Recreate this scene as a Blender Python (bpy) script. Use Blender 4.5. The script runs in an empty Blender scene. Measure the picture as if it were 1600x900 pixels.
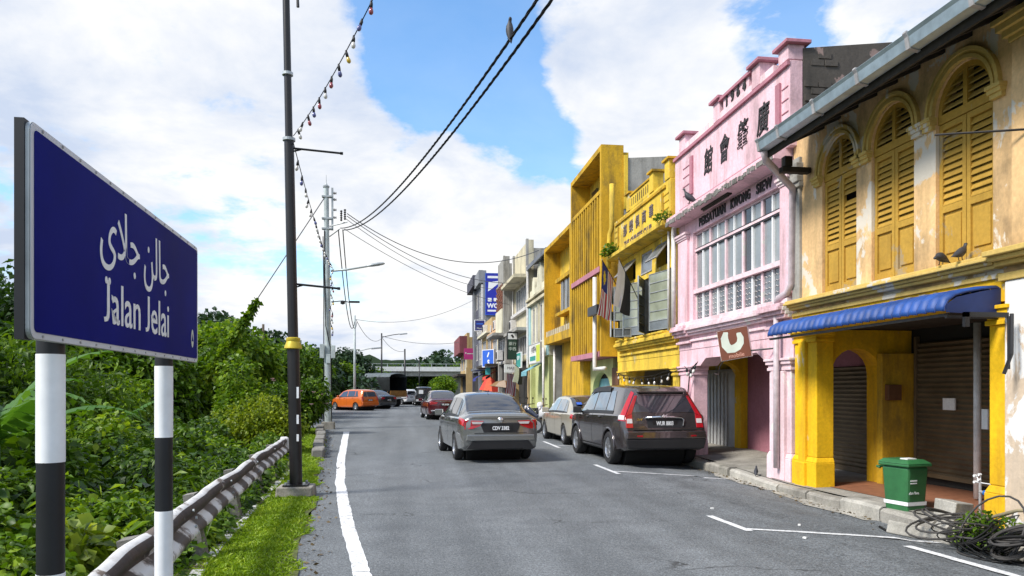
import bpy, bmesh, math, random
import numpy as np
from mathutils import Vector, Matrix
from mathutils.geometry import tessellate_polygon
R = math.radians
rnd = random.Random(7)
scene = bpy.context.scene
col = scene.collection

# ------------------------------------------------------------------ camera
cam_data = bpy.data.cameras.new('camera')
cam = bpy.data.objects.new('camera', cam_data)
col.objects.link(cam)
cam.location = (0, 0, 1.55)
cam.rotation_euler = (R(90), 0, R(-7.787))
cam_data.sensor_width = 36.0
cam_data.lens = 26.325
cam_data.shift_y = 0.09875
cam_data.clip_start = 0.05
cam_data.clip_end = 6000
scene.camera = cam

# ------------------------------------------------------------------ light
SUN_EL, SUN_AZ = 46.0, 112.0          # azimuth measured from +Y towards -X
sun_dir = Vector((-math.sin(R(SUN_AZ)) * math.cos(R(SUN_EL)), math.cos(R(SUN_AZ)) * math.cos(R(SUN_EL)), math.sin(R(SUN_EL))))
sd = bpy.data.lights.new('sun', 'SUN')
sd.energy = 3.0
sd.angle = R(16)
sd.color = (1.0, 0.95, 0.87)
sun = bpy.data.objects.new('sun', sd)
col.objects.link(sun)
sun.rotation_euler = sun_dir.to_track_quat('Z', 'Y').to_euler()
sun.location = (-20, 0, 40)

world = bpy.data.worlds.new('World')
scene.world = world
world.use_nodes = True
def build_world():
    nt = world.node_tree
    nt.nodes.clear()
    N = nt.nodes.new; L = nt.links.new
    out = N('ShaderNodeOutputWorld')
    sky = N('ShaderNodeTexSky'); sky.sky_type = 'NISHITA'; sky.sun_disc = False
    sky.sun_elevation = R(SUN_EL); sky.sun_rotation = R(-SUN_AZ)
    sky.air_density = 1.15; sky.dust_density = 0.4; sky.ozone_density = 2.2
    tc = N('ShaderNodeTexCoord')
    sep = N('ShaderNodeSeparateXYZ'); L(tc.outputs['Generated'], sep.inputs[0])
    def math_(op, a, b=None, clamp=False):
        m = N('ShaderNodeMath'); m.operation = op; m.use_clamp = clamp
        for i, v in enumerate((a, b)):
            if v is None: continue
            if isinstance(v, (int, float)): m.inputs[i].default_value = v
            else: L(v, m.inputs[i])
        return m.outputs[0]
    zz = math_('ADD', math_('MAXIMUM', sep.outputs[2], 0.0), 0.22)
    px = math_('DIVIDE', sep.outputs[0], zz); py = math_('DIVIDE', sep.outputs[1], zz)
    comb = N('ShaderNodeCombineXYZ'); L(px, comb.inputs[0]); L(py, comb.inputs[1])
    def noise(scale, detail, rough, off, dist=0.0):
        mp = N('ShaderNodeMapping'); mp.inputs['Location'].default_value = off
        L(comb.outputs[0], mp.inputs[0])
        n = N('ShaderNodeTexNoise'); n.inputs['Scale'].default_value = scale
        n.inputs['Detail'].default_value = detail; n.inputs['Roughness'].default_value = rough
        n.inputs['Distortion'].default_value = dist
        L(mp.outputs[0], n.inputs['Vector']); return n.outputs['Fac']
    shape = noise(1.5, 8, 0.6, (3.1, 1.7, 0), 0.25)
    dens = math_('ADD', math_('MULTIPLY', math_('SUBTRACT', shape, 0.5), 2.5), 0.42)
    # cloud gaps and cloud heads, as seen over the street: (direction, outer deg, inner deg, amount)
    def px_dir(u, v):
        r = (u - 800) / 1170.0; up = (608 - v) / 1170.0
        th = R(7.787)
        return Vector((r * math.cos(th) + math.sin(th), math.cos(th) - r * math.sin(th), up)).normalized()
    for (u, v, ro, ri, amt) in [(690, 30, 8, 2, -0.8), (640, 150, 5, 1, -0.35), (745, 130, 6.5, 2, -0.7), (800, 215, 5.5, 1.5, -0.65),
                                (870, 255, 4, 1, -0.6), (1215, 45, 4, 1, -0.3), (390, 250, 6, 2, -0.16), (290, 340, 5, 1, -0.2),
                                (610, 300, 8, 4, 0.55), (760, 300, 6.5, 3, 0.5), (700, 400, 8, 3, 0.4), (960, 90, 9, 4, 0.5), (200, 60, 18, 6, 0.35),
                                (450, 80, 8, 3, 0.35), (870, 340, 3, 1, 0.4)]:
        vm = N('ShaderNodeVectorMath'); vm.operation = 'DOT_PRODUCT'
        L(tc.outputs['Generated'], vm.inputs[0]); vm.inputs[1].default_value = px_dir(u, v)
        mr = N('ShaderNodeMapRange'); mr.interpolation_type = 'SMOOTHSTEP'
        mr.inputs['From Min'].default_value = math.cos(R(ro)); mr.inputs['From Max'].default_value = math.cos(R(ri))
        mr.inputs['To Min'].default_value = 0; mr.inputs['To Max'].default_value = amt
        L(vm.outputs['Value'], mr.inputs['Value'])
        dens = math_('ADD', dens, mr.outputs[0])
    lowel = N('ShaderNodeMapRange'); lowel.inputs['From Min'].default_value = 0.16; lowel.inputs['From Max'].default_value = 0.02; lowel.inputs['To Max'].default_value = 0.6
    L(sep.outputs[2], lowel.inputs['Value']); dens = math_('ADD', dens, lowel.outputs[0])
    edge = noise(6.5, 8, 0.62, (5.2, 2.9, 0), 0.3)
    dens = math_('ADD', dens, math_('MULTIPLY', math_('SUBTRACT', edge, 0.5), 1.5))
    dens = math_('ADD', dens, math_('MULTIPLY', math_('SUBTRACT', noise(15, 6, 0.6, (1.2, 8.9, 0), 0.2), 0.5), 0.5))
    cover = N('ShaderNodeMapRange'); cover.interpolation_type = 'SMOOTHSTEP'
    cover.inputs['From Min'].default_value = -0.05; cover.inputs['From Max'].default_value = 0.62
    L(dens, cover.inputs['Value'])
    fac = math_('MAXIMUM', cover.outputs[0], 0.16)
    # light and grey parts of the clouds
    body = noise(2.3, 7, 0.6, (9.4, 4.2, 0), 0.2)
    big = noise(0.55, 3, 0.5, (1.4, 7.7, 0))
    tone = math_('ADD', math_('MULTIPLY', body, 0.55), math_('MULTIPLY', big, 0.55))
    ramp = N('ShaderNodeValToRGB')
    e = ramp.color_ramp.elements
    e[0].position = 0.46; e[0].color = (0.60, 0.69, 0.86, 1)
    e[1].position = 0.62; e[1].color = (1.0, 1.0, 1.0, 1)
    L(tone, ramp.inputs[0])
    hs = N('ShaderNodeHueSaturation'); hs.inputs['Saturation'].default_value = 1.3; L(sky.outputs[0], hs.inputs['Color'])
    b1 = N('ShaderNodeBackground'); L(hs.outputs[0], b1.inputs[0]); b1.inputs[1].default_value = 0.15
    b2 = N('ShaderNodeBackground'); L(ramp.outputs[0], b2.inputs[0]); b2.inputs[1].default_value = 0.605
    mix = N('ShaderNodeMixShader'); L(fac, mix.inputs[0]); L(b1.outputs[0], mix.inputs[1]); L(b2.outputs[0], mix.inputs[2])
    L(mix.outputs[0], out.inputs[0])
build_world()
vs = scene.view_settings
scene.display_settings.display_device = 'sRGB'
vs.view_transform = 'Standard'; vs.look = 'None'; vs.exposure = 0.80; vs.gamma = 1.0; vs.use_curve_mapping = False
scene.cycles.max_bounces = 6
scene.cycles.diffuse_bounces = 3
scene.cycles.glossy_bounces = 3
scene.cycles.transparent_max_bounces = 8
scene.cycles.use_denoising = True

# ------------------------------------------------------------------ helpers
def link(o): col.objects.link(o); return o
def tag(o, label=None, cat=None, group=None, kind=None):
    if label: o['label'] = label
    if cat: o['category'] = cat
    if group: o['group'] = group
    if kind: o['kind'] = kind
    return o
def empty(name, loc, rz=0, label=None, cat=None, group=None):
    o = link(bpy.data.objects.new(name, None))
    o.location = loc; o.rotation_euler = (0, 0, rz); o.empty_display_size = 0.1
    return tag(o, label, cat, group)
def child(name, mesh, parent, loc=(0, 0, 0), rot=(0, 0, 0), scale=(1, 1, 1)):
    o = link(bpy.data.objects.new(name, mesh)); o.parent = parent
    o.location = loc; o.rotation_euler = rot; o.scale = scale
    return o
def copy_tree(o, parent=None):
    c = o.copy(); col.objects.link(c)
    if parent is not None: c.parent = parent
    for ch in list(o.children): copy_tree(ch, c)
    return c
def origin_of(o):
    v = Vector((0, 0, 0))
    while o is not None:
        v += Vector(o.location); o = o.parent
    return v

class MB:
    """collects faces, then links them as one mesh object"""
    def __init__(s): s.v = []; s.f = []; s.m = []; s.cur = 0
    def add(s, vs, fs):
        b = len(s.v); s.v += [tuple(q) for q in vs]; s.f += [tuple(i + b for i in f) for f in fs]; s.m += [s.cur] * len(fs)
        return s
    def box(s, x0, x1, y0, y1, z0, z1):
        return s.add([(x0, y0, z0), (x1, y0, z0), (x1, y1, z0), (x0, y1, z0), (x0, y0, z1), (x1, y0, z1), (x1, y1, z1), (x0, y1, z1)],
                     [(0, 3, 2, 1), (4, 5, 6, 7), (0, 1, 5, 4), (1, 2, 6, 5), (2, 3, 7, 6), (3, 0, 4, 7)])
    def obox(s, c, half, M):
        """box about c with half sizes along the columns of 3x3 matrix M"""
        c = Vector(c); vs = []
        for k in range(8):
            d = Vector((half[0] * (1 if k & 1 else -1), half[1] * (1 if k & 2 else -1), half[2] * (1 if k & 4 else -1)))
            vs.append(c + M @ d)
        return s.add(vs, [(0, 2, 3, 1), (4, 5, 7, 6), (0, 1, 5, 4), (1, 3, 7, 5), (3, 2, 6, 7), (2, 0, 4, 6)])
    def tube(s, pts, r, n=8, cap=True):
        pts = [Vector(p) for p in pts]; rs = r if isinstance(r, (list, tuple)) else [r] * len(pts)
        up = Vector((0, 0, 1)); rings = []
        prev = None
        for i, p in enumerate(pts):
            t = (pts[min(i + 1, len(pts) - 1)] - pts[max(i - 1, 0)])
            if t.length < 1e-9: t = Vector((0, 0, 1))
            t.normalize()
            if prev is None:
                a = t.cross(up)
                if a.length < 1e-3: a = t.cross(Vector((1, 0, 0)))
            else:
                a = prev - t * prev.dot(t)
                if a.length < 1e-6: a = t.cross(up)
            a.normalize(); prev = a; b = t.cross(a)
            rings.append([p + (a * math.cos(2 * math.pi * k / n) + b * math.sin(2 * math.pi * k / n)) * rs[i] for k in range(n)])
        vs = [q for rg in rings for q in rg]; fs = []
        for i in range(len(pts) - 1):
            for k in range(n):
                k2 = (k + 1) % n
                fs.append((i * n + k, i * n + k2, (i + 1) * n + k2, (i + 1) * n + k))
        if cap:
            fs.append(tuple(range(n - 1, -1, -1))); fs.append(tuple(range((len(pts) - 1) * n, len(pts) * n)))
        return s.add(vs, fs)
    def lathe(s, prof, n=16, c=(0, 0, 0), axis='z', cap=True):
        """prof: (radius, height) pairs"""
        vs = []; fs = []
        for (r, hh) in prof:
            for k in range(n):
                a = 2 * math.pi * k / n
                p = (r * math.cos(a), r * math.sin(a), hh)
                if axis == 'x': p = (p[2], p[0], p[1])
                if axis == 'y': p = (p[1], p[2], p[0])
                vs.append((p[0] + c[0], p[1] + c[1], p[2] + c[2]))
        for i in range(len(prof) - 1):
            for k in range(n):
                k2 = (k + 1) % n
                fs.append((i * n + k, i * n + k2, (i + 1) * n + k2, (i + 1) * n + k))
        if cap: fs.append(tuple(range(n - 1, -1, -1))); fs.append(tuple(range((len(prof) - 1) * n, len(prof) * n)))
        return s.add(vs, fs)
    def panel(s, outer, holes, x0, x1):
        """wall slab in the YZ plane from x0 (street side) to x1 with holes; points are (y, z)"""
        loops = [outer] + list(holes)
        tris = tessellate_polygon([[Vector((p[0], p[1], 0)) for p in lp] for lp in loops])
        flat = [p for lp in loops for p in lp]; n = len(flat)
        vs = [(x0, p[0], p[1]) for p in flat] + [(x1, p[0], p[1]) for p in flat]
        fs = []
        for t in tris:
            a, b, c = [flat[i] for i in t]
            cr = (b[0] - a[0]) * (c[1] - a[1]) - (b[1] - a[1]) * (c[0] - a[0])
            t = t if cr < 0 else t[::-1]        # normal to -x
            fs.append(tuple(t)); fs.append(tuple(i + n for i in reversed(t)))
        b = 0
        for k, lp in enumerate(loops):
            m = len(lp)
            ar = sum(lp[i][0] * lp[(i + 1) % m][1] - lp[(i + 1) % m][0] * lp[i][1] for i in range(m))
            ccw = ar > 0
            for i in range(m):
                j = (i + 1) % m
                q = (b + i, b + j, b + j + n, b + i + n)
                if (k == 0) != ccw: q = q[::-1]
                fs.append(q)
            b += m
        return s.add(vs, fs)
    def moulding(s, prof, y0, y1, axis='y'):
        """sweep a closed (x, z) profile along y"""
        n = len(prof)
        vs = [(p[0], y0, p[1]) for p in prof] + [(p[0], y1, p[1]) for p in prof]
        fs = [(i, (i + 1) % n, (i + 1) % n + n, i + n) for i in range(n)]
        fs += [tuple(range(n - 1, -1, -1)), tuple(range(n, 2 * n))]
        return s.add(vs, fs)
    def mesh(s, name, mats, smooth=False, off=(0, 0, 0)):
        me = bpy.data.meshes.new(name)
        o = Vector(off)
        me.from_pydata([tuple(Vector(v) - o) for v in s.v], [], s.f)
        mats = mats if isinstance(mats, (list, tuple)) else [mats]
        for m in mats: me.materials.append(m)
        if len(mats) > 1: me.polygons.foreach_set('material_index', s.m)
        if smooth: me.polygons.foreach_set('use_smooth', [True] * len(me.polygons))
        bm = bmesh.new(); bm.from_mesh(me); bmesh.ops.recalc_face_normals(bm, faces=bm.faces); bm.to_mesh(me); bm.free()
        me.update()
        return me
    def build(s, name, mats, parent=None, smooth=False, bevel=0.0, **kw):
        """vertices are world coordinates; the parent must be unrotated"""
        off = origin_of(parent) if parent is not None else Vector((0, 0, 0))
        me = s.mesh(name, mats, smooth, off)
        o = link(bpy.data.objects.new(name, me)); o.parent = parent
        if bevel:
            bv = o.modifiers.new('bevel', 'BEVEL'); bv.width = bevel; bv.segments = 2; bv.limit_method = 'ANGLE'; bv.angle_limit = R(40)
        return tag(o, **kw)
    def thing(s, name, mats, base, label, cat, group=None, smooth=False, bevel=0.0):
        """a one-mesh thing with its origin at base"""
        me = s.mesh(name, mats, smooth, base)
        o = link(bpy.data.objects.new(name, me)); o.location = base
        if bevel:
            bv = o.modifiers.new('bevel', 'BEVEL'); bv.width = bevel; bv.segments = 2; bv.limit_method = 'ANGLE'; bv.angle_limit = R(40)
        return tag(o, label, cat, group)

def auto_smooth(me, deg=35):
    bm = bmesh.new(); bm.from_mesh(me)
    for f in bm.faces: f.smooth = True
    for e in bm.edges:
        if len(e.link_faces) == 2 and e.calc_face_angle(0) > R(deg): e.smooth = False
    bm.to_mesh(me); bm.free()

# text as flat raised lettering. local x = reading direction, y = up, z = out of the surface
def text_mesh(body, size, mat, extrude=0.004, sx=1.0, bold=0.0, shear=0.0, align='CENTER', spacing=1.0, lift=None):
    cu = bpy.data.curves.new('lettering', 'FONT'); cu.body = body; cu.size = size; cu.extrude = extrude
    cu.align_x = align; cu.offset = bold; cu.shear = shear; cu.space_character = spacing; cu.resolution_u = 3
    o = link(bpy.data.objects.new('lettering', cu))
    dg = bpy.context.evaluated_depsgraph_get(); dg.update()
    me = bpy.data.meshes.new_from_object(o.evaluated_get(dg))
    bpy.data.objects.remove(o); bpy.data.curves.remove(cu)
    n = len(me.vertices)
    co = np.empty(n * 3, 'f'); me.vertices.foreach_get('co', co); co = co.reshape(-1, 3)
    if lift is not None and n:                       # first capital stands on the baseline
        j = co[:, 0] < co[:, 0].min() + lift * size; yy = co[j, 1]; hi_ = yy.max(); co[j, 1] = hi_ * (yy - yy.min()) / (hi_ - yy.min())
    if n:
        lo, hi = co.min(0), co.max(0)
        co[:, 1] -= (lo[1] + hi[1]) / 2
        if align == 'CENTER': co[:, 0] -= (lo[0] + hi[0]) / 2
        co[:, 0] *= sx
        me.vertices.foreach_set('co', co.ravel())
    me.materials.clear(); me.materials.append(mat); me.name = 'lettering'
    return me
STREET = Matrix(((0, 0, -1), (-1, 0, 0), (0, 1, 0)))      # columns: reading dir -Y, up +Z, normal -X
CAMWARD = Matrix(((1, 0, 0), (0, 0, -1), (0, 1, 0)))       # reading dir +X, up Z, normal -Y
def lettering(body, size, mat, parent, pos, M=STREET, name='lettering', **kw):
    me = text_mesh(body, size, mat, **kw)
    o = link(bpy.data.objects.new(name, me)); o.parent = parent
    o.matrix_local = Matrix.Translation(Vector(pos) - (origin_of(parent) if parent else Vector())) @ M.to_4x4()
    return o
# ------------------------------------------------------------------ materials
MATS = {}
def new_mat(name):
    m = bpy.data.materials.new(name); m.use_nodes = True
    nt = m.node_tree; b = nt.nodes['Principled BSDF']
    MATS[name] = m
    return m, nt, b
def set_spec(b, v):
    b.inputs['Specular IOR Level'].default_value = v
def nz(nt, scale, detail=4, rough=0.55, stretch=(1, 1, 1), coord='pos', dist=0.0):
    if coord == 'pos':
        g = nt.nodes.new('ShaderNodeNewGeometry'); src = g.outputs['Position']
    else:
        g = nt.nodes.new('ShaderNodeTexCoord'); src = g.outputs['Object']
    mp = nt.nodes.new('ShaderNodeMapping'); mp.inputs['Scale'].default_value = stretch
    nt.links.new(src, mp.inputs[0])
    n = nt.nodes.new('ShaderNodeTexNoise'); n.inputs['Scale'].default_value = scale
    n.inputs['Detail'].default_value = detail; n.inputs['Roughness'].default_value = rough; n.inputs['Distortion'].default_value = dist
    nt.links.new(mp.outputs[0], n.inputs['Vector'])
    return n.outputs['Fac']
def ramp(nt, fac, stops):
    r = nt.nodes.new('ShaderNodeValToRGB'); e = r.color_ramp.elements
    while len(e) < len(stops): e.new(0.5)
    for k, (p, c) in enumerate(stops):
        e[k].position = p; e[k].color = (c[0], c[1], c[2], 1) if isinstance(c, (tuple, list)) else (c, c, c, 1)
    nt.links.new(fac, r.inputs[0]); return r.outputs[0]
def mixc(nt, fac, a, b, mode='MIX'):
    m = nt.nodes.new('ShaderNodeMix'); m.data_type = 'RGBA'; m.blend_type = mode
    for sock, v in ((m.inputs[0], fac), (m.inputs[6], a), (m.inputs[7], b)):
        if isinstance(v, (int, float)): sock.default_value = v
        elif isinstance(v, (tuple, list)): sock.default_value = (v[0], v[1], v[2], 1)
        else: nt.links.new(v, sock)
    return m.outputs[2]
def bump(nt, b, height, strength=0.3, dist=0.02):
    bp = nt.nodes.new('ShaderNodeBump'); bp.inputs['Strength'].default_value = strength; bp.inputs['Distance'].default_value = dist
    nt.links.new(height, bp.inputs['Height']); nt.links.new(bp.outputs[0], b.inputs['Normal'])

def plain(name, c, rough=0.6, metal=0.0, var=0.12, vscale=3.0, coat=0.0, spec=0.5, bumpy=0.0, bscale=40, coord='pos'):
    m, nt, b = new_mat(name)
    b.inputs['Roughness'].default_value = rough; b.inputs['Metallic'].default_value = metal
    b.inputs['Coat Weight'].default_value = coat; b.inputs['Coat Roughness'].default_value = 0.06
    set_spec(b, spec)
    if var > 0:
        f = nz(nt, vscale, 5, 0.6, coord=coord)
        lo = tuple(x * (1 - var) for x in c); hi = tuple(min(1, x * (1 + var)) for x in c)
        nt.links.new(ramp(nt, f, [(0.3, lo), (0.7, hi)]), b.inputs['Base Color'])
    else: b.inputs['Base Color'].default_value = (*c, 1)
    if bumpy: bump(nt, b, nz(nt, bscale, 4, coord=coord), bumpy, 0.01)
    return m
def plaster(name, c, stain=(0.16, 0.13, 0.09), amount=0.5, peel=None, peel_amt=0.0, rough=0.85, streak=1.0, var=0.12, low_dirt=0.0, black=0.0):
    """painted plaster: mottling, rain streaks, peeled patches, grime"""
    m, nt, b = new_mat(name)
    b.inputs['Roughness'].default_value = rough; set_spec(b, 0.25)
    lo = tuple(x * (1 - var) for x in c); hi = tuple(min(1, x * (1 + var)) for x in c)
    colr = ramp(nt, nz(nt, 1.6, 6, 0.6), [(0.3, lo), (0.7, hi)])
    fine = ramp(nt, nz(nt, 22, 4, 0.6), [(0.3, 0.86), (0.7, 1.06)])
    colr = mixc(nt, 1.0, colr, fine, 'MULTIPLY')
    st = ramp(nt, nz(nt, 2.2, 6, 0.62, (1.6, 1.6, 0.22)), [(0.50, 0.0), (0.78, min(1.0, amount * streak))])
    colr = mixc(nt, st, colr, stain)
    if black:
        bk = ramp(nt, nz(nt, 1.1, 8, 0.68, (1.2, 1.2, 0.5)), [(0.5, 0.0), (0.68, black)])
        colr = mixc(nt, bk, colr, (0.05, 0.048, 0.04))
    if peel:
        p = ramp(nt, nz(nt, 1.9, 7, 0.62, (1, 1, 0.7), dist=0.4), [(0.60 - peel_amt * 0.18, 0.0), (0.625 - peel_amt * 0.18, 1.0)])
        colr = mixc(nt, p, colr, peel)
        bumpsrc = p
    nt.links.new(colr, b.inputs['Base Color'])
    bump(nt, b, nz(nt, 9, 8, 0.65), 0.28, 0.03)
    return m
def paint(name, c, rough=0.28, flake=0.5, dust=0.0):
    m, nt, b = new_mat(name)
    b.inputs['Metallic'].default_value = flake; b.inputs['Roughness'].default_value = rough
    b.inputs['Coat Weight'].default_value = 1.0; b.inputs['Coat Roughness'].default_value = 0.03
    base = ramp(nt, nz(nt, 2.5, 4, 0.6, coord='obj'), [(0.3, tuple(x * 0.93 for x in c)), (0.7, tuple(min(1, x * 1.05) for x in c))])
    nt.links.new(base, b.inputs['Base Color'])
    b.inputs['Roughness'].default_value = rough * 0.8
    return m
def glass(name, c=(0.03, 0.035, 0.04), rough=0.05, var=0.25):
    m, nt, b = new_mat(name)
    b.inputs['Roughness'].default_value = rough; set_spec(b, 0.5); b.inputs['IOR'].default_value = 2.1
    nt.links.new(ramp(nt, nz(nt, 1.8, 4, 0.6), [(0.3, tuple(x * (1 - var) for x in c)), (0.7, tuple(min(1, x * (1 + var)) for x in c))]), b.inputs['Base Color'])
    return m
def leaf_mat(name, dark, mid, light, trans=0.35, scale=1.3):
    """leaves: colour varies by clump and by leaf; light passes through"""
    m = bpy.data.materials.new(name); m.use_nodes = True; MATS[name] = m
    nt = m.node_tree; b = nt.nodes['Principled BSDF']; out = nt.nodes['Material Output']
    b.inputs['Roughness'].default_value = 0.45; set_spec(b, 0.35)
    clump = nz(nt, scale, 3, 0.6)
    at = nt.nodes.new('ShaderNodeAttribute'); at.attribute_name = 'leafrand'
    mx = nt.nodes.new('ShaderNodeMath'); mx.operation = 'MULTIPLY_ADD'
    nt.links.new(at.outputs['Fac'], mx.inputs[0]); mx.inputs[1].default_value = 0.42
    ad = nt.nodes.new('ShaderNodeMath'); ad.operation = 'MULTIPLY_ADD'
    nt.links.new(clump, ad.inputs[0]); ad.inputs[1].default_value = 0.9; ad.inputs[2].default_value = -0.16
    nt.links.new(ad.outputs[0], mx.inputs[2])
    c = ramp(nt, mx.outputs[0], [(0.15, dark), (0.5, mid), (0.86, light), (1.0, (light[0] * 1.1, light[1] * 0.75, light[2]))])
    nt.links.new(c, b.inputs['Base Color'])
    tr = nt.nodes.new('ShaderNodeBsdfTranslucent')
    nt.links.new(mixc(nt, 1.0, c, (1.0, 1.0, 0.35), 'MULTIPLY'), tr.inputs[0])
    ms = nt.nodes.new('ShaderNodeMixShader'); ms.inputs[0].default_value = trans
    nt.links.new(b.outputs[0], ms.inputs[1]); nt.links.new(tr.outputs[0], ms.inputs[2]); nt.links.new(ms.outputs[0], out.inputs[0])
    return m

# asphalt: worn grey, fine aggregate, patches, oil, cracks
def make_asphalt():
    m, nt, b = new_mat('asphalt')
    set_spec(b, 0.35)
    big = nz(nt, 0.35, 5, 0.6, (1, 0.35, 1)); med = nz(nt, 2.3, 6, 0.6); fine = nz(nt, 62, 3, 0.75); grit = nz(nt, 24, 5, 0.8)
    c = ramp(nt, big, [(0.3, (0.110, 0.121, 0.130)), (0.7, (0.166, 0.178, 0.188))])
    c = mixc(nt, 1.0, c, ramp(nt, med, [(0.25, 0.78), (0.75, 1.18)]), 'MULTIPLY')
    c = mixc(nt, 1.0, c, ramp(nt, fine, [(0.34, 0.40), (0.68, 1.75)]), 'MULTIPLY')
    c = mixc(nt, 1.0, c, ramp(nt, grit, [(0.34, 0.62), (0.68, 1.38)]), 'MULTIPLY')
    oil = ramp(nt, nz(nt, 0.9, 6, 0.65, (1, 0.5, 1)), [(0.62, 0.0), (0.78, 0.4)])
    c = mixc(nt, oil, c, (0.06, 0.062, 0.066))
    trk = ramp(nt, nz(nt, 1.3, 3, 0.5, (1.0, 0.04, 1)), [(0.40, 0.86), (0.62, 1.12)])
    c = mixc(nt, 1.0, c, trk, 'MULTIPLY')
    # cracks
    g = nt.nodes.new('ShaderNodeNewGeometry')
    add = nt.nodes.new('ShaderNodeMix'); add.data_type = 'RGBA'; add.blend_type = 'ADD'; add.inputs[0].default_value = 0.8
    nn = nt.nodes.new('ShaderNodeTexNoise'); nn.inputs['Scale'].default_value = 2.4; nn.inputs['Detail'].default_value = 5
    nt.links.new(g.outputs['Position'], nn.inputs['Vector']); nt.links.new(g.outputs['Position'], add.inputs[6]); nt.links.new(nn.outputs['Color'], add.inputs[7])
    vo = nt.nodes.new('ShaderNodeTexVoronoi'); vo.feature = 'DISTANCE_TO_EDGE'; vo.inputs['Scale'].default_value = 0.42
    nt.links.new(add.outputs[2], vo.inputs['Vector'])
    line = ramp(nt, vo.outputs['Distance'], [(0.0, 1.0), (0.012, 0.0)])
    where = ramp(nt, nz(nt, 0.5, 3, 0.5), [(0.55, 0.0), (0.62, 1.0)])
    cr = nt.nodes.new('ShaderNodeMath'); cr.operation = 'MULTIPLY'; nt.links.new(line, cr.inputs[0]); nt.links.new(where, cr.inputs[1])
    c = mixc(nt, cr.outputs[0], c, (0.03, 0.03, 0.03))
    nt.links.new(c, b.inputs['Base Color'])
    nt.links.new(ramp(nt, med, [(0.3, 0.7), (0.7, 0.92)]), b.inputs['Roughness'])
    bump(nt, b, fine, 0.5, 0.012)
    return m
def make_line():
    m, nt, b = new_mat('road_paint')
    c = ramp(nt, nz(nt, 30, 5, 0.7), [(0.34, (0.30, 0.31, 0.32)), (0.5, (0.74, 0.75, 0.76))])
    ww = ramp(nt, nz(nt, 6, 7, 0.75), [(0.52, 0.0), (0.68, 0.75)])
    c = mixc(nt, ww, c, (0.22, 0.23, 0.24))
    nt.links.new(c, b.inputs['Base Color']); b.inputs['Roughness'].default_value = 0.75
    bump(nt, b, nz(nt, 60, 3), 0.3, 0.01)
    return m
def make_terrain():
    m, nt, b = new_mat('soil_and_weeds'); b.inputs['Roughness'].default_value = 0.95; set_spec(b, 0.1)
    c = ramp(nt, nz(nt, 0.8, 8, 0.65), [(0.3, (0.02, 0.035, 0.01)), (0.55, (0.04, 0.07, 0.015)), (0.75, (0.07, 0.09, 0.03))])
    nt.links.new(c, b.inputs['Base Color']); bump(nt, b, nz(nt, 6, 8, 0.7), 0.8, 0.15)
    return m
def make_concrete(name, c, dirt=0.6, moss=0.0):
    m, nt, b = new_mat(name); b.inputs['Roughness'].default_value = 0.9; set_spec(b, 0.2)
    k = ramp(nt, nz(nt, 2.5, 7, 0.65), [(0.28, tuple(x * 0.6 for x in c)), (0.7, tuple(min(1, x * 1.12) for x in c))])
    k = mixc(nt, 1.0, k, ramp(nt, nz(nt, 45, 3, 0.7), [(0.3, 0.78), (0.7, 1.15)]), 'MULTIPLY')
    d = ramp(nt, nz(nt, 1.2, 8, 0.7), [(0.52, 0.0), (0.72, dirt)])
    k = mixc(nt, d, k, (0.05, 0.048, 0.04))
    if moss: k = mixc(nt, ramp(nt, nz(nt, 3.1, 6, 0.7), [(0.55, 0.0), (0.7, moss)]), k, (0.06, 0.085, 0.02))
    nt.links.new(k, b.inputs['Base Color']); bump(nt, b, nz(nt, 14, 8, 0.7), 0.45, 0.03)
    return m

asphalt = make_asphalt(); line_mat = make_line(); terrain_mat = make_terrain()
concrete = make_concrete('concrete', (0.36, 0.34, 0.30), 0.55, 0.3)
concrete_light = make_concrete('pale_concrete', (0.47, 0.45, 0.40), 0.4, 0.15)
concrete_dark = make_concrete('dark_weathered_concrete', (0.26, 0.25, 0.23), 0.85, 0.2)
# plasters
P_ochre = plaster('peach_plaster', (0.77, 0.51, 0.25), (0.32, 0.22, 0.10), 0.6, peel=(0.66, 0.60, 0.50), peel_amt=0.30, black=0.55)
P_ochre_trim = plaster('yellow_trim', (0.62, 0.44, 0.13), (0.25, 0.2, 0.08), 0.5, peel=(0.6, 0.55, 0.45), peel_amt=0.05)
P_yellow = plaster('bright_yellow_paint', (0.84, 0.50, 0.012), (0.40, 0.20, 0.02), 0.8, var=0.12, black=0.22, peel=(0.62, 0.50, 0.30), peel_amt=-0.15)
P_club = plaster('club_yellow_paint', (0.76, 0.52, 0.06), (0.28, 0.2, 0.05), 1.0, black=0.5, peel=(0.6, 0.52, 0.3), peel_amt=-0.1)
P_deep = plaster('deep_yellow_paint', (0.60, 0.36, 0.025), (0.14, 0.09, 0.02), 1.0, black=0.75)
P_pink = plaster('pink_paint', (0.82, 0.55, 0.61), (0.44, 0.29, 0.29), 0.95, var=0.10, black=0.42)
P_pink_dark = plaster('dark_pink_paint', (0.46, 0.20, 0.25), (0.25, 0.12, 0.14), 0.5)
P_pink_pale = plaster('pale_pink_paint', (0.83, 0.62, 0.66), (0.35, 0.28, 0.27), 0.6, peel=(0.7, 0.66, 0.62), peel_amt=0.1, black=0.25)
P_white_peel = plaster('flaking_white_wall', (0.66, 0.52, 0.38), (0.4, 0.35, 0.28), 0.5, peel=(0.75, 0.74, 0.72), peel_amt=0.75)
P_grey = plaster('grey_render', (0.36, 0.35, 0.32), (0.12, 0.11, 0.1), 0.8, black=0.6)
P_blackwall = plaster('sooty_brick_render', (0.10, 0.09, 0.08), (0.03, 0.03, 0.03), 0.8, peel=(0.3, 0.22, 0.2), peel_amt=0.05, black=0.6)
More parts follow.
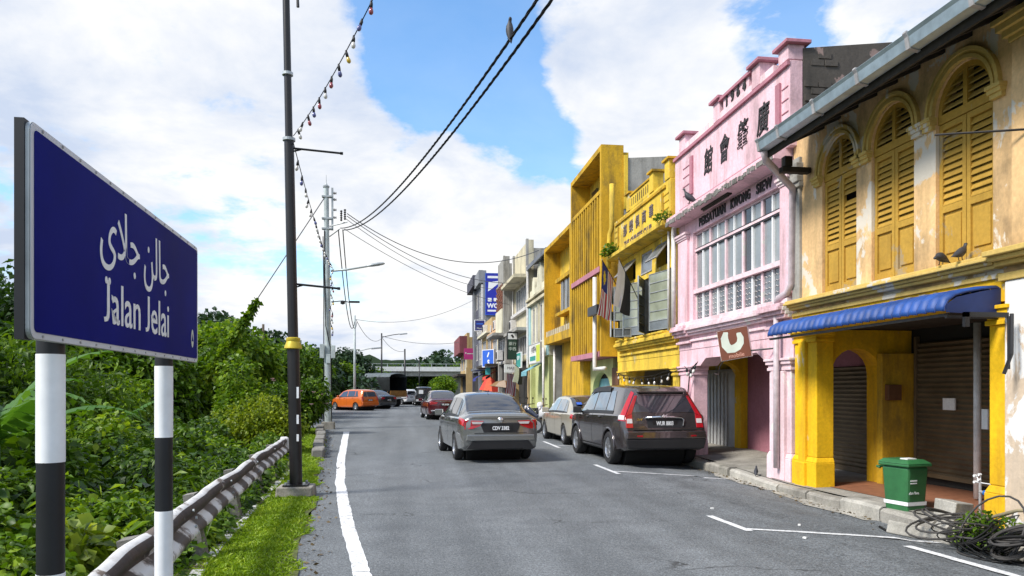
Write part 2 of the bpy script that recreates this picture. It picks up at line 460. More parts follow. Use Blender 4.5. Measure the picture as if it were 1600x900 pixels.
P_cream = plaster('cream_render', (0.62, 0.56, 0.40), (0.25, 0.22, 0.15), 0.7, black=0.4)
P_cream2 = plaster('pale_cream_paint', (0.70, 0.66, 0.50), (0.25, 0.25, 0.2), 0.6, black=0.3)
P_green = plaster('pale_green_paint', (0.52, 0.55, 0.25), (0.25, 0.25, 0.12), 0.5, black=0.15)
P_tan = plaster('tan_paint', (0.5, 0.36, 0.17), (0.2, 0.15, 0.08), 0.5, black=0.2)
P_orangey = plaster('salmon_paint', (0.66, 0.42, 0.24), (0.25, 0.18, 0.12), 0.5, black=0.15)
P_greyblue = plaster('grey_block_paint', (0.26, 0.27, 0.29), (0.1, 0.1, 0.11), 0.5, black=0.25)
P_darkblock = plaster('dark_block_paint', (0.09, 0.09, 0.115), (0.04, 0.04, 0.05), 0.5)
P_maroon = plaster('maroon_paint', (0.22, 0.07, 0.08), (0.1, 0.05, 0.05), 0.5)
# others
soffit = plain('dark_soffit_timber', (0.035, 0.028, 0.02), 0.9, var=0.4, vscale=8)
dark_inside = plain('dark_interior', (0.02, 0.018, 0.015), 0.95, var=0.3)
zinc = plain('zinc_gutter', (0.32, 0.39, 0.42), 0.42, 0.6, var=0.2, vscale=6)
pipe_white = plain('white_pipe', (0.62, 0.60, 0.58), 0.45, var=0.18, vscale=9)
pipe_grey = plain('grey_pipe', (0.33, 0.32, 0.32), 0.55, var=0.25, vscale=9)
pipe_lilac = plain('lilac_grey_pipe', (0.50, 0.43, 0.46), 0.5, var=0.2, vscale=9)
shutter_wood = plaster('ochre_shutter_paint', (0.47, 0.28, 0.045), (0.26, 0.15, 0.025), 0.6, peel=(0.36, 0.27, 0.15), peel_amt=0.04, rough=0.7)
shutter_wood2 = plaster('worn_louvre_paint', (0.44, 0.29, 0.075), (0.25, 0.17, 0.06), 0.7, rough=0.75)
roller_brown = plain('brown_roller_shutter', (0.14, 0.105, 0.062), 0.5, 0.2, var=0.3, vscale=2)
shutter_white = plain('white_folding_shutter', (0.55, 0.57, 0.58), 0.5, 0.15, var=0.12, vscale=6)
blue_tin = plain('blue_painted_tin', (0.012, 0.062, 0.26), 0.55, 0.0, var=0.45, vscale=3)
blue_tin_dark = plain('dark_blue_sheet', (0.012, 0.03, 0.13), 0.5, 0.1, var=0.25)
tile_red = plain('red_brown_tile', (0.26, 0.11, 0.06), 0.55, var=0.25, vscale=9, bumpy=0.1)
black_metal = plain('black_painted_steel', (0.012, 0.011, 0.012), 0.38, var=0.3, vscale=5)
black_text = plain('black_letter_paint', (0.02, 0.016, 0.016), 0.6, var=0.2, vscale=20)
grey_text = plain('grey_letter_paint', (0.13, 0.10, 0.10), 0.7, var=0.2, vscale=20)
white_text = plain('white_reflective', (0.82, 0.83, 0.84), 0.5, var=0.06, vscale=30)
galv = plain('galvanised_steel', (0.40, 0.43, 0.44), 0.45, 0.35, var=0.25, vscale=4)
pole_grey = plain('grey_pole_paint', (0.42, 0.47, 0.47), 0.55, 0.15, var=0.25, vscale=3)
cable_black = plain('black_cable', (0.008, 0.008, 0.008), 0.7, var=0.3, spec=0.25)
wire_grey = plain('grey_wire', (0.10, 0.10, 0.11), 0.6, var=0.1)
rubber = plain('tyre_rubber', (0.018, 0.018, 0.019), 0.8, var=0.2, vscale=12)
alloy = plain('alloy_rim', (0.55, 0.56, 0.58), 0.28, 0.85, var=0.1, vscale=8)
chrome = plain('chrome', (0.75, 0.76, 0.78), 0.12, 1.0, var=0.0)
black_plastic = plain('black_plastic', (0.016, 0.016, 0.018), 0.55, var=0.2)
red_lens = plain('red_lens', (0.42, 0.012, 0.02), 0.12, var=0.15, vscale=20, coat=0.8)
clear_lens = plain('clear_lens', (0.62, 0.58, 0.58), 0.1, var=0.1, vscale=30, coat=0.8)
car_glass = glass('tinted_glass', (0.028, 0.032, 0.042), 0.04)
car_glass_light = glass('light_car_glass', (0.16, 0.19, 0.22), 0.04)
win_glass = glass('frosted_window_glass', (0.24, 0.27, 0.28), 0.22, 0.2)
win_glass_dk = glass('patterned_window_glass', (0.15, 0.17, 0.185), 0.25, 0.35)
win_glass_gr = glass('greenish_louvre_glass', (0.30, 0.33, 0.25), 0.2, 0.3)
dark_glass = glass('dark_window_glass', (0.035, 0.04, 0.045), 0.1, 0.3)
sign_blue = plain('navy_sign_sheet', (0.002, 0.006, 0.150), 0.5, var=0.2, vscale=2, spec=0.02)
sign_edge = plain('sign_edge_white', (0.55, 0.57, 0.62), 0.4, var=0.1)
band_white = plain('white_band_paint', (0.80, 0.82, 0.85), 0.45, var=0.08, vscale=8)
band_black = plain('black_band_paint', (0.007, 0.008, 0.011), 0.5, var=0.25, vscale=8)
gold = plain('gold_ring_paint', (0.55, 0.42, 0.03), 0.45, 0.2, var=0.15)
brick_red = plain('brick_lattice', (0.22, 0.09, 0.055), 0.85, var=0.25, vscale=9)
tin_roof = plain('grey_tin_roof', (0.17, 0.18, 0.20), 0.55, 0.3, var=0.35, vscale=2)
timber_brown = plain('brown_timber', (0.13, 0.055, 0.022), 0.6, var=0.3, vscale=6)
door_teal = plain('teal_door_paint', (0.16, 0.37, 0.42), 0.6, var=0.15, vscale=6)
paper = plain('paper_notice', (0.72, 0.72, 0.70), 0.8, var=0.08, vscale=30)
teal_trim = plain('light_blue_trim', (0.36, 0.58, 0.63), 0.7, var=0.15)
bark = plain('bark', (0.09, 0.07, 0.05), 0.9, var=0.35, vscale=8, bumpy=0.5, bscale=20)
L_dark = leaf_mat('dark_leaves', (0.008, 0.026, 0.005), (0.026, 0.068, 0.008), (0.07, 0.145, 0.014), 0.3)
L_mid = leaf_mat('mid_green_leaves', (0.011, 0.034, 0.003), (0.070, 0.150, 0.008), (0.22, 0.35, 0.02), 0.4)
L_bright = leaf_mat('bright_green_leaves', (0.018, 0.05, 0.004), (0.125, 0.24, 0.012), (0.38, 0.50, 0.04), 0.42)
L_lime = leaf_mat('lime_hedge_leaves', (0.04, 0.08, 0.005), (0.18, 0.26, 0.012), (0.45, 0.50, 0.03), 0.4, 2.2)
L_far = leaf_mat('far_forest_leaves', (0.012, 0.03, 0.014), (0.028, 0.062, 0.026), (0.058, 0.105, 0.045), 0.2, 0.35)
L_banana = leaf_mat('banana_leaf', (0.035, 0.10, 0.015), (0.07, 0.18, 0.025), (0.14, 0.28, 0.05), 0.4)
grass_mat = leaf_mat('grass_blades', (0.11, 0.19, 0.010), (0.25, 0.40, 0.022), (0.45, 0.56, 0.05), 0.35, 2.0)
# ------------------------------------------------------------------ setting
XF, XB = 6.10, 7.75            # facade plane and back wall of the covered walkway
def interp(t, pts):
    if t <= pts[0][0]: a, b = pts[0], pts[1]
    elif t >= pts[-1][0]: a, b = pts[-2], pts[-1]
    else:
        for a, b in zip(pts, pts[1:]):
            if a[0] <= t <= b[0]: break
    k = (t - a[0]) / (b[0] - a[0]); return a[1] + (b[1] - a[1]) * k
LINE_L = [(4.5, -0.24), (6.4, -0.47), (7.91, -0.67), (9.56, -0.88), (12.57, -1.21), (17.09, -1.60), (27.77, -2.38)]
LINE_R = [(4.5, -0.08), (6.38, -0.32), (7.51, -0.47), (9.54, -0.72), (12.55, -1.05), (14.58, -1.22), (17.14, -1.43), (27.74, -2.17)]
def edge_left(y):              # where tarmac stops on the left
    return interp(y, [(-30, 1.2), (5.0, -0.80), (6.75, -1.03), (8.2, -1.13), (9.7, -1.22), (12.25, -1.50), (16.6, -1.93), (20.2, -2.25), (28.5, -3.2), (31.2, -3.6), (32.0, -6.0), (34.0, -9.0), (48, -9.0), (58, -7.6), (75, -3.6), (90, -4.0), (400, -25)])
def edge_right(y):
    return interp(y, [(-30, 5.75), (8.0, 5.75), (11.0, 5.80), (12.5, 5.93), (28, 5.95), (34, 5.7), (85, 5.7), (400, -10)])
def road_z(x, y):
    return -0.02 * max(0.0, (x - 3.4)) ** 1.35 - (0.0 if x < 5.2 else 0.02)
def strip(mb, ys, fl, fr, nx, zf):
    rows = []
    for y in ys:
        a, b = fl(y), fr(y)
        rows.append([(a + (b - a) * k / nx, y, zf(a + (b - a) * k / nx, y)) for k in range(nx + 1)])
    vs = [p for r in rows for p in r]; fs = []
    for i in range(len(ys) - 1):
        for k in range(nx):
            a = i * (nx + 1) + k
            fs.append((a, a + 1, a + nx + 2, a + nx + 1))
    mb.add(vs, fs)
YS = [-30, -15, -6, 0] + [2 + 0.5 * k for k in range(76)] + [40 + 2 * k for k in range(30)] + [105, 120, 150, 200, 300, 400]
mb = MB(); strip(mb, YS, edge_left, edge_right, 16, road_z)
road = mb.build('road', asphalt, smooth=True, kind='structure')

# terrain: verge, bank falling to the river side, wooded rise behind
def rail_line(y): return interp(y, [(-30, -1.0), (3.2, -1.47), (4.9, -1.575), (7.25, -1.80), (10.2, -2.0), (13.9, -2.24), (20, -3.1), (31, -4.6), (33, -9.6), (48, -9.6), (58, -8.2), (75, -4.2), (90, -4.6), (400, -26)])
def vnoise(x, y):
    return (math.sin(x * 0.9 + 1.3 * math.sin(y * 0.37)) + math.sin(y * 0.61 + 1.7 * math.sin(x * 0.43)) + 0.5 * math.sin(x * 2.3 + y * 1.9)) / 2.5
def ground_z(x, y):
    e = rail_line(y) - 0.35
    if x > e:
        return -0.045 - (0.10 if x > edge_left(y) + 0.3 else 0.0)
    d = e - x
    z = -0.04 - 1.5 * (1 - math.exp(-d / 2.6)) + 0.12 * vnoise(x * 1.5, y * 1.5) * min(1, d)
    if x < -16:                                  # rise of the wooded hill
        k = min(1.0, (-16 - x) / 55.0); hill = 9.0 * k * k * (3 - 2 * k)
        hill *= 0.55 + 0.45 * min(1.0, max(0.0, (y + 10) / 90.0))
        z += hill + 0.8 * vnoise(x * 0.1, y * 0.1)
    if y > 130:
        z += min(1.0, (y - 130) / 120.0) * 9.0 * (1.0 if x < 60 else 0.5)
    return z
xs = [-1500, -700, -300, -160, -110, -85] + [-75 + 4 * k for k in range(15)] + [-16 + 0.5 * k for k in range(31)] + [-0.5, 2, 6, 12, 30, 80, 200, 600, 1500]
ys = [-300, -100, -40, -15, -6] + [-2 + 0.7 * k for k in range(70)] + [49 + 4 * k for k in range(20)] + [135, 150, 170, 200, 260, 400, 900, 2500]
vs_ = [(x, y, ground_z(x, y)) for y in ys for x in xs]; nx_ = len(xs)
fs_ = [(j * nx_ + i, j * nx_ + i + 1, (j + 1) * nx_ + i + 1, (j + 1) * nx_ + i) for j in range(len(ys) - 1) for i in range(nx_ - 1)]
mb = MB(); mb.add(vs_, fs_)
ground = mb.build('ground', terrain_mat, smooth=True, kind='structure')

# painted lines on the road: sheets with ragged ends, children of the road
def edge_line():
    mb = MB(); rg = random.Random(3)
    y = 4.6; segs = []
    while y < 27.7:                                # laid in short overlapping pulls, as on the street
        L = rg.uniform(0.35, 0.75) * (1 + y * 0.06)
        segs.append((y, min(27.7, y + L))); y += L + rg.choice([0.0, 0.0, 0.012])
    for (a, b) in segs:
        j = rg.uniform(-0.006, 0.006); n = 6
        vs = []
        for k in range(n + 1):
            yy = a + (b - a) * k / n
            vs.append((interp(yy, LINE_L) + j + rg.uniform(-0.006, 0.006), yy, 0.006)); vs.append((interp(yy, LINE_R) + j + rg.uniform(-0.007, 0.007), yy, 0.006))
        mb.add(vs, [(2 * k, 2 * k + 1, 2 * k + 3, 2 * k + 2) for k in range(n)])
    return mb.build('edge_line', line_mat, road)
edge_line()
def paint_bar(p, q, w):
    p = Vector(p); q = Vector(q); d = (q - p); L = d.length; d.normalize(); s = Vector((d.y, -d.x)) * w / 2
    mb = MB(); n = max(2, int(L / 0.15)); vs = []; rg = random.Random(int(L * 1000))
    for k in range(n + 1):
        c = p + d * L * k / n
        for sg in (-1, 1):
            v = c + s * sg * (1 + rg.uniform(-0.12, 0.12)); vs.append((v.x, v.y, road_z(v.x, v.y) + 0.006))
    mb.add(vs, [(2 * k, 2 * k + 1, 2 * k + 3, 2 * k + 2) for k in range(n)])
    return mb.build('parking_line', line_mat, road)
for (p, q, w) in [((3.63, 8.75), (3.68, 7.75), 0.09), ((3.71, 7.87), (5.72, 7.17), 0.085), ((4.98, 6.95), (5.15, 5.2), 0.11), ((3.77, 15.0), (3.79, 13.3), 0.09),
                  ((3.82, 13.75), (5.75, 12.85), 0.085), ((3.95, 21.9), (3.93, 19.5), 0.09), ((3.97, 20.4), (5.7, 19.7), 0.085), ((4.0, 28.5), (4.0, 26.3), 0.09),
                  ((4.0, 27.3), (5.7, 26.6), 0.085)]:
    paint_bar(p, q, w)
# dark stain and little litter scraps on the tarmac
for k, (x, y) in enumerate([(4.1, 7.35), (3.9, 9.3), (4.45, 8.1)]):
    mb = MB(); mb.obox((x, y, road_z(x, y) + 0.008), (0.014, 0.02, 0.008), Matrix.Rotation(0.5 + k, 3, 'Z'))
    mb.thing('litter_scrap', paper, (x, y, road_z(x, y)), ['white litter scrap on the tarmac nearest the green bin', 'white litter scrap on the tarmac farthest from the green bin', 'white litter scrap midway along the tarmac before the parking line'][k], 'litter', 'white litter scraps on the tarmac')

# covered walkway / pavement along the houses
def walk_z(x, y):
    base = interp(y, [(0, 0.16), (8, 0.10), (12.0, 0.04), (16, 0.13), (30, 0.16), (80, 0.12)])
    return base + 0.045 * max(0.0, x - 6.0) / 1.7
mb = MB(); strip(mb, [-4 + 1.0 * k for k in range(60)] + [58, 62, 70, 85], lambda y: edge_right(y) + 0.16, lambda y: 9.0, 10, walk_z)
pave = mb.build('pavement', concrete, smooth=True, kind='structure')
mb = MB(); strip(mb, [2.0 + 0.5 * k for k in range(19)], lambda y: 6.30, lambda y: XB + 0.02, 4, lambda x, y: walk_z(x, y) + 0.006)
mb.build('tiled_floor', tile_red, pave)
rg = random.Random(11); y = -3.0
while y < 60:
    L = rg.uniform(0.85, 1.1) if y < 34 else 2.0
    a, b = edge_right(y + 0.02), edge_right(y + L - 0.02)
    j = rg.uniform(-0.02, 0.02); dz = rg.uniform(-0.03, 0.012); g = 0.018
    zt0, zt1 = walk_z(6, y) + dz, walk_z(6, y + L) + dz + rg.uniform(-0.012, 0.012)
    mb = MB()
    prof = []
    for (yy, xx, zt) in ((y + g, a, zt0), (y + L * 0.5, (a + b) / 2 + rg.uniform(-.01, .01), (zt0 + zt1) / 2 + rg.uniform(-.012, .008)), (y + L - g, b, zt1)):
        prof.append([(xx + j, yy, -0.3), (xx + j - 0.01, yy, zt - 0.035), (xx + j + 0.03, yy, zt), (xx + j + 0.19, yy, zt + 0.004), (xx + j + 0.19, yy, -0.3)])
    n = 5; vs = [p for r in prof for p in r]; fs = []
    for r in range(2):
        for k in range(n): fs.append((r * n + k, r * n + (k + 1) % n, (r + 1) * n + (k + 1) % n, (r + 1) * n + k))
    fs += [tuple(range(n)), tuple(range(2 * n, 3 * n))]
    mb.add(vs, fs); mb.build('kerb_stone', concrete_light if rg.random() < 0.45 else concrete, pave)
    y += L
# gutter apron of broken concrete between tarmac and kerb
mb = MB(); strip(mb, [8.6 + 0.4 * k for k in range(14)], lambda y: edge_right(y) - 0.20 - 0.08 * math.sin(y * 2.1) - 0.05 * math.sin(y * 5.3), lambda y: edge_right(y) + 0.02, 4, lambda x, y: road_z(x, y) + 0.008 + 0.012 * math.sin(x * 9) * math.sin(y * 7))
mb.build('concrete_apron', concrete_light, pave)
# ------------------------------------------------------------------ shophouses, near end
def arc_pts(y0, y1, zs, rise, n=12):
    """from (y0, zs) over the top to (y1, zs)"""
    c = (y0 + y1) / 2; hw = (y1 - y0) / 2
    return [(c - hw * math.cos(math.pi * k / n), zs + rise * math.sin(math.pi * k / n)) for k in range(n + 1)]
def house(name, yc, label, x=XF): return empty(name, (x, yc, 0), 0, label, 'shophouse')
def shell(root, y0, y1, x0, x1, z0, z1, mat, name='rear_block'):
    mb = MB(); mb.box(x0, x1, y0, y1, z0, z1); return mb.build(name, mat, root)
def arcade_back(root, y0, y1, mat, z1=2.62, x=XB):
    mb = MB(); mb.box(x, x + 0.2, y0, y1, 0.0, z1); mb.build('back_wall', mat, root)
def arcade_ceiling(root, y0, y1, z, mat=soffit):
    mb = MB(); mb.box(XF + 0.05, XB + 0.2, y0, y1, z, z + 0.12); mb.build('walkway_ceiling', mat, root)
def corrugated_roller(root, y0, y1, z0, z1, x, mat, pitch=0.075, name='roller_shutter'):
    n = int((z1 - z0) / pitch); vs = []; fs = []
    for k in range(n * 4 + 1):
        z = z0 + (z1 - z0) * k / (n * 4); dx = 0.016 * math.sin(2 * math.pi * k / 4)
        vs += [(x + dx, y0, z), (x + dx, y1, z)]
    fs = [(2 * k, 2 * k + 1, 2 * k + 3, 2 * k + 2) for k in range(n * 4)]
    mb = MB(); mb.add(vs, fs); r = mb.build(name, mat, root)
    mb = MB(); mb.box(x - 0.035, x + 0.03, y0 - 0.05, y0, z0, z1 + 0.1); mb.box(x - 0.035, x + 0.03, y1, y1 + 0.05, z0, z1 + 0.1)
    mb.box(x - 0.03, x + 0.02, y0, y1, z0 - 0.06, z0); mb.build('guide_rail', roller_brown, r)
    return r
def party_arch(root, y, x0, x1, z1, mat, xo0, xo1, zs, rise, th=0.34, name='cross_arch'):
    """arch across the walkway: a wall in the XZ plane with an arched opening"""
    loop = [(x0, 0.0), (xo0, 0.0)] + arc_pts(xo0, xo1, zs, rise, 10) + [(xo1, 0.0), (x1, 0.0), (x1, z1), (x0, z1)]
    mb = MB(); mb.panel(loop, [], y, y + th)        # built in YZ, then swapped to XZ
    mb.v = [(v[1], v[0], v[2]) for v in mb.v]
    return mb.build(name, mat, root)
def pilaster(root, y0, y1, x_front, x_back, z1, mat, ped=0.42, cap=True, name='pillar', capmat=None, z0=0.0):
    mb = MB()
    e = 0.035
    mb.box(x_front - e, x_back, y0 - e, y1 + e, z0, ped)                      # pedestal
    # splayed pedestal top
    vs = []
    for (d, z) in ((e, ped), (0.0, ped + 0.08)): vs += [(x_front - d, y0 - d, z), (x_back, y0 - d, z), (x_back, y1 + d, z), (x_front - d, y1 + d, z)]
    mb.add(vs, [(0, 1, 5, 4), (1, 2, 6, 5), (2, 3, 7, 6), (3, 0, 4, 7), (4, 5, 6, 7), (3, 2, 1, 0)])
    mb.box(x_front, x_back, y0, y1, ped + 0.08, z1 - (0.2 if cap else 0))
    p = mb.build(name, mat, root, bevel=0.012)
    if cap:
        mb = MB()
        for (d, za, zb) in ((0.03, z1 - 0.20, z1 - 0.15), (0.015, z1 - 0.15, z1 - 0.10), (0.05, z1 - 0.10, z1 - 0.04), (0.075, z1 - 0.04, z1)):
            mb.box(x_front - d, x_back, y0 - d, y1 + d, za, zb)
        mb.build('capital', capmat or mat, p, bevel=0.006)
    return p
def cornice(root, y0, y1, x, steps, mat, name='cornice'):
    """steps: (projection, z0, z1)"""
    mb = MB()
    for (d, a, b) in steps: mb.box(x - d, x + 0.02, y0, y1, a, b)
    return mb.build(name, mat, root, bevel=0.008)

# ---------- 1: ochre house with arched louvred shutters
def house_arched():
    Y0, Y1 = 6.72, 11.28
    root = house('shophouse', (Y0 + Y1) / 2, 'ochre two-storey shophouse with three arched louvred shutter windows')
    # upper wall with three arched openings
    wins = [(9.58, 10.44), (8.39, 9.24), (7.14, 8.01)]
    zb, zs, rise = 2.97, 4.73, 0.46
    holes = [[(a, zb), (b, zb)] + [p for p in arc_pts(a, b, zs, rise, 14)][::-1] for a, b in wins]
    mb = MB(); mb.panel([(Y0, 2.72), (Y1, 2.72), (Y1, 5.72), (Y0, 5.72)], holes, XF, XF + 0.28)
    wall = mb.build('upper_wall', P_ochre, root)
    for (a, b) in wins:
        # arch hood moulding, imposts
        hood = MB(); n = 20
        for (ri, ro, d) in ((0.015, 0.055, 0.045), (0.055, 0.09, 0.03), (0.09, 0.13, 0.055)):
            c = (a + b) / 2; hw = (b - a) / 2
            vs = []
            for k in range(n + 1):
                t = math.pi * k / n
                for rr in (ri, ro):
                    for x in (XF - d, XF + 0.01):
                        vs.append((x, c - (hw + rr) * math.cos(t), zs + (rise + rr) * math.sin(t)))
            fs = []
            for k in range(n):
                o = 4 * k
                fs += [(o, o + 2, o + 6, o + 4), (o + 2, o + 3, o + 7, o + 6), (o, o + 4, o + 5, o + 1)]
            fs += [(0, 1, 3, 2), (4 * n, 4 * n + 2, 4 * n + 3, 4 * n + 1)]
            hood.add(vs, fs)
        hd = hood.build('arch_hood', P_ochre_trim, root)
        for (ya, yb) in ((a - 0.17, a - 0.005), (b + 0.005, b + 0.17)):
            im = MB(); im.box(XF - 0.05, XF + 0.01, ya, yb, zs - 0.14, zs - 0.09); im.box(XF - 0.075, XF + 0.01, ya - 0.01, yb + 0.01, zs - 0.09, zs - 0.045); im.box(XF - 0.095, XF + 0.01, ya - 0.02, yb + 0.02, zs - 0.045, zs - 0.003)
            im.build('impost', P_ochre_trim, hd)
        window_shutters(root, a, b, zb, zs, rise)
    # left edge strip pilaster with grey stains (old rendering)
    mb = MB(); mb.box(XF - 0.05, XF + 0.02, 11.02, 11.24, 2.95, 5.2); pl = mb.build('corner_strip', P_grey, root, bevel=0.01)
    mb = MB()
    for k, (d, za, zb2) in enumerate(((0.03, 4.72, 4.80), (0.06, 4.80, 4.90), (0.03, 4.90, 5.0), (0.07, 5.0, 5.1))): mb.box(XF - 0.05 - d, XF + 0.02, 10.98, 11.27, za, zb2)
    mb.build('capital', P_grey, pl, bevel=0.012)
    # right party pilaster, upper
    mb = MB(); mb.box(XF - 0.09, XF + 0.02, 6.35, 6.80, 2.95, 5.05); pr = mb.build('corner_strip', P_ochre, root, bevel=0.01)
    mb = MB()
    for (d, za, zb2) in ((0.02, 5.05, 5.1), (0.06, 5.1, 5.17), (0.1, 5.17, 5.24), (0.13, 5.24, 5.3)): mb.box(XF - 0.09 - d, XF + 0.02, 6.32, 6.80 + d, za, zb2)
    mb.build('capital', P_ochre_trim, pr, bevel=0.008)
    # floor cornice (two stepped bands) and frieze
    cornice(root, 7.0, Y1 - 0.02, XF, [(0.05, 2.70, 2.755), (0.10, 2.80, 2.84), (0.14, 2.84, 2.875), (0.20, 2.875, 2.91), (0.17, 2.91, 2.945)], P_ochre_trim)
    cornice(root, 6.35, 6.985, XF - 0.03, [(0.05, 2.66, 2.74), (0.10, 2.81, 2.86), (0.18, 2.86, 2.905), (0.24, 2.905, 2.96)], P_ochre_trim)
    mb = MB(); mb.box(XF - 0.02, XF + 0.26, Y0, Y1, 2.46, 2.715); mb.build('frieze_beam', P_yellow, root)
    # pillars
    pilaster(root, 10.60, 11.25, XF + 0.0, XF + 0.28, 2.47, P_yellow, 0.43)
    mb = MB(); mb.box(XF - 0.05, XF + 0.01, 10.86, 11.06, 0.05, 2.3); mb.build('pillar_rib', P_yellow, root, bevel=0.015)
    mb = MB(); mb.box(XF - 0.085, XF + 0.01, 10.82, 11.10, 0.02, 0.42); mb.build('rib_base', P_yellow, root, bevel=0.015)
    pilaster(root, 6.93, 7.17, XF - 0.02, XF + 0.45, 2.42, P_yellow, 0.46)
    mb = MB(); mb.box(XF - 0.06, XF + 0.4, 6.30, 6.925, 0.0, 2.66); mb.build('party_pier', P_white_peel, root, bevel=0.02)
    party_arch(root, 10.72, XF + 0.285, XB, 2.46, P_yellow, 6.42, 7.22, 1.80, 0.38)
    mb = MB(); mb.box(7.16, XB, 10.58, 10.715, 0.0, 2.1); mb.build('arch_pier', P_deep, root, bevel=0.01)
    # meter box on pier
    mb = MB(); mb.box(7.20, 7.42, 10.48, 10.578, 1.38, 1.62); mb.build('meter_box', timber_brown, root, bevel=0.01)
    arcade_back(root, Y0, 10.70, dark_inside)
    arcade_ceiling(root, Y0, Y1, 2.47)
    corrugated_roller(root, 7.3, 10.50, 0.30, 2.25, XB - 0.05, roller_brown)
    mb = MB(); mb.box(XB - 0.10, XB - 0.078, 9.66, 9.90, 1.25, 1.42); mb.build('paper_notice', paper, root)
    mb = MB(); mb.tube([(7.2, 8.69, 0.15), (7.2, 8.69, 2.4)], 0.045, 10); mb.build('drain_pipe', pipe_white, root, smooth=True)
    mb = MB(); mb.box(7.1, 7.12, 8.40, 8.50, 1.05, 1.30); mb.build('meter_card', paper, root)
    mb = MB()
    for z, w in ((1.72, .05), (1.55, .05), (1.38, .05), (1.22, .04)): mb.box(7.14, 7.155, 8.36, 8.36 + w, z, z + 0.045)
    mb.build('tape_scrap', paper, root)
    # roof: tiled slope, eave boards, brackets, gutter
    mb = MB()
    mb.add([(5.30, Y0 - 4.2, 5.27), (5.30, 10.72, 5.27), (11.0, Y1 - 0.13, 8.0), (11.0, Y0 - 4.2, 8.0),
            (5.30, Y0 - 4.2, 5.18), (5.30, 10.72, 5.18), (11.0, Y1 - 0.13, 7.9), (11.0, Y0 - 4.2, 7.9)],
           [(0, 3, 2, 1), (4, 5, 6, 7), (0, 1, 5, 4), (1, 2, 6, 5), (2, 3, 7, 6), (3, 0, 4, 7)])
    mb.build('roof', soffit, root)
    mb = MB()
    y = 2.8
    while y < 10.6:
        mb.add([(5.40, y, 5.17), (6.09, y, 5.50), (6.09, y, 5.41), (5.40, y, 5.09), (5.40, y + 0.06, 5.17), (6.09, y + 0.06, 5.50), (6.09, y + 0.06, 5.41), (5.40, y + 0.06, 5.09)],
               [(0, 1, 2, 3), (4, 7, 6, 5), (0, 4, 5, 1), (3, 2, 6, 7), (0, 3, 7, 4)])
        y += 0.42
    mb.box(5.33, 5.36, 2.6, 10.66, 5.03, 5.17)
    mb.build('rafters', soffit, root)
    mb = MB(); mb.box(5.62, 6.08, 10.72, 10.84, 4.86, 4.94); mb.box(5.66, 5.78, 10.72, 10.84, 4.95, 5.1); mb.build('eave_bracket', soffit, root)
    g = MB()                                       # square zinc gutter in lengths
    prof = [(5.30, 5.25), (5.16, 5.29), (5.15, 5.28), (5.17, 5.24), (5.19, 5.13), (5.30, 5.11)]
    g.moulding(prof, 2.4, 10.66)
    gut = g.build('gutter', zinc, root)
    for y in (10.60, 10.0, 9.05, 8.1, 7.2, 6.3):
        mb = MB(); mb.moulding([(5.31, 5.262), (5.145, 5.302), (5.135, 5.28), (5.16, 5.24), (5.18, 5.118), (5.31, 5.098)], y, y + 0.055); mb.build('gutter_joint', pipe_grey, gut)
    mb = MB(); mb.tube([(5.25, 10.60, 5.12), (5.35, 10.72, 5.02), (5.98, 11.10, 4.72), (6.02, 11.17, 4.62), (6.02, 11.20, 3.22), (6.01, 11.32, 3.10), (5.99, 11.56, 3.04), (5.99, 11.64, 2.95)], [0.055] * 8, 10)
    mb.build('downpipe', pipe_lilac, gut, smooth=True)
    mb = MB(); mb.tube([(5.99, 11.64, 2.98), (5.99, 11.64, 0.25)], 0.048, 10); mb.tube([(5.99, 11.64, 2.80), (5.99, 11.64, 3.0)], 0.06, 10); mb.build('lower_downpipe', pipe_lilac, gut, smooth=True)
    # solid house behind so light does not leak
    shell(root, Y0, Y1 - 0.02, XF + 0.30, 13.0, 2.62, 5.55, dark_inside)
    shell(root, Y0 + 0.01, Y1 - 0.03, XB + 0.22, 12.9, 0.0, 2.60, dark_inside, 'ground_block')
    # thin iron bar sticking out of the wall, rusted bracket on pier
    mb = MB(); mb.tube([(5.55, 7.30, 4.26), (5.98, 6.6, 4.10), (XF, 6.42, 4.06)], 0.012, 6); mb.build('iron_bar', black_metal, root)
    mb = MB(); mb.box(5.55, 6.04, 6.86, 6.90, 2.28, 2.33); mb.box(5.55, 5.6, 6.86, 6.9, 2.18, 2.33); mb.build('iron_bracket', black_metal, root)
    mb = MB(); mb.tube([(5.93, 6.70, 2.3), (5.9, 6.67, 1.9), (5.86, 6.72, 1.7)], 0.018, 6); mb.tube([(5.94, 6.75, 2.28), (5.93, 6.74, 1.75)], 0.014, 6); mb.build('hanging_iron_strap', black_metal, root)
    return root
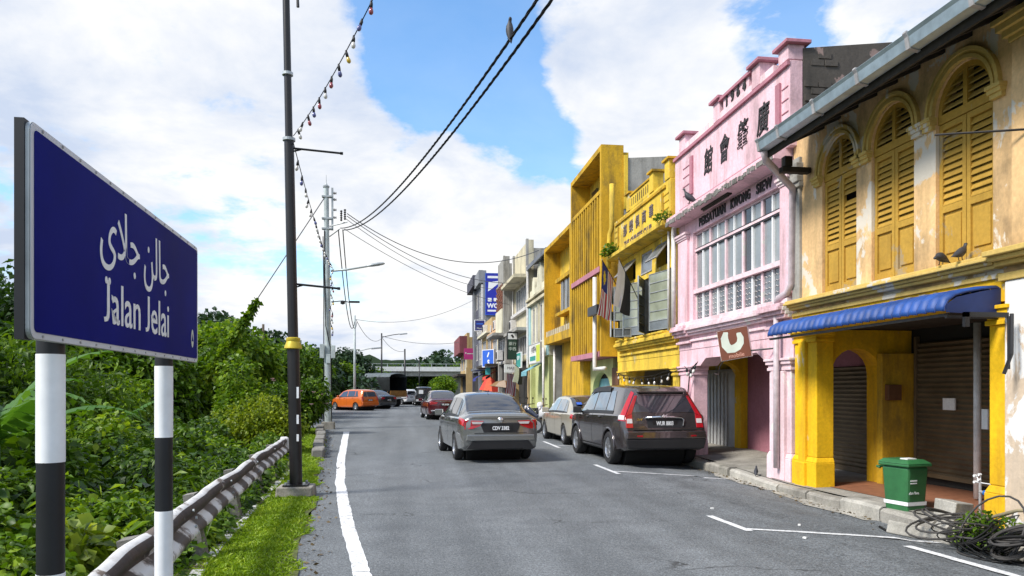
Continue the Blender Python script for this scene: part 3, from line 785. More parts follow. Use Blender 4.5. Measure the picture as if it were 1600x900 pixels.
def window_shutters(root, a, b, zb, zs, rise):
    x0 = XF + 0.06
    c = (a + b) / 2; hw = (b - a) / 2; zt = zs - 0.10
    # arched fanlight: frame ring, mullion, slats
    mb = MB(); n = 18; vs = []
    for k in range(n + 1):
        t = math.pi * k / n
        for rr in (0.0, -0.06):
            for x in (x0 - 0.03, x0 + 0.05): vs.append((x, c - (hw + rr) * math.cos(t), zs + (rise + rr) * math.sin(t)))
    fs = []
    for k in range(n):
        o = 4 * k; fs += [(o, o + 2, o + 6, o + 4), (o + 2, o + 3, o + 7, o + 6)]
    mb.add(vs, fs)
    mb.box(x0 - 0.03, x0 + 0.05, a, b, zt, zs + 0.0)
    mb.box(x0 - 0.035, x0 + 0.05, c - 0.03, c + 0.03, zs + 0.001, zs + rise - 0.03)
    fan = mb.build('fanlight', shutter_wood, root)
    nsl = 5
    for s in (-1, 1):
        for k in range(nsl):
            z = zs + 0.035 + k * (rise - 0.06) / nsl
            zz = z + 0.05
            half = (hw - 0.05) * math.sqrt(max(0.0, 1 - ((zz - zs) / (rise - 0.03)) ** 2))
            if half < 0.08: continue
            ya, yb = (c - half, c - 0.03) if s < 0 else (c + 0.03, c + half)
            mb = MB()
            mb.add([(x0 - 0.02, ya, z), (x0 - 0.02, yb, z), (x0 + 0.03, yb, z + 0.066), (x0 + 0.03, ya, z + 0.066),
                    (x0 - 0.02, ya, z + 0.014), (x0 - 0.02, yb, z + 0.014), (x0 + 0.03, yb, z + 0.08), (x0 + 0.03, ya, z + 0.08)],
                   [(0, 1, 2, 3), (4, 7, 6, 5), (0, 4, 5, 1), (1, 5, 6, 2), (2, 6, 7, 3), (3, 7, 4, 0)])
            mb.build('louvre_slat', shutter_wood2, fan)
    # the dark room behind
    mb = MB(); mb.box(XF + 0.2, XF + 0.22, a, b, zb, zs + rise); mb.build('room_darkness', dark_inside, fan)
    lw = (b - a) / 2
    for s in (0, 1):
        ya = a + s * lw + 0.006; yb = ya + lw - 0.012
        st = 0.055; zl = zb + 0.012; zh = zt - 0.008; zm = zb + 0.62
        leaf = MB()
        for (y0, y1, z0, z1) in ((ya, ya + st, zl, zh), (yb - st, yb, zl, zh), (ya + st, yb - st, zl, zl + 0.09), (ya + st, yb - st, zm, zm + 0.08), (ya + st, yb - st, zh - 0.07, zh)):
            leaf.box(x0 - 0.02, x0 + 0.03, y0, y1, z0, z1)
        lf = leaf.build('shutter_leaf', shutter_wood, root, bevel=0.004)
        mb = MB(); mb.box(x0 + 0.005, x0 + 0.02, ya + st, yb - st, zl + 0.09, zm); mb.box(x0 - 0.012, x0 + 0.006, ya + st + 0.035, yb - st - 0.035, zl + 0.13, zm - 0.04); mb.build('panel', shutter_wood, lf, bevel=0.006)
        zz = zm + 0.085; nsl = 11; step = (zh - 0.075 - zz) / nsl
        for k in range(nsl):
            if (a > 9.5 and s == 0 and k == 7): continue      # one slat is missing
            z = zz + k * step; tilt = step * 0.98 + rnd.uniform(-0.008, 0.008)
            mb = MB(); mb.add([(x0 - 0.012, ya + st, z), (x0 - 0.012, yb - st, z), (x0 + 0.025, yb - st, z + tilt), (x0 + 0.025, ya + st, z + tilt),
                               (x0 - 0.012, ya + st, z + 0.012), (x0 - 0.012, yb - st, z + 0.012), (x0 + 0.025, yb - st, z + tilt + 0.012), (x0 + 0.025, ya + st, z + tilt + 0.012)],
                              [(0, 1, 2, 3), (4, 7, 6, 5), (0, 4, 5, 1), (1, 5, 6, 2), (2, 6, 7, 3), (3, 7, 4, 0)])
            mb.build('louvre_slat', shutter_wood, lf)
house_arched()

# the next house along, of which only the edge shows
def house_edge():
    root = house('shophouse', 4.5, 'peach shophouse at the right edge of the picture, beyond the flaking white pier')
    mb = MB(); mb.box(XF, XF + 0.28, 2.4, 6.29, 2.4, 5.6); mb.build('upper_wall', P_ochre, root)
    mb = MB(); mb.box(XF, XF + 0.4, 2.4, 2.9, 0.0, 2.39); mb.build('pillar', P_yellow, root)
    cornice(root, 2.4, 6.34, XF, [(0.05, 2.70, 2.755), (0.10, 2.80, 2.84), (0.20, 2.84, 2.94)], P_ochre_trim)
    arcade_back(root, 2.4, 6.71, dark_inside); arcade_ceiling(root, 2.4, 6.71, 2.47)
    corrugated_roller(root, 2.9, 6.2, 0.3, 2.25, XB - 0.05, roller_brown)
    shell(root, 2.4, 6.71, XF + 0.30, 13.0, 2.62, 5.5, dark_inside)
house_edge()

# ---------- 2: pink association house
def house_pink():
    Y0, Y1 = 11.30, 16.42
    root = house('shophouse', (Y0 + Y1) / 2, 'pink two-storey association house dated 1964 with Chinese characters on its parapet')
    ya, yb = 11.74, 15.58; zsill, ztop = 3.03, 4.93
    mb = MB(); mb.panel([(Y0, 2.42), (Y1, 2.42), (Y1, 5.22), (Y0, 5.22)], [[(ya, zsill), (yb, zsill), (yb, ztop), (ya, ztop)]], XF, XF + 0.3)
    mb.build('upper_wall', P_pink, root)
    # end pilasters on the upper storey
    for (p, q) in ((11.33, 11.62), (15.80, 16.36)):
        mb = MB(); mb.box(XF - 0.06, XF + 0.02, p, q, 2.95, 4.86); pp = mb.build('corner_strip', P_pink, root, bevel=0.012)
        mb = MB()
        for (d, za, zb) in ((0.02, 4.86, 4.90), (0.045, 4.90, 4.95), (0.07, 4.95, 5.0)): mb.box(XF - 0.06 - d, XF + 0.02, p - d, q + d, za, zb)
        mb.build('capital', P_pink_pale, pp, bevel=0.006)
    # stepped cornice under the windows, lintel beam above the walkway
    cornice(root, Y0 + 0.01, Y1 - 0.01, XF, [(0.04, 2.58, 2.63), (0.08, 2.71, 2.76), (0.13, 2.76, 2.82), (0.18, 2.82, 2.88), (0.15, 2.88, 2.93), (0.10, 2.93, 3.02)], P_pink_pale)
    for (p, q) in ((11.32, 12.1), (15.62, 16.40)):
        cornice(root, p, q, XF - 0.05, [(0.04, 2.55, 2.60), (0.09, 2.70, 2.765), (0.14, 2.765, 2.825), (0.20, 2.825, 2.885), (0.17, 2.885, 2.94)], P_pink, 'cornice_return')
    # ribbon of windows: frame, transom row, tall row, lower row, each pane its own piece
    x0 = XF + 0.10; N = 10; w = (yb - ya) / N
    rows = [(zsill + 0.02, 3.60, win_glass_dk, 'pane'), (3.72, 4.50, win_glass, 'pane'), (4.60, ztop - 0.05, win_glass, 'pane')]
    fr = MB()
    fr.box(x0 - 0.09, x0 + 0.05, ya, yb, 3.615, 3.70)
    fr.box(x0 - 0.05, x0 + 0.05, ya, yb, 4.53, 4.575)
    fr.box(x0 - 0.03, x0 + 0.05, ya, yb, zsill, zsill + 0.018); fr.box(x0 - 0.03, x0 + 0.05, ya, yb, ztop - 0.04, ztop)
    f = fr.build('window_frame', P_pink_pale, root)
    mb = MB(); mb.box(x0 - 0.04, x0 + 0.05, ya, yb, 4.50, 4.53); mb.box(x0 - 0.04, x0 + 0.05, ya, yb, 4.575, 4.6); mb.build('dark_rail', black_metal, f)
    for k in range(N + 1):
        y = ya + k * w
        wd = 0.035 if k % 2 == 0 else 0.022
        mb = MB()
        for (za, zb, _, _) in rows: mb.box(x0 - 0.035, x0 + 0.04, max(ya, y - wd), min(yb, y + wd), za, zb)
        mb.build('mullion', P_pink_pale if k % 2 == 0 else white_text, f)
    for (za, zb, gm, nm) in rows:
        for k in range(N):
            tilt = rnd.uniform(-0.006, 0.006)
            mb = MB(); y0, y1 = ya + k * w + 0.02, ya + (k + 1) * w - 0.02
            mb.add([(x0 + tilt, y0, za), (x0 - tilt, y1, za), (x0 - tilt, y1, zb), (x0 + tilt, y0, zb)], [(0, 1, 2, 3)])
            mb.build('pane', gm if rnd.random() < 0.7 else rnd.choice([win_glass, win_glass_dk, dark_glass]), f)
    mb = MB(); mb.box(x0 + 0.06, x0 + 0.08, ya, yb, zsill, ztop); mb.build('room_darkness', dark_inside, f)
    # wire security mesh behind the lower row
    mb = MB()
    for k in range(N):
        for j in range(5):
            z = zsill + 0.08 + j * 0.1
            y0 = ya + k * w + 0.04; y1 = ya + (k + 1) * w - 0.04; n = 5
            mb.tube([(x0 - 0.012, y0 + (y1 - y0) * q / n, z + 0.014 * (-1) ** q) for q in range(n + 1)], 0.005, 4, cap=False)
    mb.build('security_mesh', pipe_white, f)
    # canopy slab
    mb = MB(); mb.moulding([(5.78, 5.25), (5.78, 5.40), (6.12, 5.46), (6.12, 5.22)], Y0 + 0.02, Y1 - 0.02); can = mb.build('canopy_slab', P_pink, root, bevel=0.008)
    rg = random.Random(4); mb = MB(); y = Y0 + 0.05            # broken lip of the slab
    while y < Y1 - 0.1:
        L = rg.uniform(0.05, 0.16); mb.box(5.766 - rg.uniform(0, .008), 5.79, y, y + L, 5.24 + rg.uniform(-.02, .03), 5.31 + rg.uniform(-.02, .04)); y += L + rg.uniform(0.0, .06)
    mb.build('crumbling_lip', concrete_dark, can, kind='stuff')
    # parapet panel with characters
    xp = 5.98; zp0, zp1 = 5.42, 6.78
    mb = MB(); mb.box(xp, xp + 0.22, Y0 - 0.12, Y1 - 0.06, zp0, zp1); par = mb.build('parapet', P_pink, root, bevel=0.01)
    mb = MB(); mb.box(xp - 0.05, xp, Y0 - 0.13, Y1 - 0.05, 6.70, 6.765); mb.box(xp - 0.03, xp, Y0 + 0.35, Y1 - 0.4, 5.50, 5.53); mb.build('dark_moulding', P_pink_dark, par)
    mb = MB(); mb.box(xp - 0.01, xp + 0.24, Y0 + 0.4, Y1 - 0.3, zp1, zp1 + 0.14); mb.build('coping', P_pink_pale, par)
    for y in (11.52, 15.32):                          # raised uprights framing the panel, with grooves outside
        mb = MB(); mb.box(xp - 0.04, xp, y - 0.07, y + 0.07, 5.72, 6.52); mb.build('panel_upright', P_pink_dark, par)
        for j in range(4):
            yy = (11.22, 11.43) if y < 13 else (15.45, 15.85)
            mb = MB(); mb.box(xp - 0.012, xp, yy[0], yy[1], 5.78 + j * 0.2, 5.795 + j * 0.2); mb.build('groove', P_pink_dark, par)
    # stepped top: end piers, inner piers, date panel, openings
    for (p, q, zt) in ((11.20, 11.52, 7.04), (15.70, 16.05, 7.12), (12.18, 12.48, 7.18), (13.86, 14.16, 7.18)):
        mb = MB(); mb.box(xp - 0.02, xp + 0.26, p, q, zp1 + 0.02, zt); pr = mb.build('parapet_pier', P_pink, par, bevel=0.01)
        mb = MB(); mb.box(xp - 0.09, xp + 0.34, p - 0.08, q + 0.08, zt, zt + 0.06); mb.build('pier_cap', P_pink_dark, pr, bevel=0.01)
    mb = MB(); mb.box(xp, xp + 0.2, 12.62, 13.72, zp1 + 0.142, 7.12); mb.build('date_panel', P_pink, par)
    mb = MB(); mb.box(xp - 0.05, xp + 0.24, 12.48, 13.86, 7.12, 7.175); mb.build('date_panel_cap', P_pink_dark, par)
    for (p, q) in ((12.48, 12.62), (13.72, 13.86)):
        for j in range(3):
            mb = MB(); mb.box(xp + 0.05, xp + 0.12, p, q, 6.94 + j * 0.06, 6.965 + j * 0.06); mb.build('vent_bar', P_pink_dark, par)
    for k, ch in enumerate('1964'):
        lettering(ch, 0.27, black_text, par, (xp - 0.014, 13.54 - k * 0.25, 7.02), bold=0.012, extrude=0.006, sx=0.95)
    for k, ch in enumerate('館會肇廣'):
        lettering(ch, 0.56, black_text, par, (xp - 0.008, 14.43 - k * 0.785, 6.17), bold=0.004, extrude=0.008, sx=0.80, shear=0.12)
    x = 15.22
    for word, yc, wd in (('PERSATUAN', 14.54, 1.32), ('KWONG', 13.22, 0.83), ('SIEW', 12.27, 0.58)):
        o = lettering(word, 0.25, black_text, root, (XF - 0.012, yc, 5.085), bold=0.006, extrude=0.010, spacing=1.12)
        xx = [v.co.x for v in o.data.vertices]; o.scale = (wd / (max(xx) - min(xx)), 1, 1)
    mb = MB(); mb.tube([(5.94, 13.4, 5.19), (5.94, 14.6, 5.19)], 0.02, 8); mb.box(5.9, 5.99, 13.35, 14.65, 5.205, 5.245); mb.build('tube_lamp', soffit, root)
    # lintel and pillars
    mb = MB(); mb.panel([(Y0, 2.05), (Y0, 2.415), (Y1, 2.415), (Y1, 2.05), (15.2, 2.05), (14.9, 2.20), (12.6, 2.20), (12.3, 2.05)], [], XF + 0.01, XF + 0.4); mb.build('lintel_beam', P_pink, root)
    pilaster(root, 11.36, 12.10, XF, XF + 0.42, 2.06, P_pink_pale, 0.42)
    pilaster(root, 15.55, 16.36, XF, XF + 0.32, 2.06, P_pink, 0.40)
    mb = MB(); mb.box(XF - 0.055, XF + 0.01, 11.50, 11.95, 0.05, 1.85); mb.build('pillar_face', P_pink_pale, root, bevel=0.012)
    mb = MB(); mb.box(XF - 0.055, XF + 0.01, 15.72, 16.2, 0.05, 1.85); mb.build('pillar_face', P_pink, root, bevel=0.012)
    # back wall: wall, door with notice, roller shutter
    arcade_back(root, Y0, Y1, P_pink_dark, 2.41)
    arcade_ceiling(root, Y0, Y1, 2.422)
    corrugated_roller(root, 11.45, 12.95, 0.16, 1.95, XB - 0.03, roller_brown)
    mb = MB(); mb.box(XB - 0.06, XB - 0.002, 13.3, 15.1, 0.16, 2.0); dd = mb.build('door', timber_brown, root, bevel=0.01)
    mb = MB(); mb.box(XB - 0.075, XB - 0.065, 14.55, 14.85, 1.0, 1.45); mb.build('paper_notice', paper, dd)
    # rear block and dark brick party wall above the neighbour's roof
    shell(root, Y0 + 0.01, Y1 - 0.02, XF + 0.31, 13.0, 2.55, 5.2, dark_inside)
    shell(root, Y0 + 0.01, Y1 - 0.02, XB + 0.21, 12.9, 0.0, 2.54, dark_inside, 'ground_block')
    mb = MB(); mb.panel([(xp + 0.23, 5.2), (12.5, 5.2), (12.5, 9.3), (9.2, 7.35), (xp + 0.23, 6.98)], [], Y0 - 0.12, Y0 + 0.12)
    mb.v = [(v[1], v[0], v[2]) for v in mb.v]; pw = mb.build('party_wall', P_blackwall, root)
    rg = random.Random(9)
    for r in range(13):                               # exposed bricks of the party wall end
        z = 5.45 + r * 0.115; x = xp + 0.25
        off = 0.11 if r % 2 else 0.0
        for k in range(2):
            bx = x + off + k * 0.235
            if rg.random() < 0.25 + 0.06 * k: continue
            mb = MB(); d = rg.uniform(0.006, 0.022); mb.box(bx, bx + 0.215, Y0 - 0.12 - d, Y0 - 0.119, z, z + 0.095); mb.build('brick', P_blackwall, pw)
    # side return of parapet and roof
    mb = MB(); mb.add([(6.2, Y0 + 0.13, 5.6), (12, Y0 + 0.13, 7.6), (12, Y1 - 0.05, 7.6), (6.2, Y1 - 0.05, 5.6)], [(0, 1, 2, 3)]); mb.build('roof', tin_roof, root)
    # bathed-in light bulbs and loose cable at the far pillar
    mb = MB(); mb.tube([(6.03, 15.2, 2.1), (5.98, 15.45, 1.95), (6.02, 15.62, 1.7), (6.03, 15.72, 1.4), (6.03, 15.74, 0.5)], 0.014, 6); mb.build('loose_cable', cable_black, root)
    return root
house_pink()

# ---------- 3: yellow club house
def house_club():
    Y0, Y1 = 16.44, 21.55
    root = house('shophouse', (Y0 + Y1) / 2, 'bright yellow two-storey club house with open glazed casements and stepped parapet')
    ya, yb = 16.95, 21.1
    mb = MB(); mb.panel([(Y0, 2.35), (Y1, 2.35), (Y1, 5.25), (Y0, 5.25)], [[(ya, 2.98), (yb, 2.98), (yb, 4.42), (ya, 4.42)]] +
                        [[(p, 4.55), (q, 4.55), (q, 5.12), (p, 5.12)] for p, q in ((17.15, 18.0), (18.35, 19.25), (19.75, 20.75))], XF, XF + 0.3)
    mb.build('upper_wall', P_club, root)
    cornice(root, Y0 + 0.02, Y1 - 0.3, XF, [(0.05, 2.50, 2.56), (0.10, 2.64, 2.70), (0.15, 2.70, 2.76), (0.21, 2.76, 2.83), (0.17, 2.83, 2.88)], P_club)
    for k in range(9):
        y = 17.1 + k * 0.46
        mb = MB(); mb.box(XF - 0.19, XF, y, y + 0.36, 2.885, 2.945); mb.build('sill_block', P_club, root, bevel=0.02)
    # dark room behind
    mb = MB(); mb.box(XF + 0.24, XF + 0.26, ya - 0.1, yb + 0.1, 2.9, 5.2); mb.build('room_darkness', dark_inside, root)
    # top hung vents, propped open
    for k, (p, q, ang) in enumerate(((17.15, 18.0, 38), (18.35, 19.25, 4), (19.75, 20.75, 42))):
        a = R(ang); zt = 5.11; hgt = 0.55
        def pt(y, d, o=0.0): return (XF + 0.05 - math.sin(a) * d - math.cos(a) * o, y, zt - math.cos(a) * d + math.sin(a) * o)
        fr = MB()
        for (y0, y1, d0, d1) in ((p, p + 0.04, 0, hgt), (q - 0.04, q, 0, hgt), (p + .04, q - .04, 0, 0.04), (p + .04, q - .04, hgt - 0.04, hgt)):
            fr.add([pt(y0, d0), pt(y1, d0), pt(y1, d1), pt(y0, d1), pt(y0, d0, .03), pt(y1, d0, .03), pt(y1, d1, .03), pt(y0, d1, .03)],
                   [(0, 1, 2, 3), (4, 7, 6, 5), (0, 4, 5, 1), (1, 5, 6, 2), (2, 6, 7, 3), (3, 7, 4, 0)])
        f = fr.build('vent_window', pipe_grey, root)
        mb = MB(); mb.add([pt(p + .04, .04, .015), pt(q - .04, .04, .015), pt(q - .04, hgt - .04, .015), pt(p + .04, hgt - .04, .015)], [(0, 1, 2, 3)]); mb.build('pane', win_glass_dk, f)
    # four tall steel casements, standing open at different angles
    rg = random.Random(21)
    def casement(yh, w, ang, side):
        """yh hinge, leaf reaches outwards to the street; ang from the wall plane"""
        d = Vector((-math.sin(R(ang)), side * math.cos(R(ang)), 0)); z0, z1 = 3.0, 4.40
        o = Vector((XF + 0.02, yh, 0)); nrm = Vector((-d.y, d.x, 0))
        def bar(mb, a0, a1, za, zb, t=0.018):
            c = o + d * (a0 + a1) / 2 + Vector((0, 0, (za + zb) / 2)); M = Matrix((d, nrm, Vector((0, 0, 1)))).transposed()
            mb.obox(c, ((a1 - a0) / 2, t, (zb - za) / 2), M)
        fr = MB()
        bar(fr, 0, 0.035, z0, z1); bar(fr, w - 0.035, w, z0, z1)
        nrow = 6; hgt = (z1 - z0) / nrow
        for r in range(nrow + 1):
            z = z0 + r * hgt; bar(fr, 0.035, w - 0.035, max(z0, z - 0.012), min(z1, z + 0.012), 0.014)
        f = fr.build('casement', galv, root)
        for r in range(nrow):
            broken = rg.random() < 0.13
            mb = MB(); a0, a1 = 0.035, w - 0.035
            if broken: a1 = a0 + (a1 - a0) * rg.uniform(0.3, 0.7)
            za, zb = z0 + r * hgt + 0.012, z0 + (r + 1) * hgt - 0.012
            P = [o + d * a0 + Vector((0, 0, za)), o + d * a1 + Vector((0, 0, za)), o + d * a1 + Vector((0, 0, zb)), o + d * a0 + Vector((0, 0, zb))]
            mb.add(P, [(0, 1, 2, 3)]); mb.build('pane', win_glass_gr if r > 0 else win_glass_dk, f)
    casement(17.05, 0.98, 12, 1); casement(19.0, 0.95, 28, -1); casement(19.02, 0.95, 20, 1); casement(21.0, 0.95, 38, -1); casement(20.2, 0.5, 80, 1)
    mb = MB(); mb.box(XF - 0.02, XF + 0.1, 18.96, 19.06, 2.98, 4.42); mb.build('window_post', galv, root)
    # canopy slab and parapet
    mb = MB(); mb.moulding([(5.70, 5.30), (5.70, 5.40), (6.12, 5.44), (6.12, 5.26)], Y0 + 0.02, Y1 - 0.2); mb.build('canopy_slab', P_club, root, bevel=0.01)
    xp = 5.90
    mb = MB(); mb.box(xp, xp + 0.22, Y0 + 0.02, Y1 - 0.35, 5.41, 6.38); par = mb.build('parapet', P_club, root, bevel=0.01)
    mb = MB(); mb.box(xp - 0.04, xp, Y0 + 0.3, Y1 - 0.5, 6.23, 6.29); mb.build('moulding', P_deep, par)
    for (p, q, zt) in ((17.62, 17.92, 6.86), (19.6, 19.9, 6.84), (16.48, 16.8, 6.82)):
        mb = MB(); mb.box(xp - 0.02, xp + 0.25, p, q, 6.385, zt); pr = mb.build('parapet_pier', P_club, par, bevel=0.01)
        mb = MB(); mb.box(xp - 0.07, xp + 0.3, p - 0.06, q + 0.06, zt, zt + 0.05); mb.build('pier_cap', P_deep, pr)
    mb = MB(); mb.box(xp, xp + 0.2, 17.93, 19.59, 6.385, 6.74); mb.build('pierced_panel', P_club, par)
    mb = MB(); mb.box(xp - 0.03, xp + 0.22, 17.93, 19.59, 6.745, 6.79); mb.build('panel_cap', P_deep, par)
    for k in range(9):
        y = 18.05 + k * 0.17
        mb = MB(); mb.box(xp - 0.006, xp, y, y + 0.045, 6.46, 6.66); mb.build('vent_slot', soffit, par)
    for k in range(5):
        mb = MB(); mb.box(xp - 0.006, xp, 20.05 + k * 0.19, 20.1 + k * 0.19, 6.30, 6.37); mb.build('vent_slot', P_deep, par)
    for yy in (16.95, 20.7):
        mb = MB(); mb.box(xp - 0.03, xp, yy - 0.05, yy + 0.05, 5.62, 6.15); mb.build('panel_upright', P_deep, par)
        for j in range(3):
            a, b = (16.55, 16.9) if yy < 18 else (20.76, 21.1)
            mb = MB(); mb.box(xp - 0.012, xp, a, b, 5.72 + j * 0.17, 5.745 + j * 0.17); mb.build('groove', P_deep, par)
    for k, ch in enumerate('部樂俱商華'):
        lettering(ch, 0.34, grey_text, par, (xp - 0.008, 20.05 - k * 0.56, 5.93), bold=0.006, extrude=0.008)
    lettering('THE CHINESE CLUB', 0.27, grey_text, par, (xp - 0.008, 18.95, 5.53), bold=0.004, extrude=0.008, sx=0.92, spacing=1.1)
    # drain pipes by the tall neighbour
    mb = MB(); mb.tube([(5.86, 21.3, 7.55), (5.86, 21.3, 6.25), (5.82, 21.36, 6.1), (5.80, 21.42, 5.5), (5.80, 21.42, 5.1)], 0.075, 8); mb.build('drain_pipe', P_club, root, smooth=True)
    mb = MB(); mb.tube([(6.0, 16.5, 5.25), (6.0, 16.5, 2.9)], 0.06, 8); mb.tube([(5.94, 16.68, 5.2), (5.94, 16.68, 2.9)], 0.03, 8); mb.build('drain_pipe', pipe_white, root, smooth=True)
    # walkway front: lintel, pillars, inner arch and shutters
    mb = MB(); mb.box(XF + 0.01, XF + 0.4, Y0, Y1, 2.05, 2.345); mb.build('lintel_beam', P_club, root)
    pilaster(root, 16.46, 16.85, XF, XF + 0.45, 2.06, P_club, 0.4)
    pilaster(root, 20.55, 21.35, XF, XF + 0.5, 2.06, P_club, 0.4)
    mb = MB(); mb.box(XF - 0.06, XF + 0.01, 20.75, 20.95, 0.05, 1.9); mb.build('pillar_rib', P_yellow, root, bevel=0.015)
    arcade_back(root, Y0 + 0.01, Y1, P_club, 2.34)
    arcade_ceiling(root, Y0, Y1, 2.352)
    party_arch(root, 16.46, XF + 0.452, XB, 2.34, P_yellow, 6.6, 7.60, 1.85, 0.35)
    n = 14
    for k in range(n):                                  # white folding shutter, one child for each leaf
        y0 = 16.95 + k * 0.21
        mb = MB(); mb.add([(XB - 0.08, y0, 0.17), (XB - 0.19, y0 + 0.17, 0.17), (XB - 0.19, y0 + 0.17, 1.95), (XB - 0.08, y0, 1.95)], [(0, 1, 2, 3)]); lf = mb.build('shutter_leaf', shutter_white, root)
        mb = MB(); mb.box(XB - 0.205, XB - 0.192, y0 + 0.145, y0 + 0.20, 0.17, 1.95); mb.build('fold_shade', pipe_grey, lf)  # dark strip standing in for the shade at each fold
    mb = MB(); mb.box(XB - 0.06, XB - 0.01, 16.9, 19.8, 0.15, 2.0); mb.build('gap_shade', dark_inside, root)  # dark sheet painted as the shade in the gaps between leaves
    mb = MB(); mb.box(XB - 0.17, XB - 0.02, 16.9, 19.8, 1.95, 2.03); mb.build('shutter_rail', pipe_grey, root)
    shell(root, Y0 + 0.01, Y1 - 0.02, XF + 0.31, 13.0, 2.5, 5.2, dark_inside)
    shell(root, Y0 + 0.01, Y1 - 0.02, XB + 0.21, 12.9, 0.0, 2.49, dark_inside, 'ground_block')
    mb = MB(); mb.add([(6.13, Y0 + 0.13, 5.5), (12, Y0 + 0.13, 6.6), (12, Y1 - 0.05, 6.6), (6.13, Y1 - 0.05, 5.5)], [(0, 1, 2, 3)]); mb.build('roof', tin_roof, root)
    return root
house_club()

# ---------- 4: tall deep-yellow block with concrete fins
def house_fins():
    Y0, Y1 = 21.6, 25.85; xf = 5.62
    root = house('shophouse', (Y0 + Y1) / 2, 'tall deep-yellow block with full-height vertical concrete fins', xf)
    zb, zt = 2.52, 8.80; th = 0.16
    mb = MB(); mb.box(xf, 6.3, Y0, Y0 + th, zb, zt); mb.build('side_wall', P_deep, root)
    mb = MB(); mb.box(xf, 6.3, Y1 - th, Y1, zb, zt); mb.build('side_wall', P_deep, root)
    mb = MB(); mb.box(xf, 6.3, Y0 + th, Y1 - th, zt - 0.16, zt); mb.build('top_slab', P_deep, root)
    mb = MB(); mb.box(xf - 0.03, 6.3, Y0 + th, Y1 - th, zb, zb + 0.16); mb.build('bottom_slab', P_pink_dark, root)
    mb = MB(); mb.box(6.28, 6.5, Y0 + th, Y1 - th, zb + 0.16, zt - 0.16); mb.build('recessed_wall', P_club, root)
    mb = MB(); mb.box(xf + 0.02, xf + 0.22, Y0 + th, Y1 - th, 7.40, 7.52); mb.build('upper_rail', P_deep, root)
    mb = MB(); mb.box(xf - 0.02, xf + 0.2, Y0 + th, Y1 - th, 5.06, 5.22); mb.build('middle_rail', P_pink_dark, root)
    n = 13
    for k in range(n):
        y = Y0 + th + (k + 0.5) * (Y1 - Y0 - 2 * th) / n
        for (za, zb2) in ((zb + 0.16, 5.06), (5.22, 7.40)):
            mb = MB(); mb.box(xf + 0.03, xf + 0.50, y - 0.05, y + 0.05, za, zb2); mb.build('fin', P_deep, root)
    for k in range(3):
        mb = MB(); mb.box(6.22, 6.28, Y0 + 0.5 + k * 1.2, Y0 + 1.2 + k * 1.2, 7.65, 8.3); mb.build('window', dark_glass, root)
    # grey flank wall behind, stained
    mb = MB(); mb.panel([(6.31, 2.5), (11, 2.5), (11, 8.9), (8.9, 8.62), (6.31, 8.42)], [], Y0 + 0.0, Y0 + 0.2)
    mb.v = [(v[1], v[0], v[2]) for v in mb.v]; mb.build('flank_wall', P_grey, root)
    mb = MB(); mb.box(6.305, 6.42, Y0 - 0.05, Y0 - 0.002, 6.9, 8.5); mb.build('flank_strip', P_club, root)
    shell(root, Y0 + 0.22, Y1 - 0.02, 6.52, 13, 0, 8.3, P_grey)
    # ground floor
    mb = MB(); mb.box(5.95, 6.5, Y1 - 0.55, Y1 - 0.02, 0, zb - 0.001); mb.build('pillar', P_deep, root)
    mb = MB(); mb.box(6.15, 6.5, Y0 + 0.02, Y0 + 0.75, 0, 2.2); mb.build('timber_door', timber_brown, root)
    mb = MB(); mb.panel([(Y0 + 0.8, 0), (Y0 + 1.1, 0), (Y0 + 1.1, 1.5)] + arc_pts(Y0 + 1.1, Y1 - 0.9, 1.5, 0.6)[1:] + [(Y1 - 0.9, 0), (Y1 - 0.56, 0), (Y1 - 0.56, 2.51), (Y0 + 0.8, 2.51)], [], 6.2, 6.4); mb.build('arched_front', P_green, root)
    mb = MB(); mb.box(6.42, 6.5, Y0 + 1.1, Y1 - 0.9, 0.0, 1.9); mb.build('teal_door', door_teal, root)
    mb = MB(); mb.box(6.44, 6.5, Y0 + 1.1, Y1 - 0.9, 1.9, 2.5); mb.build('fan_grille', dark_inside, root)
    mb = MB(); mb.tube([(5.50, 21.9, 4.9), (5.50, 21.9, 2.25), (5.50, 21.9, 2.1)], 0.065, 10); mb.tube([(5.50, 21.9, 2.15), (5.55, 20.9, 2.15)], 0.055, 8); mb.build('standing_pipe', pipe_white, root, smooth=True)
    mb = MB(); mb.box(5.30, 5.42, 20.9, 22.0, 3.72, 3.98); mb.build('switch_box', black_metal, root)
    return root
house_fins()

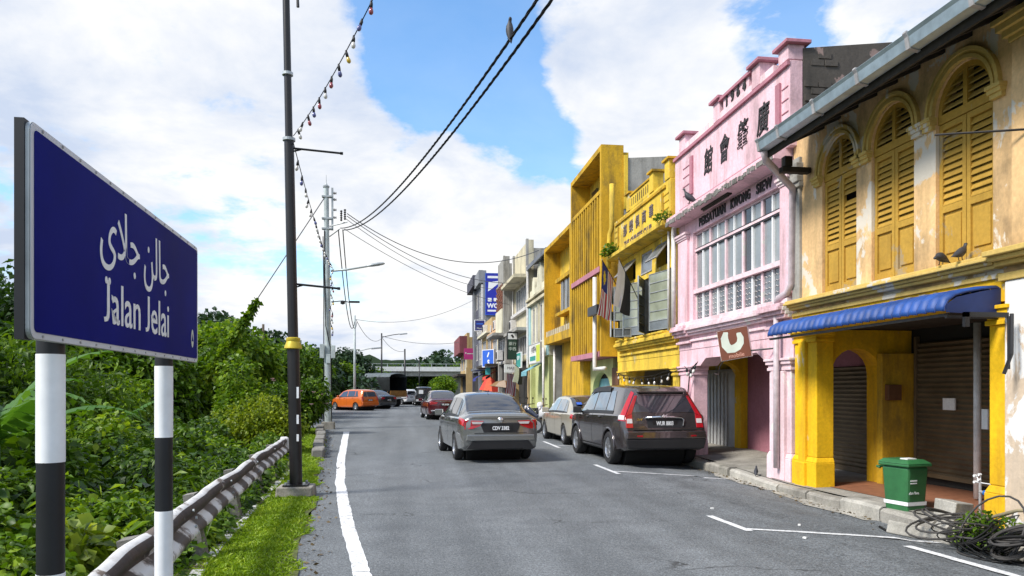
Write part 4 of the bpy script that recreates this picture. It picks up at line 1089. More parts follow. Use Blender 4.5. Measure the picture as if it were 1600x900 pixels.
# ---------- 5: smaller box-fronted yellow block
def house_box():
    Y0, Y1 = 25.9, 31.1; xf = 5.62
    root = house('shophouse', (Y0 + Y1) / 2, 'deep-yellow box-fronted block with balcony beside the tall finned block', xf)
    zb, zt = 3.40, 7.42
    mb = MB()
    mb.box(xf, 6.3, Y0, Y0 + 0.16, zb, zt); mb.box(xf, 6.3, Y1 - 0.16, Y1, zb, zt); mb.box(xf, 6.3, Y0 + 0.16, Y1 - 0.16, zt - 0.15, zt); mb.build('box_frame', P_deep, root)
    mb = MB(); mb.box(xf, 6.3, Y0 + 0.16, Y1 - 0.16, zb, zb + 0.3); mb.build('bottom_slab', P_deep, root)
    mb = MB(); mb.box(6.28, 6.5, Y0 + 0.16, Y1 - 0.16, zb + 0.3, zt - 0.15); mb.build('recessed_wall', P_club, root)
    mb = MB(); mb.box(5.9, 6.28, Y0 + 0.5, Y1 - 1.0, 5.85, 6.0); mb.build('window_hood', P_deep, root)
    mb = MB(); mb.box(5.9, 6.28, Y0 + 0.5, Y1 - 1.0, 4.5, 4.62); mb.build('window_sill', P_deep, root)
    for k in range(4):
        mb = MB(); mb.box(6.0, 6.05, Y0 + 0.8 + k * 0.75, Y0 + 1.3 + k * 0.75, 4.65, 5.82); mb.build('window', win_glass_dk, root)
    for k in range(12):
        mb = MB(); mb.box(xf + 0.02, xf + 0.1, Y0 + 0.3 + k * 0.4, Y0 + 0.44 + k * 0.4, zb + 0.301, zb + 0.52); mb.build('balustrade_post', P_cream, root)
    mb = MB(); mb.box(6.15, 6.5, Y0 + 0.02, Y1 - 1.2, 0, zb - 0.001); mb.build('ground_wall', P_deep, root)
    mb = MB(); mb.box(6.42, 6.5, Y1 - 1.19, Y1 - 0.1, 0.0, 2.4); mb.build('door', dark_inside, root)
    shell(root, Y0 + 0.02, Y1 - 0.02, 6.52, 13, 0, 7.0, P_grey)
    mb = MB(); mb.tube([(5.95, 30.5, 3.2), (5.95, 30.5, 0.2)], 0.055, 8); mb.build('drain_pipe', pipe_white, root, smooth=True)
    return root
house_box()
# ------------------------------------------------------------------ shophouses, far end
def far_house(label, y0, y1, x, ztop, mat, windows=(), slabs=(), piers=(), ground='dark', rear=None, depth=8.0, zground=3.0, gwall=None):
    root = house('shophouse', (y0 + y1) / 2, label, x)
    holes = [[(a, c), (b, c), (b, d), (a, d)] for (a, b, c, d, _) in windows]
    mb = MB(); mb.panel([(y0, zground), (y1, zground), (y1, ztop), (y0, ztop)], holes, x, x + 0.25); mb.build('front_wall', mat, root)
    for (a, b, c, d, gm) in windows:
        fr = MB(); t = 0.05
        fr.box(x + 0.02, x + 0.1, a, a + t, c, d); fr.box(x + 0.02, x + 0.1, b - t, b, c, d); fr.box(x + 0.02, x + 0.1, a + t, b - t, c, c + t); fr.box(x + 0.02, x + 0.1, a + t, b - t, d - t, d)
        n = max(1, int((b - a) / 0.8))
        for k in range(1, n): fr.box(x + 0.03, x + 0.09, a + (b - a) * k / n - 0.025, a + (b - a) * k / n + 0.025, c + t, d - t)
        f = fr.build('window', pipe_white, root)
        for k in range(n):
            mb = MB(); p, q = a + (b - a) * k / n + 0.04, a + (b - a) * (k + 1) / n - 0.04
            mb.add([(x + 0.07, p, c + t), (x + 0.07, q, c + t), (x + 0.07, q, d - t), (x + 0.07, p, d - t)], [(0, 1, 2, 3)]); mb.build('pane', gm, f)
    for (a, b, c, d, pr, m) in slabs:
        mb = MB(); mb.box(x - pr, x - 0.002, a, b, c, d); mb.build('canopy_slab', m, root)
    for (a, b, c, d, pr, m) in piers:
        mb = MB(); mb.box(x - pr, x - 0.003, a, b, c, d); mb.build('pier', m, root)
    mb = MB(); mb.box(x + 0.26, x + depth, y0 + 0.01, y1 - 0.01, 0.0, ztop - 0.4); mb.build('rear_block', rear or P_grey, root)
    for yy in (y0 + 0.02, y1 - 0.42):
        mb = MB(); mb.box(x, x + 0.259, yy, yy + 0.4, 0, zground - 0.002); mb.build('pillar', gwall or mat, root)
    mb = MB(); mb.box(x + 0.20, x + 0.258, y0 + 0.43, y1 - 0.43, 0, zground - 0.003); mb.build('shop_opening', dark_inside if ground == 'dark' else ground, root)
    return root
# cream house with scalloped parapet and pale blue trim
r6 = far_house('cream house with curvy parapet and pale blue pilaster strips next to the yellow box block', 31.15, 36.3, 5.85, 6.3, P_cream2,
               [(31.9, 32.5, 3.7, 5.4, dark_glass), (32.9, 33.5, 3.7, 5.4, dark_glass), (33.9, 34.5, 3.7, 5.4, dark_glass), (34.9, 35.5, 3.7, 5.4, dark_glass)],
               [(31.15, 36.3, 5.55, 5.68, 0.16, P_cream), (31.15, 36.3, 5.78, 5.88, 0.22, P_cream)],
               [(31.2, 31.5, 3.0, 5.5, 0.08, teal_trim), (35.9, 36.2, 3.0, 5.5, 0.08, teal_trim), (33.55, 33.8, 3.0, 5.5, 0.05, P_cream)], P_green, gwall=P_green)
for k, (c, w, hh) in enumerate(((32.0, 0.8, 0.6), (33.7, 1.3, 1.15), (35.4, 0.8, 0.6))):
    mb = MB(); mb.panel([(c - w / 2, 6.301)] + arc_pts(c - w / 2, c + w / 2, 6.301, hh, 10)[1:-1] + [(c + w / 2, 6.301)], [], 5.87, 6.05); mb.build('parapet_scroll', P_cream2, r6)
mb = MB(); mb.add([(6.0, 31.2, 6.6), (6.0, 36.3, 6.6), (10.5, 36.3, 8.55), (10.5, 31.2, 8.55)], [(0, 1, 2, 3)]); mb.add([(5.7, 31.2, 7.55), (5.7, 36.3, 7.55), (10, 36.3, 8.75), (10, 31.2, 8.75)], [(0, 1, 2, 3)]); mb.box(5.68, 5.74, 31.2, 36.3, 7.35, 7.54); mb.build('tin_roof', tin_roof, r6)
mb = MB(); mb.box(6.2, 9, 31.2, 36.28, 6.0, 7.5); mb.build('rear_wall', P_greyblue, r6)
mb = MB(); mb.tube([(5.75, 36.32, 7.6), (5.75, 36.32, 2.6)], 0.07, 8); mb.build('drain_pipe', pipe_white, r6)
# cream concrete house with tall raking parapet
r7 = far_house('cream concrete house with tall leaning parapet slab and shaded canopy', 36.35, 41.5, 5.8, 8.9, P_cream,
               [(36.8, 40.9, 5.7, 6.9, win_glass_dk), (37.0, 40.6, 3.3, 4.3, dark_glass)],
               [(36.35, 41.5, 7.05, 7.22, 0.75, P_cream), (36.35, 41.5, 5.45, 5.6, 0.2, pipe_white), (36.35, 41.5, 4.45, 4.6, 0.6, P_grey)],
               [(36.36, 36.6, 7.23, 8.95, 0.12, P_grey), (41.2, 41.5, 7.23, 8.95, 0.1, P_grey)], gwall=P_tan)
# grey concrete house with brick lattice
r8 = far_house('grey concrete house with red brick lattice screen above its white balcony', 41.55, 45.0, 5.3, 9.0, P_grey,
               [(42.0, 44.8, 3.1, 4.4, win_glass_dk)], [(41.55, 45.0, 7.5, 7.6, 0.12, P_grey), (41.55, 45.0, 4.55, 4.7, 0.7, P_grey)],
               [(41.9, 44.9, 4.75, 6.1, 0.16, P_cream2), (41.56, 41.8, 4.7, 9.02, 0.1, P_grey)])
mb = MB()
for r in range(9):
    for k in range(9):
        if (r + k) % 2 == 0: mb.box(5.16, 5.24, 41.95 + k * 0.33, 42.22 + k * 0.33, 6.2 + r * 0.15, 6.32 + r * 0.15)
mb.box(5.245, 5.295, 41.9, 44.9, 6.12, 7.48); mb.build('brick_lattice', brick_red, r8, kind='stuff')
# row of lower houses
r9 = far_house('low salmon-fronted house with white framed windows', 45.05, 52.0, 5.7, 6.2, P_orangey,
               [(45.4, 48.0, 3.2, 4.9, win_glass), (48.5, 51.5, 3.2, 4.9, win_glass)], [(45.05, 52.0, 5.15, 5.3, 0.35, P_orangey), (45.05, 52.0, 2.95, 3.1, 1.1, soffit)], [(48.1, 48.4, 3.1, 5.1, 0.06, P_cream2)])
r9b = far_house('low tan house beside the grey block with the blue sign', 52.05, 59.2, 5.7, 6.6, P_tan,
                [(52.5, 55.0, 3.3, 5.2, dark_glass), (55.6, 58.6, 3.3, 5.2, win_glass_dk)], [(52.05, 59.2, 5.5, 5.65, 0.4, P_cream2), (52.05, 59.2, 2.95, 3.1, 0.9, tin_roof)], [(55.1, 55.5, 3.1, 5.4, 0.06, P_tan)])
r10 = far_house('tall grey block carrying a blue vertical sign on its flank', 59.3, 63.2, 5.8, 11.0, P_greyblue,
                [(59.8, 62.8, 4.0, 5.4, dark_glass), (59.8, 62.8, 6.2, 7.6, dark_glass), (59.8, 62.8, 8.3, 9.6, dark_glass)], [(59.3, 63.2, 10.0, 11.02, 0.35, P_greyblue)], [(59.35, 59.6, 3.0, 9.9, 0.15, pipe_white)], rear=P_greyblue)
r11 = far_house('tall dark block at the far end of the row', 63.3, 69.7, 5.8, 11.2, P_darkblock,
                [(64.0, 69.0, 4.0, 5.4, dark_glass), (64.0, 69.0, 6.2, 7.6, dark_glass), (64.0, 69.0, 8.4, 9.8, dark_glass)], [(63.3, 69.7, 10.3, 11.22, 0.5, P_darkblock)], [(66.0, 66.5, 3.0, 10.2, 0.2, P_greyblue)], rear=P_darkblock)
r12 = far_house('tan and maroon corner house with bay balcony behind the magenta sign', 71.0, 80.0, 5.4, 6.9, P_tan,
                [(72, 75, 3.4, 4.6, dark_glass), (76, 79, 3.4, 4.6, dark_glass)], [(71, 80, 5.0, 6.6, 0.7, P_maroon), (71, 80, 2.8, 3.0, 0.9, soffit)], [(71.02, 71.6, 3.0, 5.0, 0.1, P_cream2)], rear=P_tan)
mb = MB(); mb.box(5.3, 12.0, 70.8, 70.99, 0.2, 3.6); mb.build('flank_wall', P_tan, r12)

# ------------------------------------------------------------------ signs, flags, awning, parasols on the row
def board(name, label, c, size, M, mat, th=0.06, frame=None, cat='sign'):
    """thin box sign centred on c; M columns: reading dir, up, normal"""
    root = empty(name, c, 0, label, cat)
    mb = MB(); mb.obox(c, (size[0] / 2, size[1] / 2, th / 2), M); mb.build('panel', mat, root, bevel=0.004)
    if frame:
        mb = MB(); w, hh = size[0] / 2, size[1] / 2; c = Vector(c)
        for (dx, dy, sx, sy) in ((0, hh, w + 0.02, 0.02), (0, -hh, w + 0.02, 0.02), (w, 0, 0.02, hh - 0.02), (-w, 0, 0.02, hh - 0.02)):
            mb.obox(c + M @ Vector((dx, dy, 0)), (sx, sy, th / 2 + 0.008), M)
        mb.build('rim', frame, root)
    return root
def on_board(root, c, M, dx, dy, out=0.035): return Vector(c) + M @ Vector((dx, dy, out))
def col_mat(name, c, rough=0.45): return plain(name, c, rough, var=0.1, vscale=4)
magenta = col_mat('magenta_sign', (0.42, 0.03, 0.17)); navy = col_mat('navy_sign', (0.02, 0.022, 0.16)); blue = col_mat('blue_sign', (0.03, 0.12, 0.55)); deepblue = col_mat('royal_blue_sign', (0.012, 0.02, 0.36))
dkgreen = col_mat('dark_green_sign', (0.012, 0.035, 0.018)); teal = col_mat('teal_sign', (0.03, 0.30, 0.25)); lime = col_mat('lime_sign_print', (0.55, 0.62, 0.06)); cyan = col_mat('cyan_sign', (0.10, 0.62, 0.66)); brown = col_mat('brown_sign', (0.15, 0.042, 0.018)); sage = col_mat('pale_sage_logo', (0.55, 0.60, 0.52))
white_sign = col_mat('white_sign', (0.75, 0.74, 0.70)); red_cloth = col_mat('red_cloth', (0.62, 0.05, 0.03), 0.8); white_cloth = col_mat('white_cloth', (0.75, 0.75, 0.78), 0.85); black_cloth = col_mat('black_cloth', (0.02, 0.02, 0.024), 0.85); blue_cloth = col_mat('blue_cloth', (0.02, 0.03, 0.22), 0.85); yellow_cloth = col_mat('yellow_cloth', (0.75, 0.55, 0.03), 0.8); flag_red = col_mat('flag_red', (0.5, 0.03, 0.06), 0.85); brown_cloth = col_mat('brown_parasol_cloth', (0.20, 0.115, 0.045), 0.85)

c = (5.5, 32.7, 3.12); s = board('signboard', 'white and lime shop signboard over the green-fronted shop', c, (3.0, 0.85), STREET, white_sign, frame=pipe_grey)
lettering('小食中心', 0.36, black_text, s, on_board(s, c, STREET, -0.1, 0.2), extrude=0.003)
mb = MB(); mb.obox(on_board(s, c, STREET, 0.95, -0.02, 0.034), (0.45, 0.36, 0.003), STREET); mb.build('lime_print', lime, s)
mb = MB(); mb.obox(on_board(s, c, STREET, -0.45, -0.2, 0.034), (0.75, 0.1, 0.003), STREET); mb.build('green_print', teal, s)
c = (5.45, 37.3, 3.0); s = board('signboard', 'small teal shop sign with white lettering', c, (1.7, 0.75), STREET, teal, frame=white_text)
lettering('KEDAI', 0.3, white_text, s, on_board(s, c, STREET, 0, 0.12), extrude=0.003)
c = (5.2, 37.9, 3.75); s = board('hanging_sign', 'tall dark green hanging sign with a small white top panel', c, (0.52, 1.35), CAMWARD, dkgreen, 0.12, frame=black_metal)
mb = MB(); mb.obox(on_board(s, c, CAMWARD, 0, 0.5, 0.062), (0.24, 0.15, 0.004), CAMWARD); mb.build('white_panel', white_sign, s)
mb = MB(); mb.obox(on_board(s, c, CAMWARD, 0.0, 0.5, 0.068), (0.05, 0.09, 0.003), CAMWARD @ Matrix.Rotation(0.6, 3, 'Z')); mb.build('emblem', black_text, s)
lettering('藥行', 0.2, sage, s, on_board(s, c, CAMWARD, 0, 0.12, 0.062), CAMWARD, extrude=0.003); lettering('中西', 0.2, sage, s, on_board(s, c, CAMWARD, 0, -0.14, 0.062), CAMWARD, extrude=0.003)
mb = MB(); mb.tube([(5.0, 37.9, 4.47), (5.8, 37.9, 4.47)], 0.025, 6); mb.build('bracket', black_metal, s)
c = (5.25, 38.6, 2.62); s = board('signboard', 'white box sign under the dark green hanging sign', c, (0.75, 0.42), CAMWARD, white_sign, 0.15)
lettering('MAJU', 0.2, grey_text, s, on_board(s, c, CAMWARD, 0, 0, 0.078), CAMWARD, extrude=0.003)
c = (4.85, 46.0, 3.45); Mt = Matrix.Rotation(R(-58), 3, 'Z') @ CAMWARD
s = board('signboard', 'bright blue angled shop sign with white figure and letter S', c, (1.15, 1.05), Mt, blue, 0.14, frame=white_text)
lettering('S', 0.42, white_text, s, on_board(s, c, Mt, 0.05, -0.25, 0.072), Mt, bold=0.02, extrude=0.003)
mb = MB(); mb.obox(on_board(s, c, Mt, 0.02, 0.22, 0.073), (0.05, 0.16, 0.003), Mt @ Matrix.Rotation(-0.5, 3, 'Z')); mb.build('white_figure', white_text, s)
mb = MB(); mb.tube([c, (5.7, 46.2, 3.45)], 0.03, 6); mb.build('bracket', black_metal, s)
c = (4.95, 47.5, 2.75); board('hanging_sign', 'small cyan box sign below the bright blue sign', c, (0.3, 0.55), CAMWARD, cyan, 0.1)
c = (5.35, 57.5, 6.45); s = board('hanging_sign', 'navy box sign with white edge projecting over the street', c, (0.78, 0.82), CAMWARD, navy, 0.2, frame=white_text)
lettering('Maxis', 0.2, sage, s, on_board(s, c, CAMWARD, 0, -0.22, 0.102), CAMWARD, extrude=0.003)
mb = MB(); mb.obox(on_board(s, c, CAMWARD, 0, 0.12, 0.102), (0.26, 0.05, 0.004), CAMWARD); mb.build('print_line', blue, s)
mb = MB(); mb.tube([(5.3, 57.52, 6.9), (5.8, 57.52, 6.9)], 0.03, 6); mb.build('bracket', black_metal, s)
c = (5.55, 68.0, 4.75); s = board('hanging_sign', 'wide magenta banner sign with thin white lettering', c, (1.3, 1.02), CAMWARD, magenta, 0.15)
mb = MB(); mb.obox(on_board(s, c, CAMWARD, 0.06, 0.02, 0.078), (0.45, 0.035, 0.003), CAMWARD); mb.obox(on_board(s, c, CAMWARD, -0.5, 0.08, 0.078), (0.06, 0.06, 0.003), CAMWARD); mb.build('white_print', sage, s)
c = (6.55, 59.2, 9.1); s = board('wall_sign', 'tall royal blue sign with white emblem and letters WO on the grey block flank', c, (1.15, 3.3), CAMWARD, deepblue, 0.12, frame=blue)
mb = MB(); mb.obox(on_board(s, c, CAMWARD, 0, 1.35, 0.063), (0.42, 0.09, 0.003), CAMWARD); mb.build('white_line', white_text, s)
mb = MB(); q = [(-0.35, 0.95), (0.45, 1.05), (0.45, 0.85), (-0.1, 0.4), (-0.38, 0.2)]
mb.add([on_board(s, c, CAMWARD, a, b, 0.064) for a, b in q], [(0, 1, 2, 3, 4)]); mb.build('white_emblem', white_text, s)
for dx in (-0.25, 0.22):
    mb = MB(); mb.obox(on_board(s, c, CAMWARD, dx, -0.45, 0.063), (0.15, 0.14, 0.003), CAMWARD); mb.build('white_square', white_text, s)
lettering('WO', 0.5, white_text, s, on_board(s, c, CAMWARD, 0.0, -0.92, 0.063), CAMWARD, bold=0.02, extrude=0.003)
mb = MB(); mb.obox(on_board(s, c, CAMWARD, 0, -1.32, 0.063), (0.42, 0.07, 0.003), CAMWARD); mb.build('white_line', white_text, s)
# brown square sign, hanging crooked under the pink house
c = (5.62, 12.42, 2.34); Mt = Matrix.Rotation(R(-40), 3, 'Z') @ CAMWARD @ Matrix.Rotation(R(9), 3, 'Z')
s = board('hanging_sign', 'crooked square brown sign with pale horseshoe emblem under the pink house', c, (0.53, 0.53), Mt, white_sign, 0.10)
mb = MB(); mb.obox(on_board(s, c, Mt, 0.004, 0, 0.052), (0.262, 0.262, 0.004), Mt); mb.build('face', brown, s)
mb = MB()
def blob_strip(pts, rad, out):
    vs = []; fs = []; n = len(pts)
    for i, (p, w) in enumerate(zip(pts, rad)):
        a = Vector(pts[max(i - 1, 0)]); b = Vector(pts[min(i + 1, n - 1)]); t = (b - a).normalized(); nn = Vector((-t.y, t.x))
        for sg in (-1, 1): v = Vector(p) + nn * w * sg; vs.append(on_board(None, c, Mt, v.x, v.y, out))
    for i in range(n - 1): fs.append((2 * i, 2 * i + 1, 2 * i + 3, 2 * i + 2))
    return vs, fs
P1 = [(-0.07, 0.205), (-0.11, 0.20), (-0.145, 0.12), (-0.14, 0.0), (-0.09, -0.08), (-0.01, -0.085), (0.06, -0.06), (0.115, 0.0), (0.13, 0.08), (0.11, 0.15), (0.075, 0.165)]
R1 = [0.012, 0.045, 0.065, 0.075, 0.075, 0.07, 0.07, 0.062, 0.055, 0.045, 0.012]
mb.add(*blob_strip(P1, R1, 0.058)); mb.build('emblem', sage, s)
lettering('mobile', 0.10, col_mat('salmon_letter', (0.62, 0.32, 0.24)), s, on_board(s, c, Mt, 0.02, -0.205, 0.058), Mt, extrude=0.003)
mb = MB(); mb.tube([(5.65, 12.4, 2.2), (6.1, 11.9, 2.24)], 0.016, 6); mb.tube([(5.5, 12.6, 2.06), (5.55, 12.9, 1.95), (5.8, 13.5, 1.82), (6.05, 14.3, 1.86)], 0.010, 6); mb.build('bracket', black_metal, s)

# blue tin awning with rounded nose
def awning():
    y0, y1 = 7.02, 10.85
    root = empty('awning', (XF, (y0 + y1) / 2, 2.3), 0, 'blue corrugated tin awning with scalloped nose over the roller shutters', 'awning')
    prof = [(6.07, 2.60), (5.88, 2.585), (5.70, 2.555), (5.57, 2.515), (5.49, 2.46), (5.455, 2.40), (5.45, 2.35)]
    n = 27; pitch = (y1 - y0) / n; vs = []; fs = []; per = 8
    cols = n * per + 1
    for i in range(cols):
        y = y0 + (y1 - y0) * i / (cols - 1); ph = (i % per) / per
        rib = 0.042 * abs(math.sin(math.pi * ph)) ** 0.7
        for k, (x, z) in enumerate(prof):
            f = min(1, k / 2); vs.append((x - rib * 0.9 * f, y, z + rib * (0.9 if k < 5 else 0.2)))
    m = len(prof)
    for i in range(cols - 1):
        for k in range(m - 1): fs.append((i * m + k, (i + 1) * m + k, (i + 1) * m + k + 1, i * m + k + 1))
    mb = MB(); mb.add(vs, fs); o = mb.build('tin_sheet', blue_tin, root); auto_smooth(o.data, 40)
    sl = o.modifiers.new('solid', 'SOLIDIFY'); sl.thickness = 0.006
    mb = MB(); mb.add([(6.08, y0 - 0.01, 2.60), (5.90, y0 - 0.01, 2.57), (5.58, y0 - 0.01, 2.50), (5.46, y0 - 0.01, 2.42), (5.46, y0 - 0.01, 2.34), (6.08, y0 - 0.01, 2.32)], [(0, 1, 2, 3, 4, 5)])
    e = mb.build('end_sheet', blue_tin_dark, root); sl = e.modifiers.new('solid', 'SOLIDIFY'); sl.thickness = 0.01
    mb = MB(); mb.box(5.47, 6.05, y0, y0 + 0.03, 2.28, 2.31); mb.box(5.47, 5.51, y0 + 0.03, y1, 2.30, 2.33); mb.box(6.0, 6.06, y0 + 0.03, y1, 2.56, 2.59); mb.build('frame', black_metal, root)
    for i in range(n + 1):                                   # dark tubes painting in the crease shade between the ribs
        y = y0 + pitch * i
        mb = MB(); mb.tube([(x - 0.004, y, z + 0.004) for x, z in prof], 0.009, 5); mb.build('crease_shade', blue_tin_dark, root)
    rg = random.Random(5); mb = MB(); y = y0 + 0.1
    for _ in range(16):
        y = rg.uniform(y0 + 0.1, y1 - 0.2); mb.box(5.98 - rg.uniform(0, .15), 6.05, y, y + rg.uniform(.04, .14), 2.612, 2.635)
    mb.build('debris', concrete_dark, root, kind='stuff')
awning()

# flags: hanging cloth with folds
def flag(label, tip, base, w, hgt, painter, mats, seed):
    """cloth hangs limp from an inclined staff"""
    rg = random.Random(seed); tip = Vector(tip); base = Vector(base)
    root = empty('flag', base, 0, label, 'flag')
    mb = MB(); mb.tube([base, tip], 0.013, 6); mb.build('staff', black_metal, root)
    d = (base - tip).normalized(); nu, nv = 28, 28; vs = []; fs = []; mi = []
    for j in range(nv + 1):
        v = j / nv                                   # along the fly, falls straight down
        for i in range(nu + 1):
            u = i / nu                               # along the staff
            p = tip + d * (0.03 + u * hgt * (1 - 0.30 * v))
            p += Vector((-0.25 * v * v * (1 - u) * hgt * 0.4, 0, -v * w * (1 - 0.12 * u)))
            fold = math.sin(u * 9 + v * 2.0 + seed) * 0.05 * v + math.sin(u * 17 - v * 3) * 0.025 * v
            p += Vector((fold, fold * 1.2 + 0.16 * v * (0.5 - u), 0.03 * math.sin(u * 7) * v))
            vs.append(p)
    mb = MB()
    for j in range(nv):
        for i in range(nu):
            a = j * (nu + 1) + i; mb.cur = painter((i + 0.5) / nu, (j + 0.5) / nv)
            fs.append(((a, a + 1, a + nu + 2, a + nu + 1), mb.cur))
    mb.v = [tuple(p) for p in vs]; mb.f = [f for f, _ in fs]; mb.m = [m for _, m in fs]
    mb.build('cloth', mats, root, smooth=True)
flag('striped red and white flag with blue corner hanging from the yellow club', (5.0, 19.15, 4.95), (5.95, 20.6, 4.25), 1.45, 1.05,
     lambda u, v: 2 if (u < 0.5 and v < 0.5) and not ((u - 0.25) ** 2 + (v - 0.25) ** 2 < 0.016) else (3 if (u < 0.5 and v < 0.5) else int(u * 14) % 2), [flag_red, white_cloth, blue_cloth, yellow_cloth], 1)
flag('white over black flag hanging from the yellow club', (5.05, 17.75, 4.75), (6.05, 19.1, 3.75), 1.15, 1.0, lambda u, v: 0 if u < 0.5 else 1, [white_cloth, black_cloth], 4)
flag('white over black flag hanging in front of the far cream house', (5.05, 36.0, 2.75), (5.75, 36.8, 2.3), 0.85, 0.85, lambda u, v: 0 if u < 0.5 else 1, [white_cloth, black_cloth], 2)
flag('striped red and white flag hanging in front of the far cream house', (5.0, 38.6, 2.35), (5.7, 39.2, 2.3), 1.3, 0.8, lambda u, v: int(u * 14) % 2, [flag_red, white_cloth], 3)
def parasol(label, c, r, hgt, mats, tilt=0.0, drop=0.42):
    root = empty('parasol', c, 0, label, 'parasol')
    c = Vector(c)
    mb = MB(); mb.tube([c, c + Vector((tilt * 0.6, 0, hgt))], 0.025, 6); mb.build('pole', pipe_grey, root)
    n = 8; top = c + Vector((tilt * 0.6, 0, hgt + 0.1))
    mb = MB()
    for k in range(n):
        a0, a1 = 2 * math.pi * k / n, 2 * math.pi * (k + 1) / n
        p = [top + Vector((r * math.cos(a), r * math.sin(a), -drop - tilt * r * math.cos(a) * 0.5)) for a in (a0, a1)]
        q = [top + Vector((r * .55 * math.cos(a), r * .55 * math.sin(a), -drop * .32 - tilt * r * .55 * math.cos(a) * 0.5)) for a in (a0, a1)]
        mb.cur = k % len(mats); mb.add([top, q[0], q[1]], [(0, 1, 2)]); mb.add([q[0], p[0], p[1], q[1]], [(0, 1, 2, 3)])
    mb.build('canopy', mats, root)
parasol('brown parasol tilted over the kerb', (5.1, 41.5, 0.0), 0.85, 1.95, [brown_cloth, col_mat('pale_parasol_cloth', (0.36, 0.27, 0.2), 0.85)], 0.25)
parasol('red parasol beside the brown parasol', (5.0, 48.0, 0.0), 0.75, 2.25, [red_cloth, col_mat('orange_red_cloth', (0.66, 0.12, 0.06), 0.85)], 0.3, 0.95)

# air conditioner units and meter cabinets on the far fronts
def ac_unit(label, c):
    root = empty('air_conditioner', c, 0, label, 'air conditioner', 'air conditioners on the far fronts'); x, y, z = c
    mb = MB(); mb.box(x - 0.32, x, y - 0.42, y + 0.42, z, z + 0.58); mb.build('casing', pipe_white, root, bevel=0.02)
    mb = MB(); mb.lathe([(0.05, 0.0), (0.22, -0.012), (0.22, -0.03), (0.05, -0.035)], 16, (x - 0.32, y, z + 0.29), 'x'); mb.build('fan_grille', black_plastic, root)
    mb = MB(); mb.box(x - 0.3, x, y - 0.35, y - 0.3, z - 0.05, z - 0.002); mb.build('bracket', black_metal, root)
    mb = MB(); mb.box(x - 0.3, x, y + 0.3, y + 0.35, z - 0.05, z - 0.002); mb.build('bracket', black_metal, root)
ac_unit('air conditioner on the cream concrete house, near its lower windows', (5.8, 40.9, 4.75))
ac_unit('air conditioner on the grey lattice house front', (5.3, 43.0, 3.2))
ac_unit('air conditioner on the low salmon house', (5.7, 48.25, 5.4))
ac_unit('air conditioner on the low tan house', (5.7, 55.3, 5.7))
ac_unit('air conditioner low on the tall grey block', (5.8, 61.0, 5.6))
for k, (x, y, z0, z1, lab) in enumerate(((5.72, 41.45, 0.2, 8.6, 'beside the grey lattice house'), (5.62, 52.0, 0.2, 6.0, 'between the salmon and tan houses'), (5.58, 31.05, 0.2, 3.3, 'beside the white and lime signboard'))):
    mb = MB(); mb.tube([(x, y, z0), (x, y, z1)], 0.05, 8); mb.thing('rain_pipe', pipe_white if k != 1 else pipe_grey, (x, y, z0), 'upright rain pipe ' + lab, 'pipe', 'rain pipes on the far fronts', smooth=True)
for k, (y, x, w, m, lab) in enumerate(((34.0, 5.55, 1.6, door_teal, 'faded teal'), (50.0, 5.3, 2.2, red_cloth, 'red'), (56.5, 5.2, 2.4, blue_cloth, 'dark blue'))):
    mb = MB(); mb.add([(x + 0.4, y - w / 2, 2.75), (x + 0.4, y + w / 2, 2.75), (x - 0.35, y + w / 2, 2.35), (x - 0.35, y - w / 2, 2.35), (x - 0.36, y - w / 2, 2.15), (x - 0.36, y + w / 2, 2.15)], [(0, 1, 2, 3), (3, 2, 5, 4)])
    o = mb.thing('cloth_awning', m, (x, y, 2.4), lab + ' cloth awning over a far shop', 'awning', 'cloth awnings over the far shops'); sl = o.modifiers.new('s', 'SOLIDIFY'); sl.thickness = 0.01
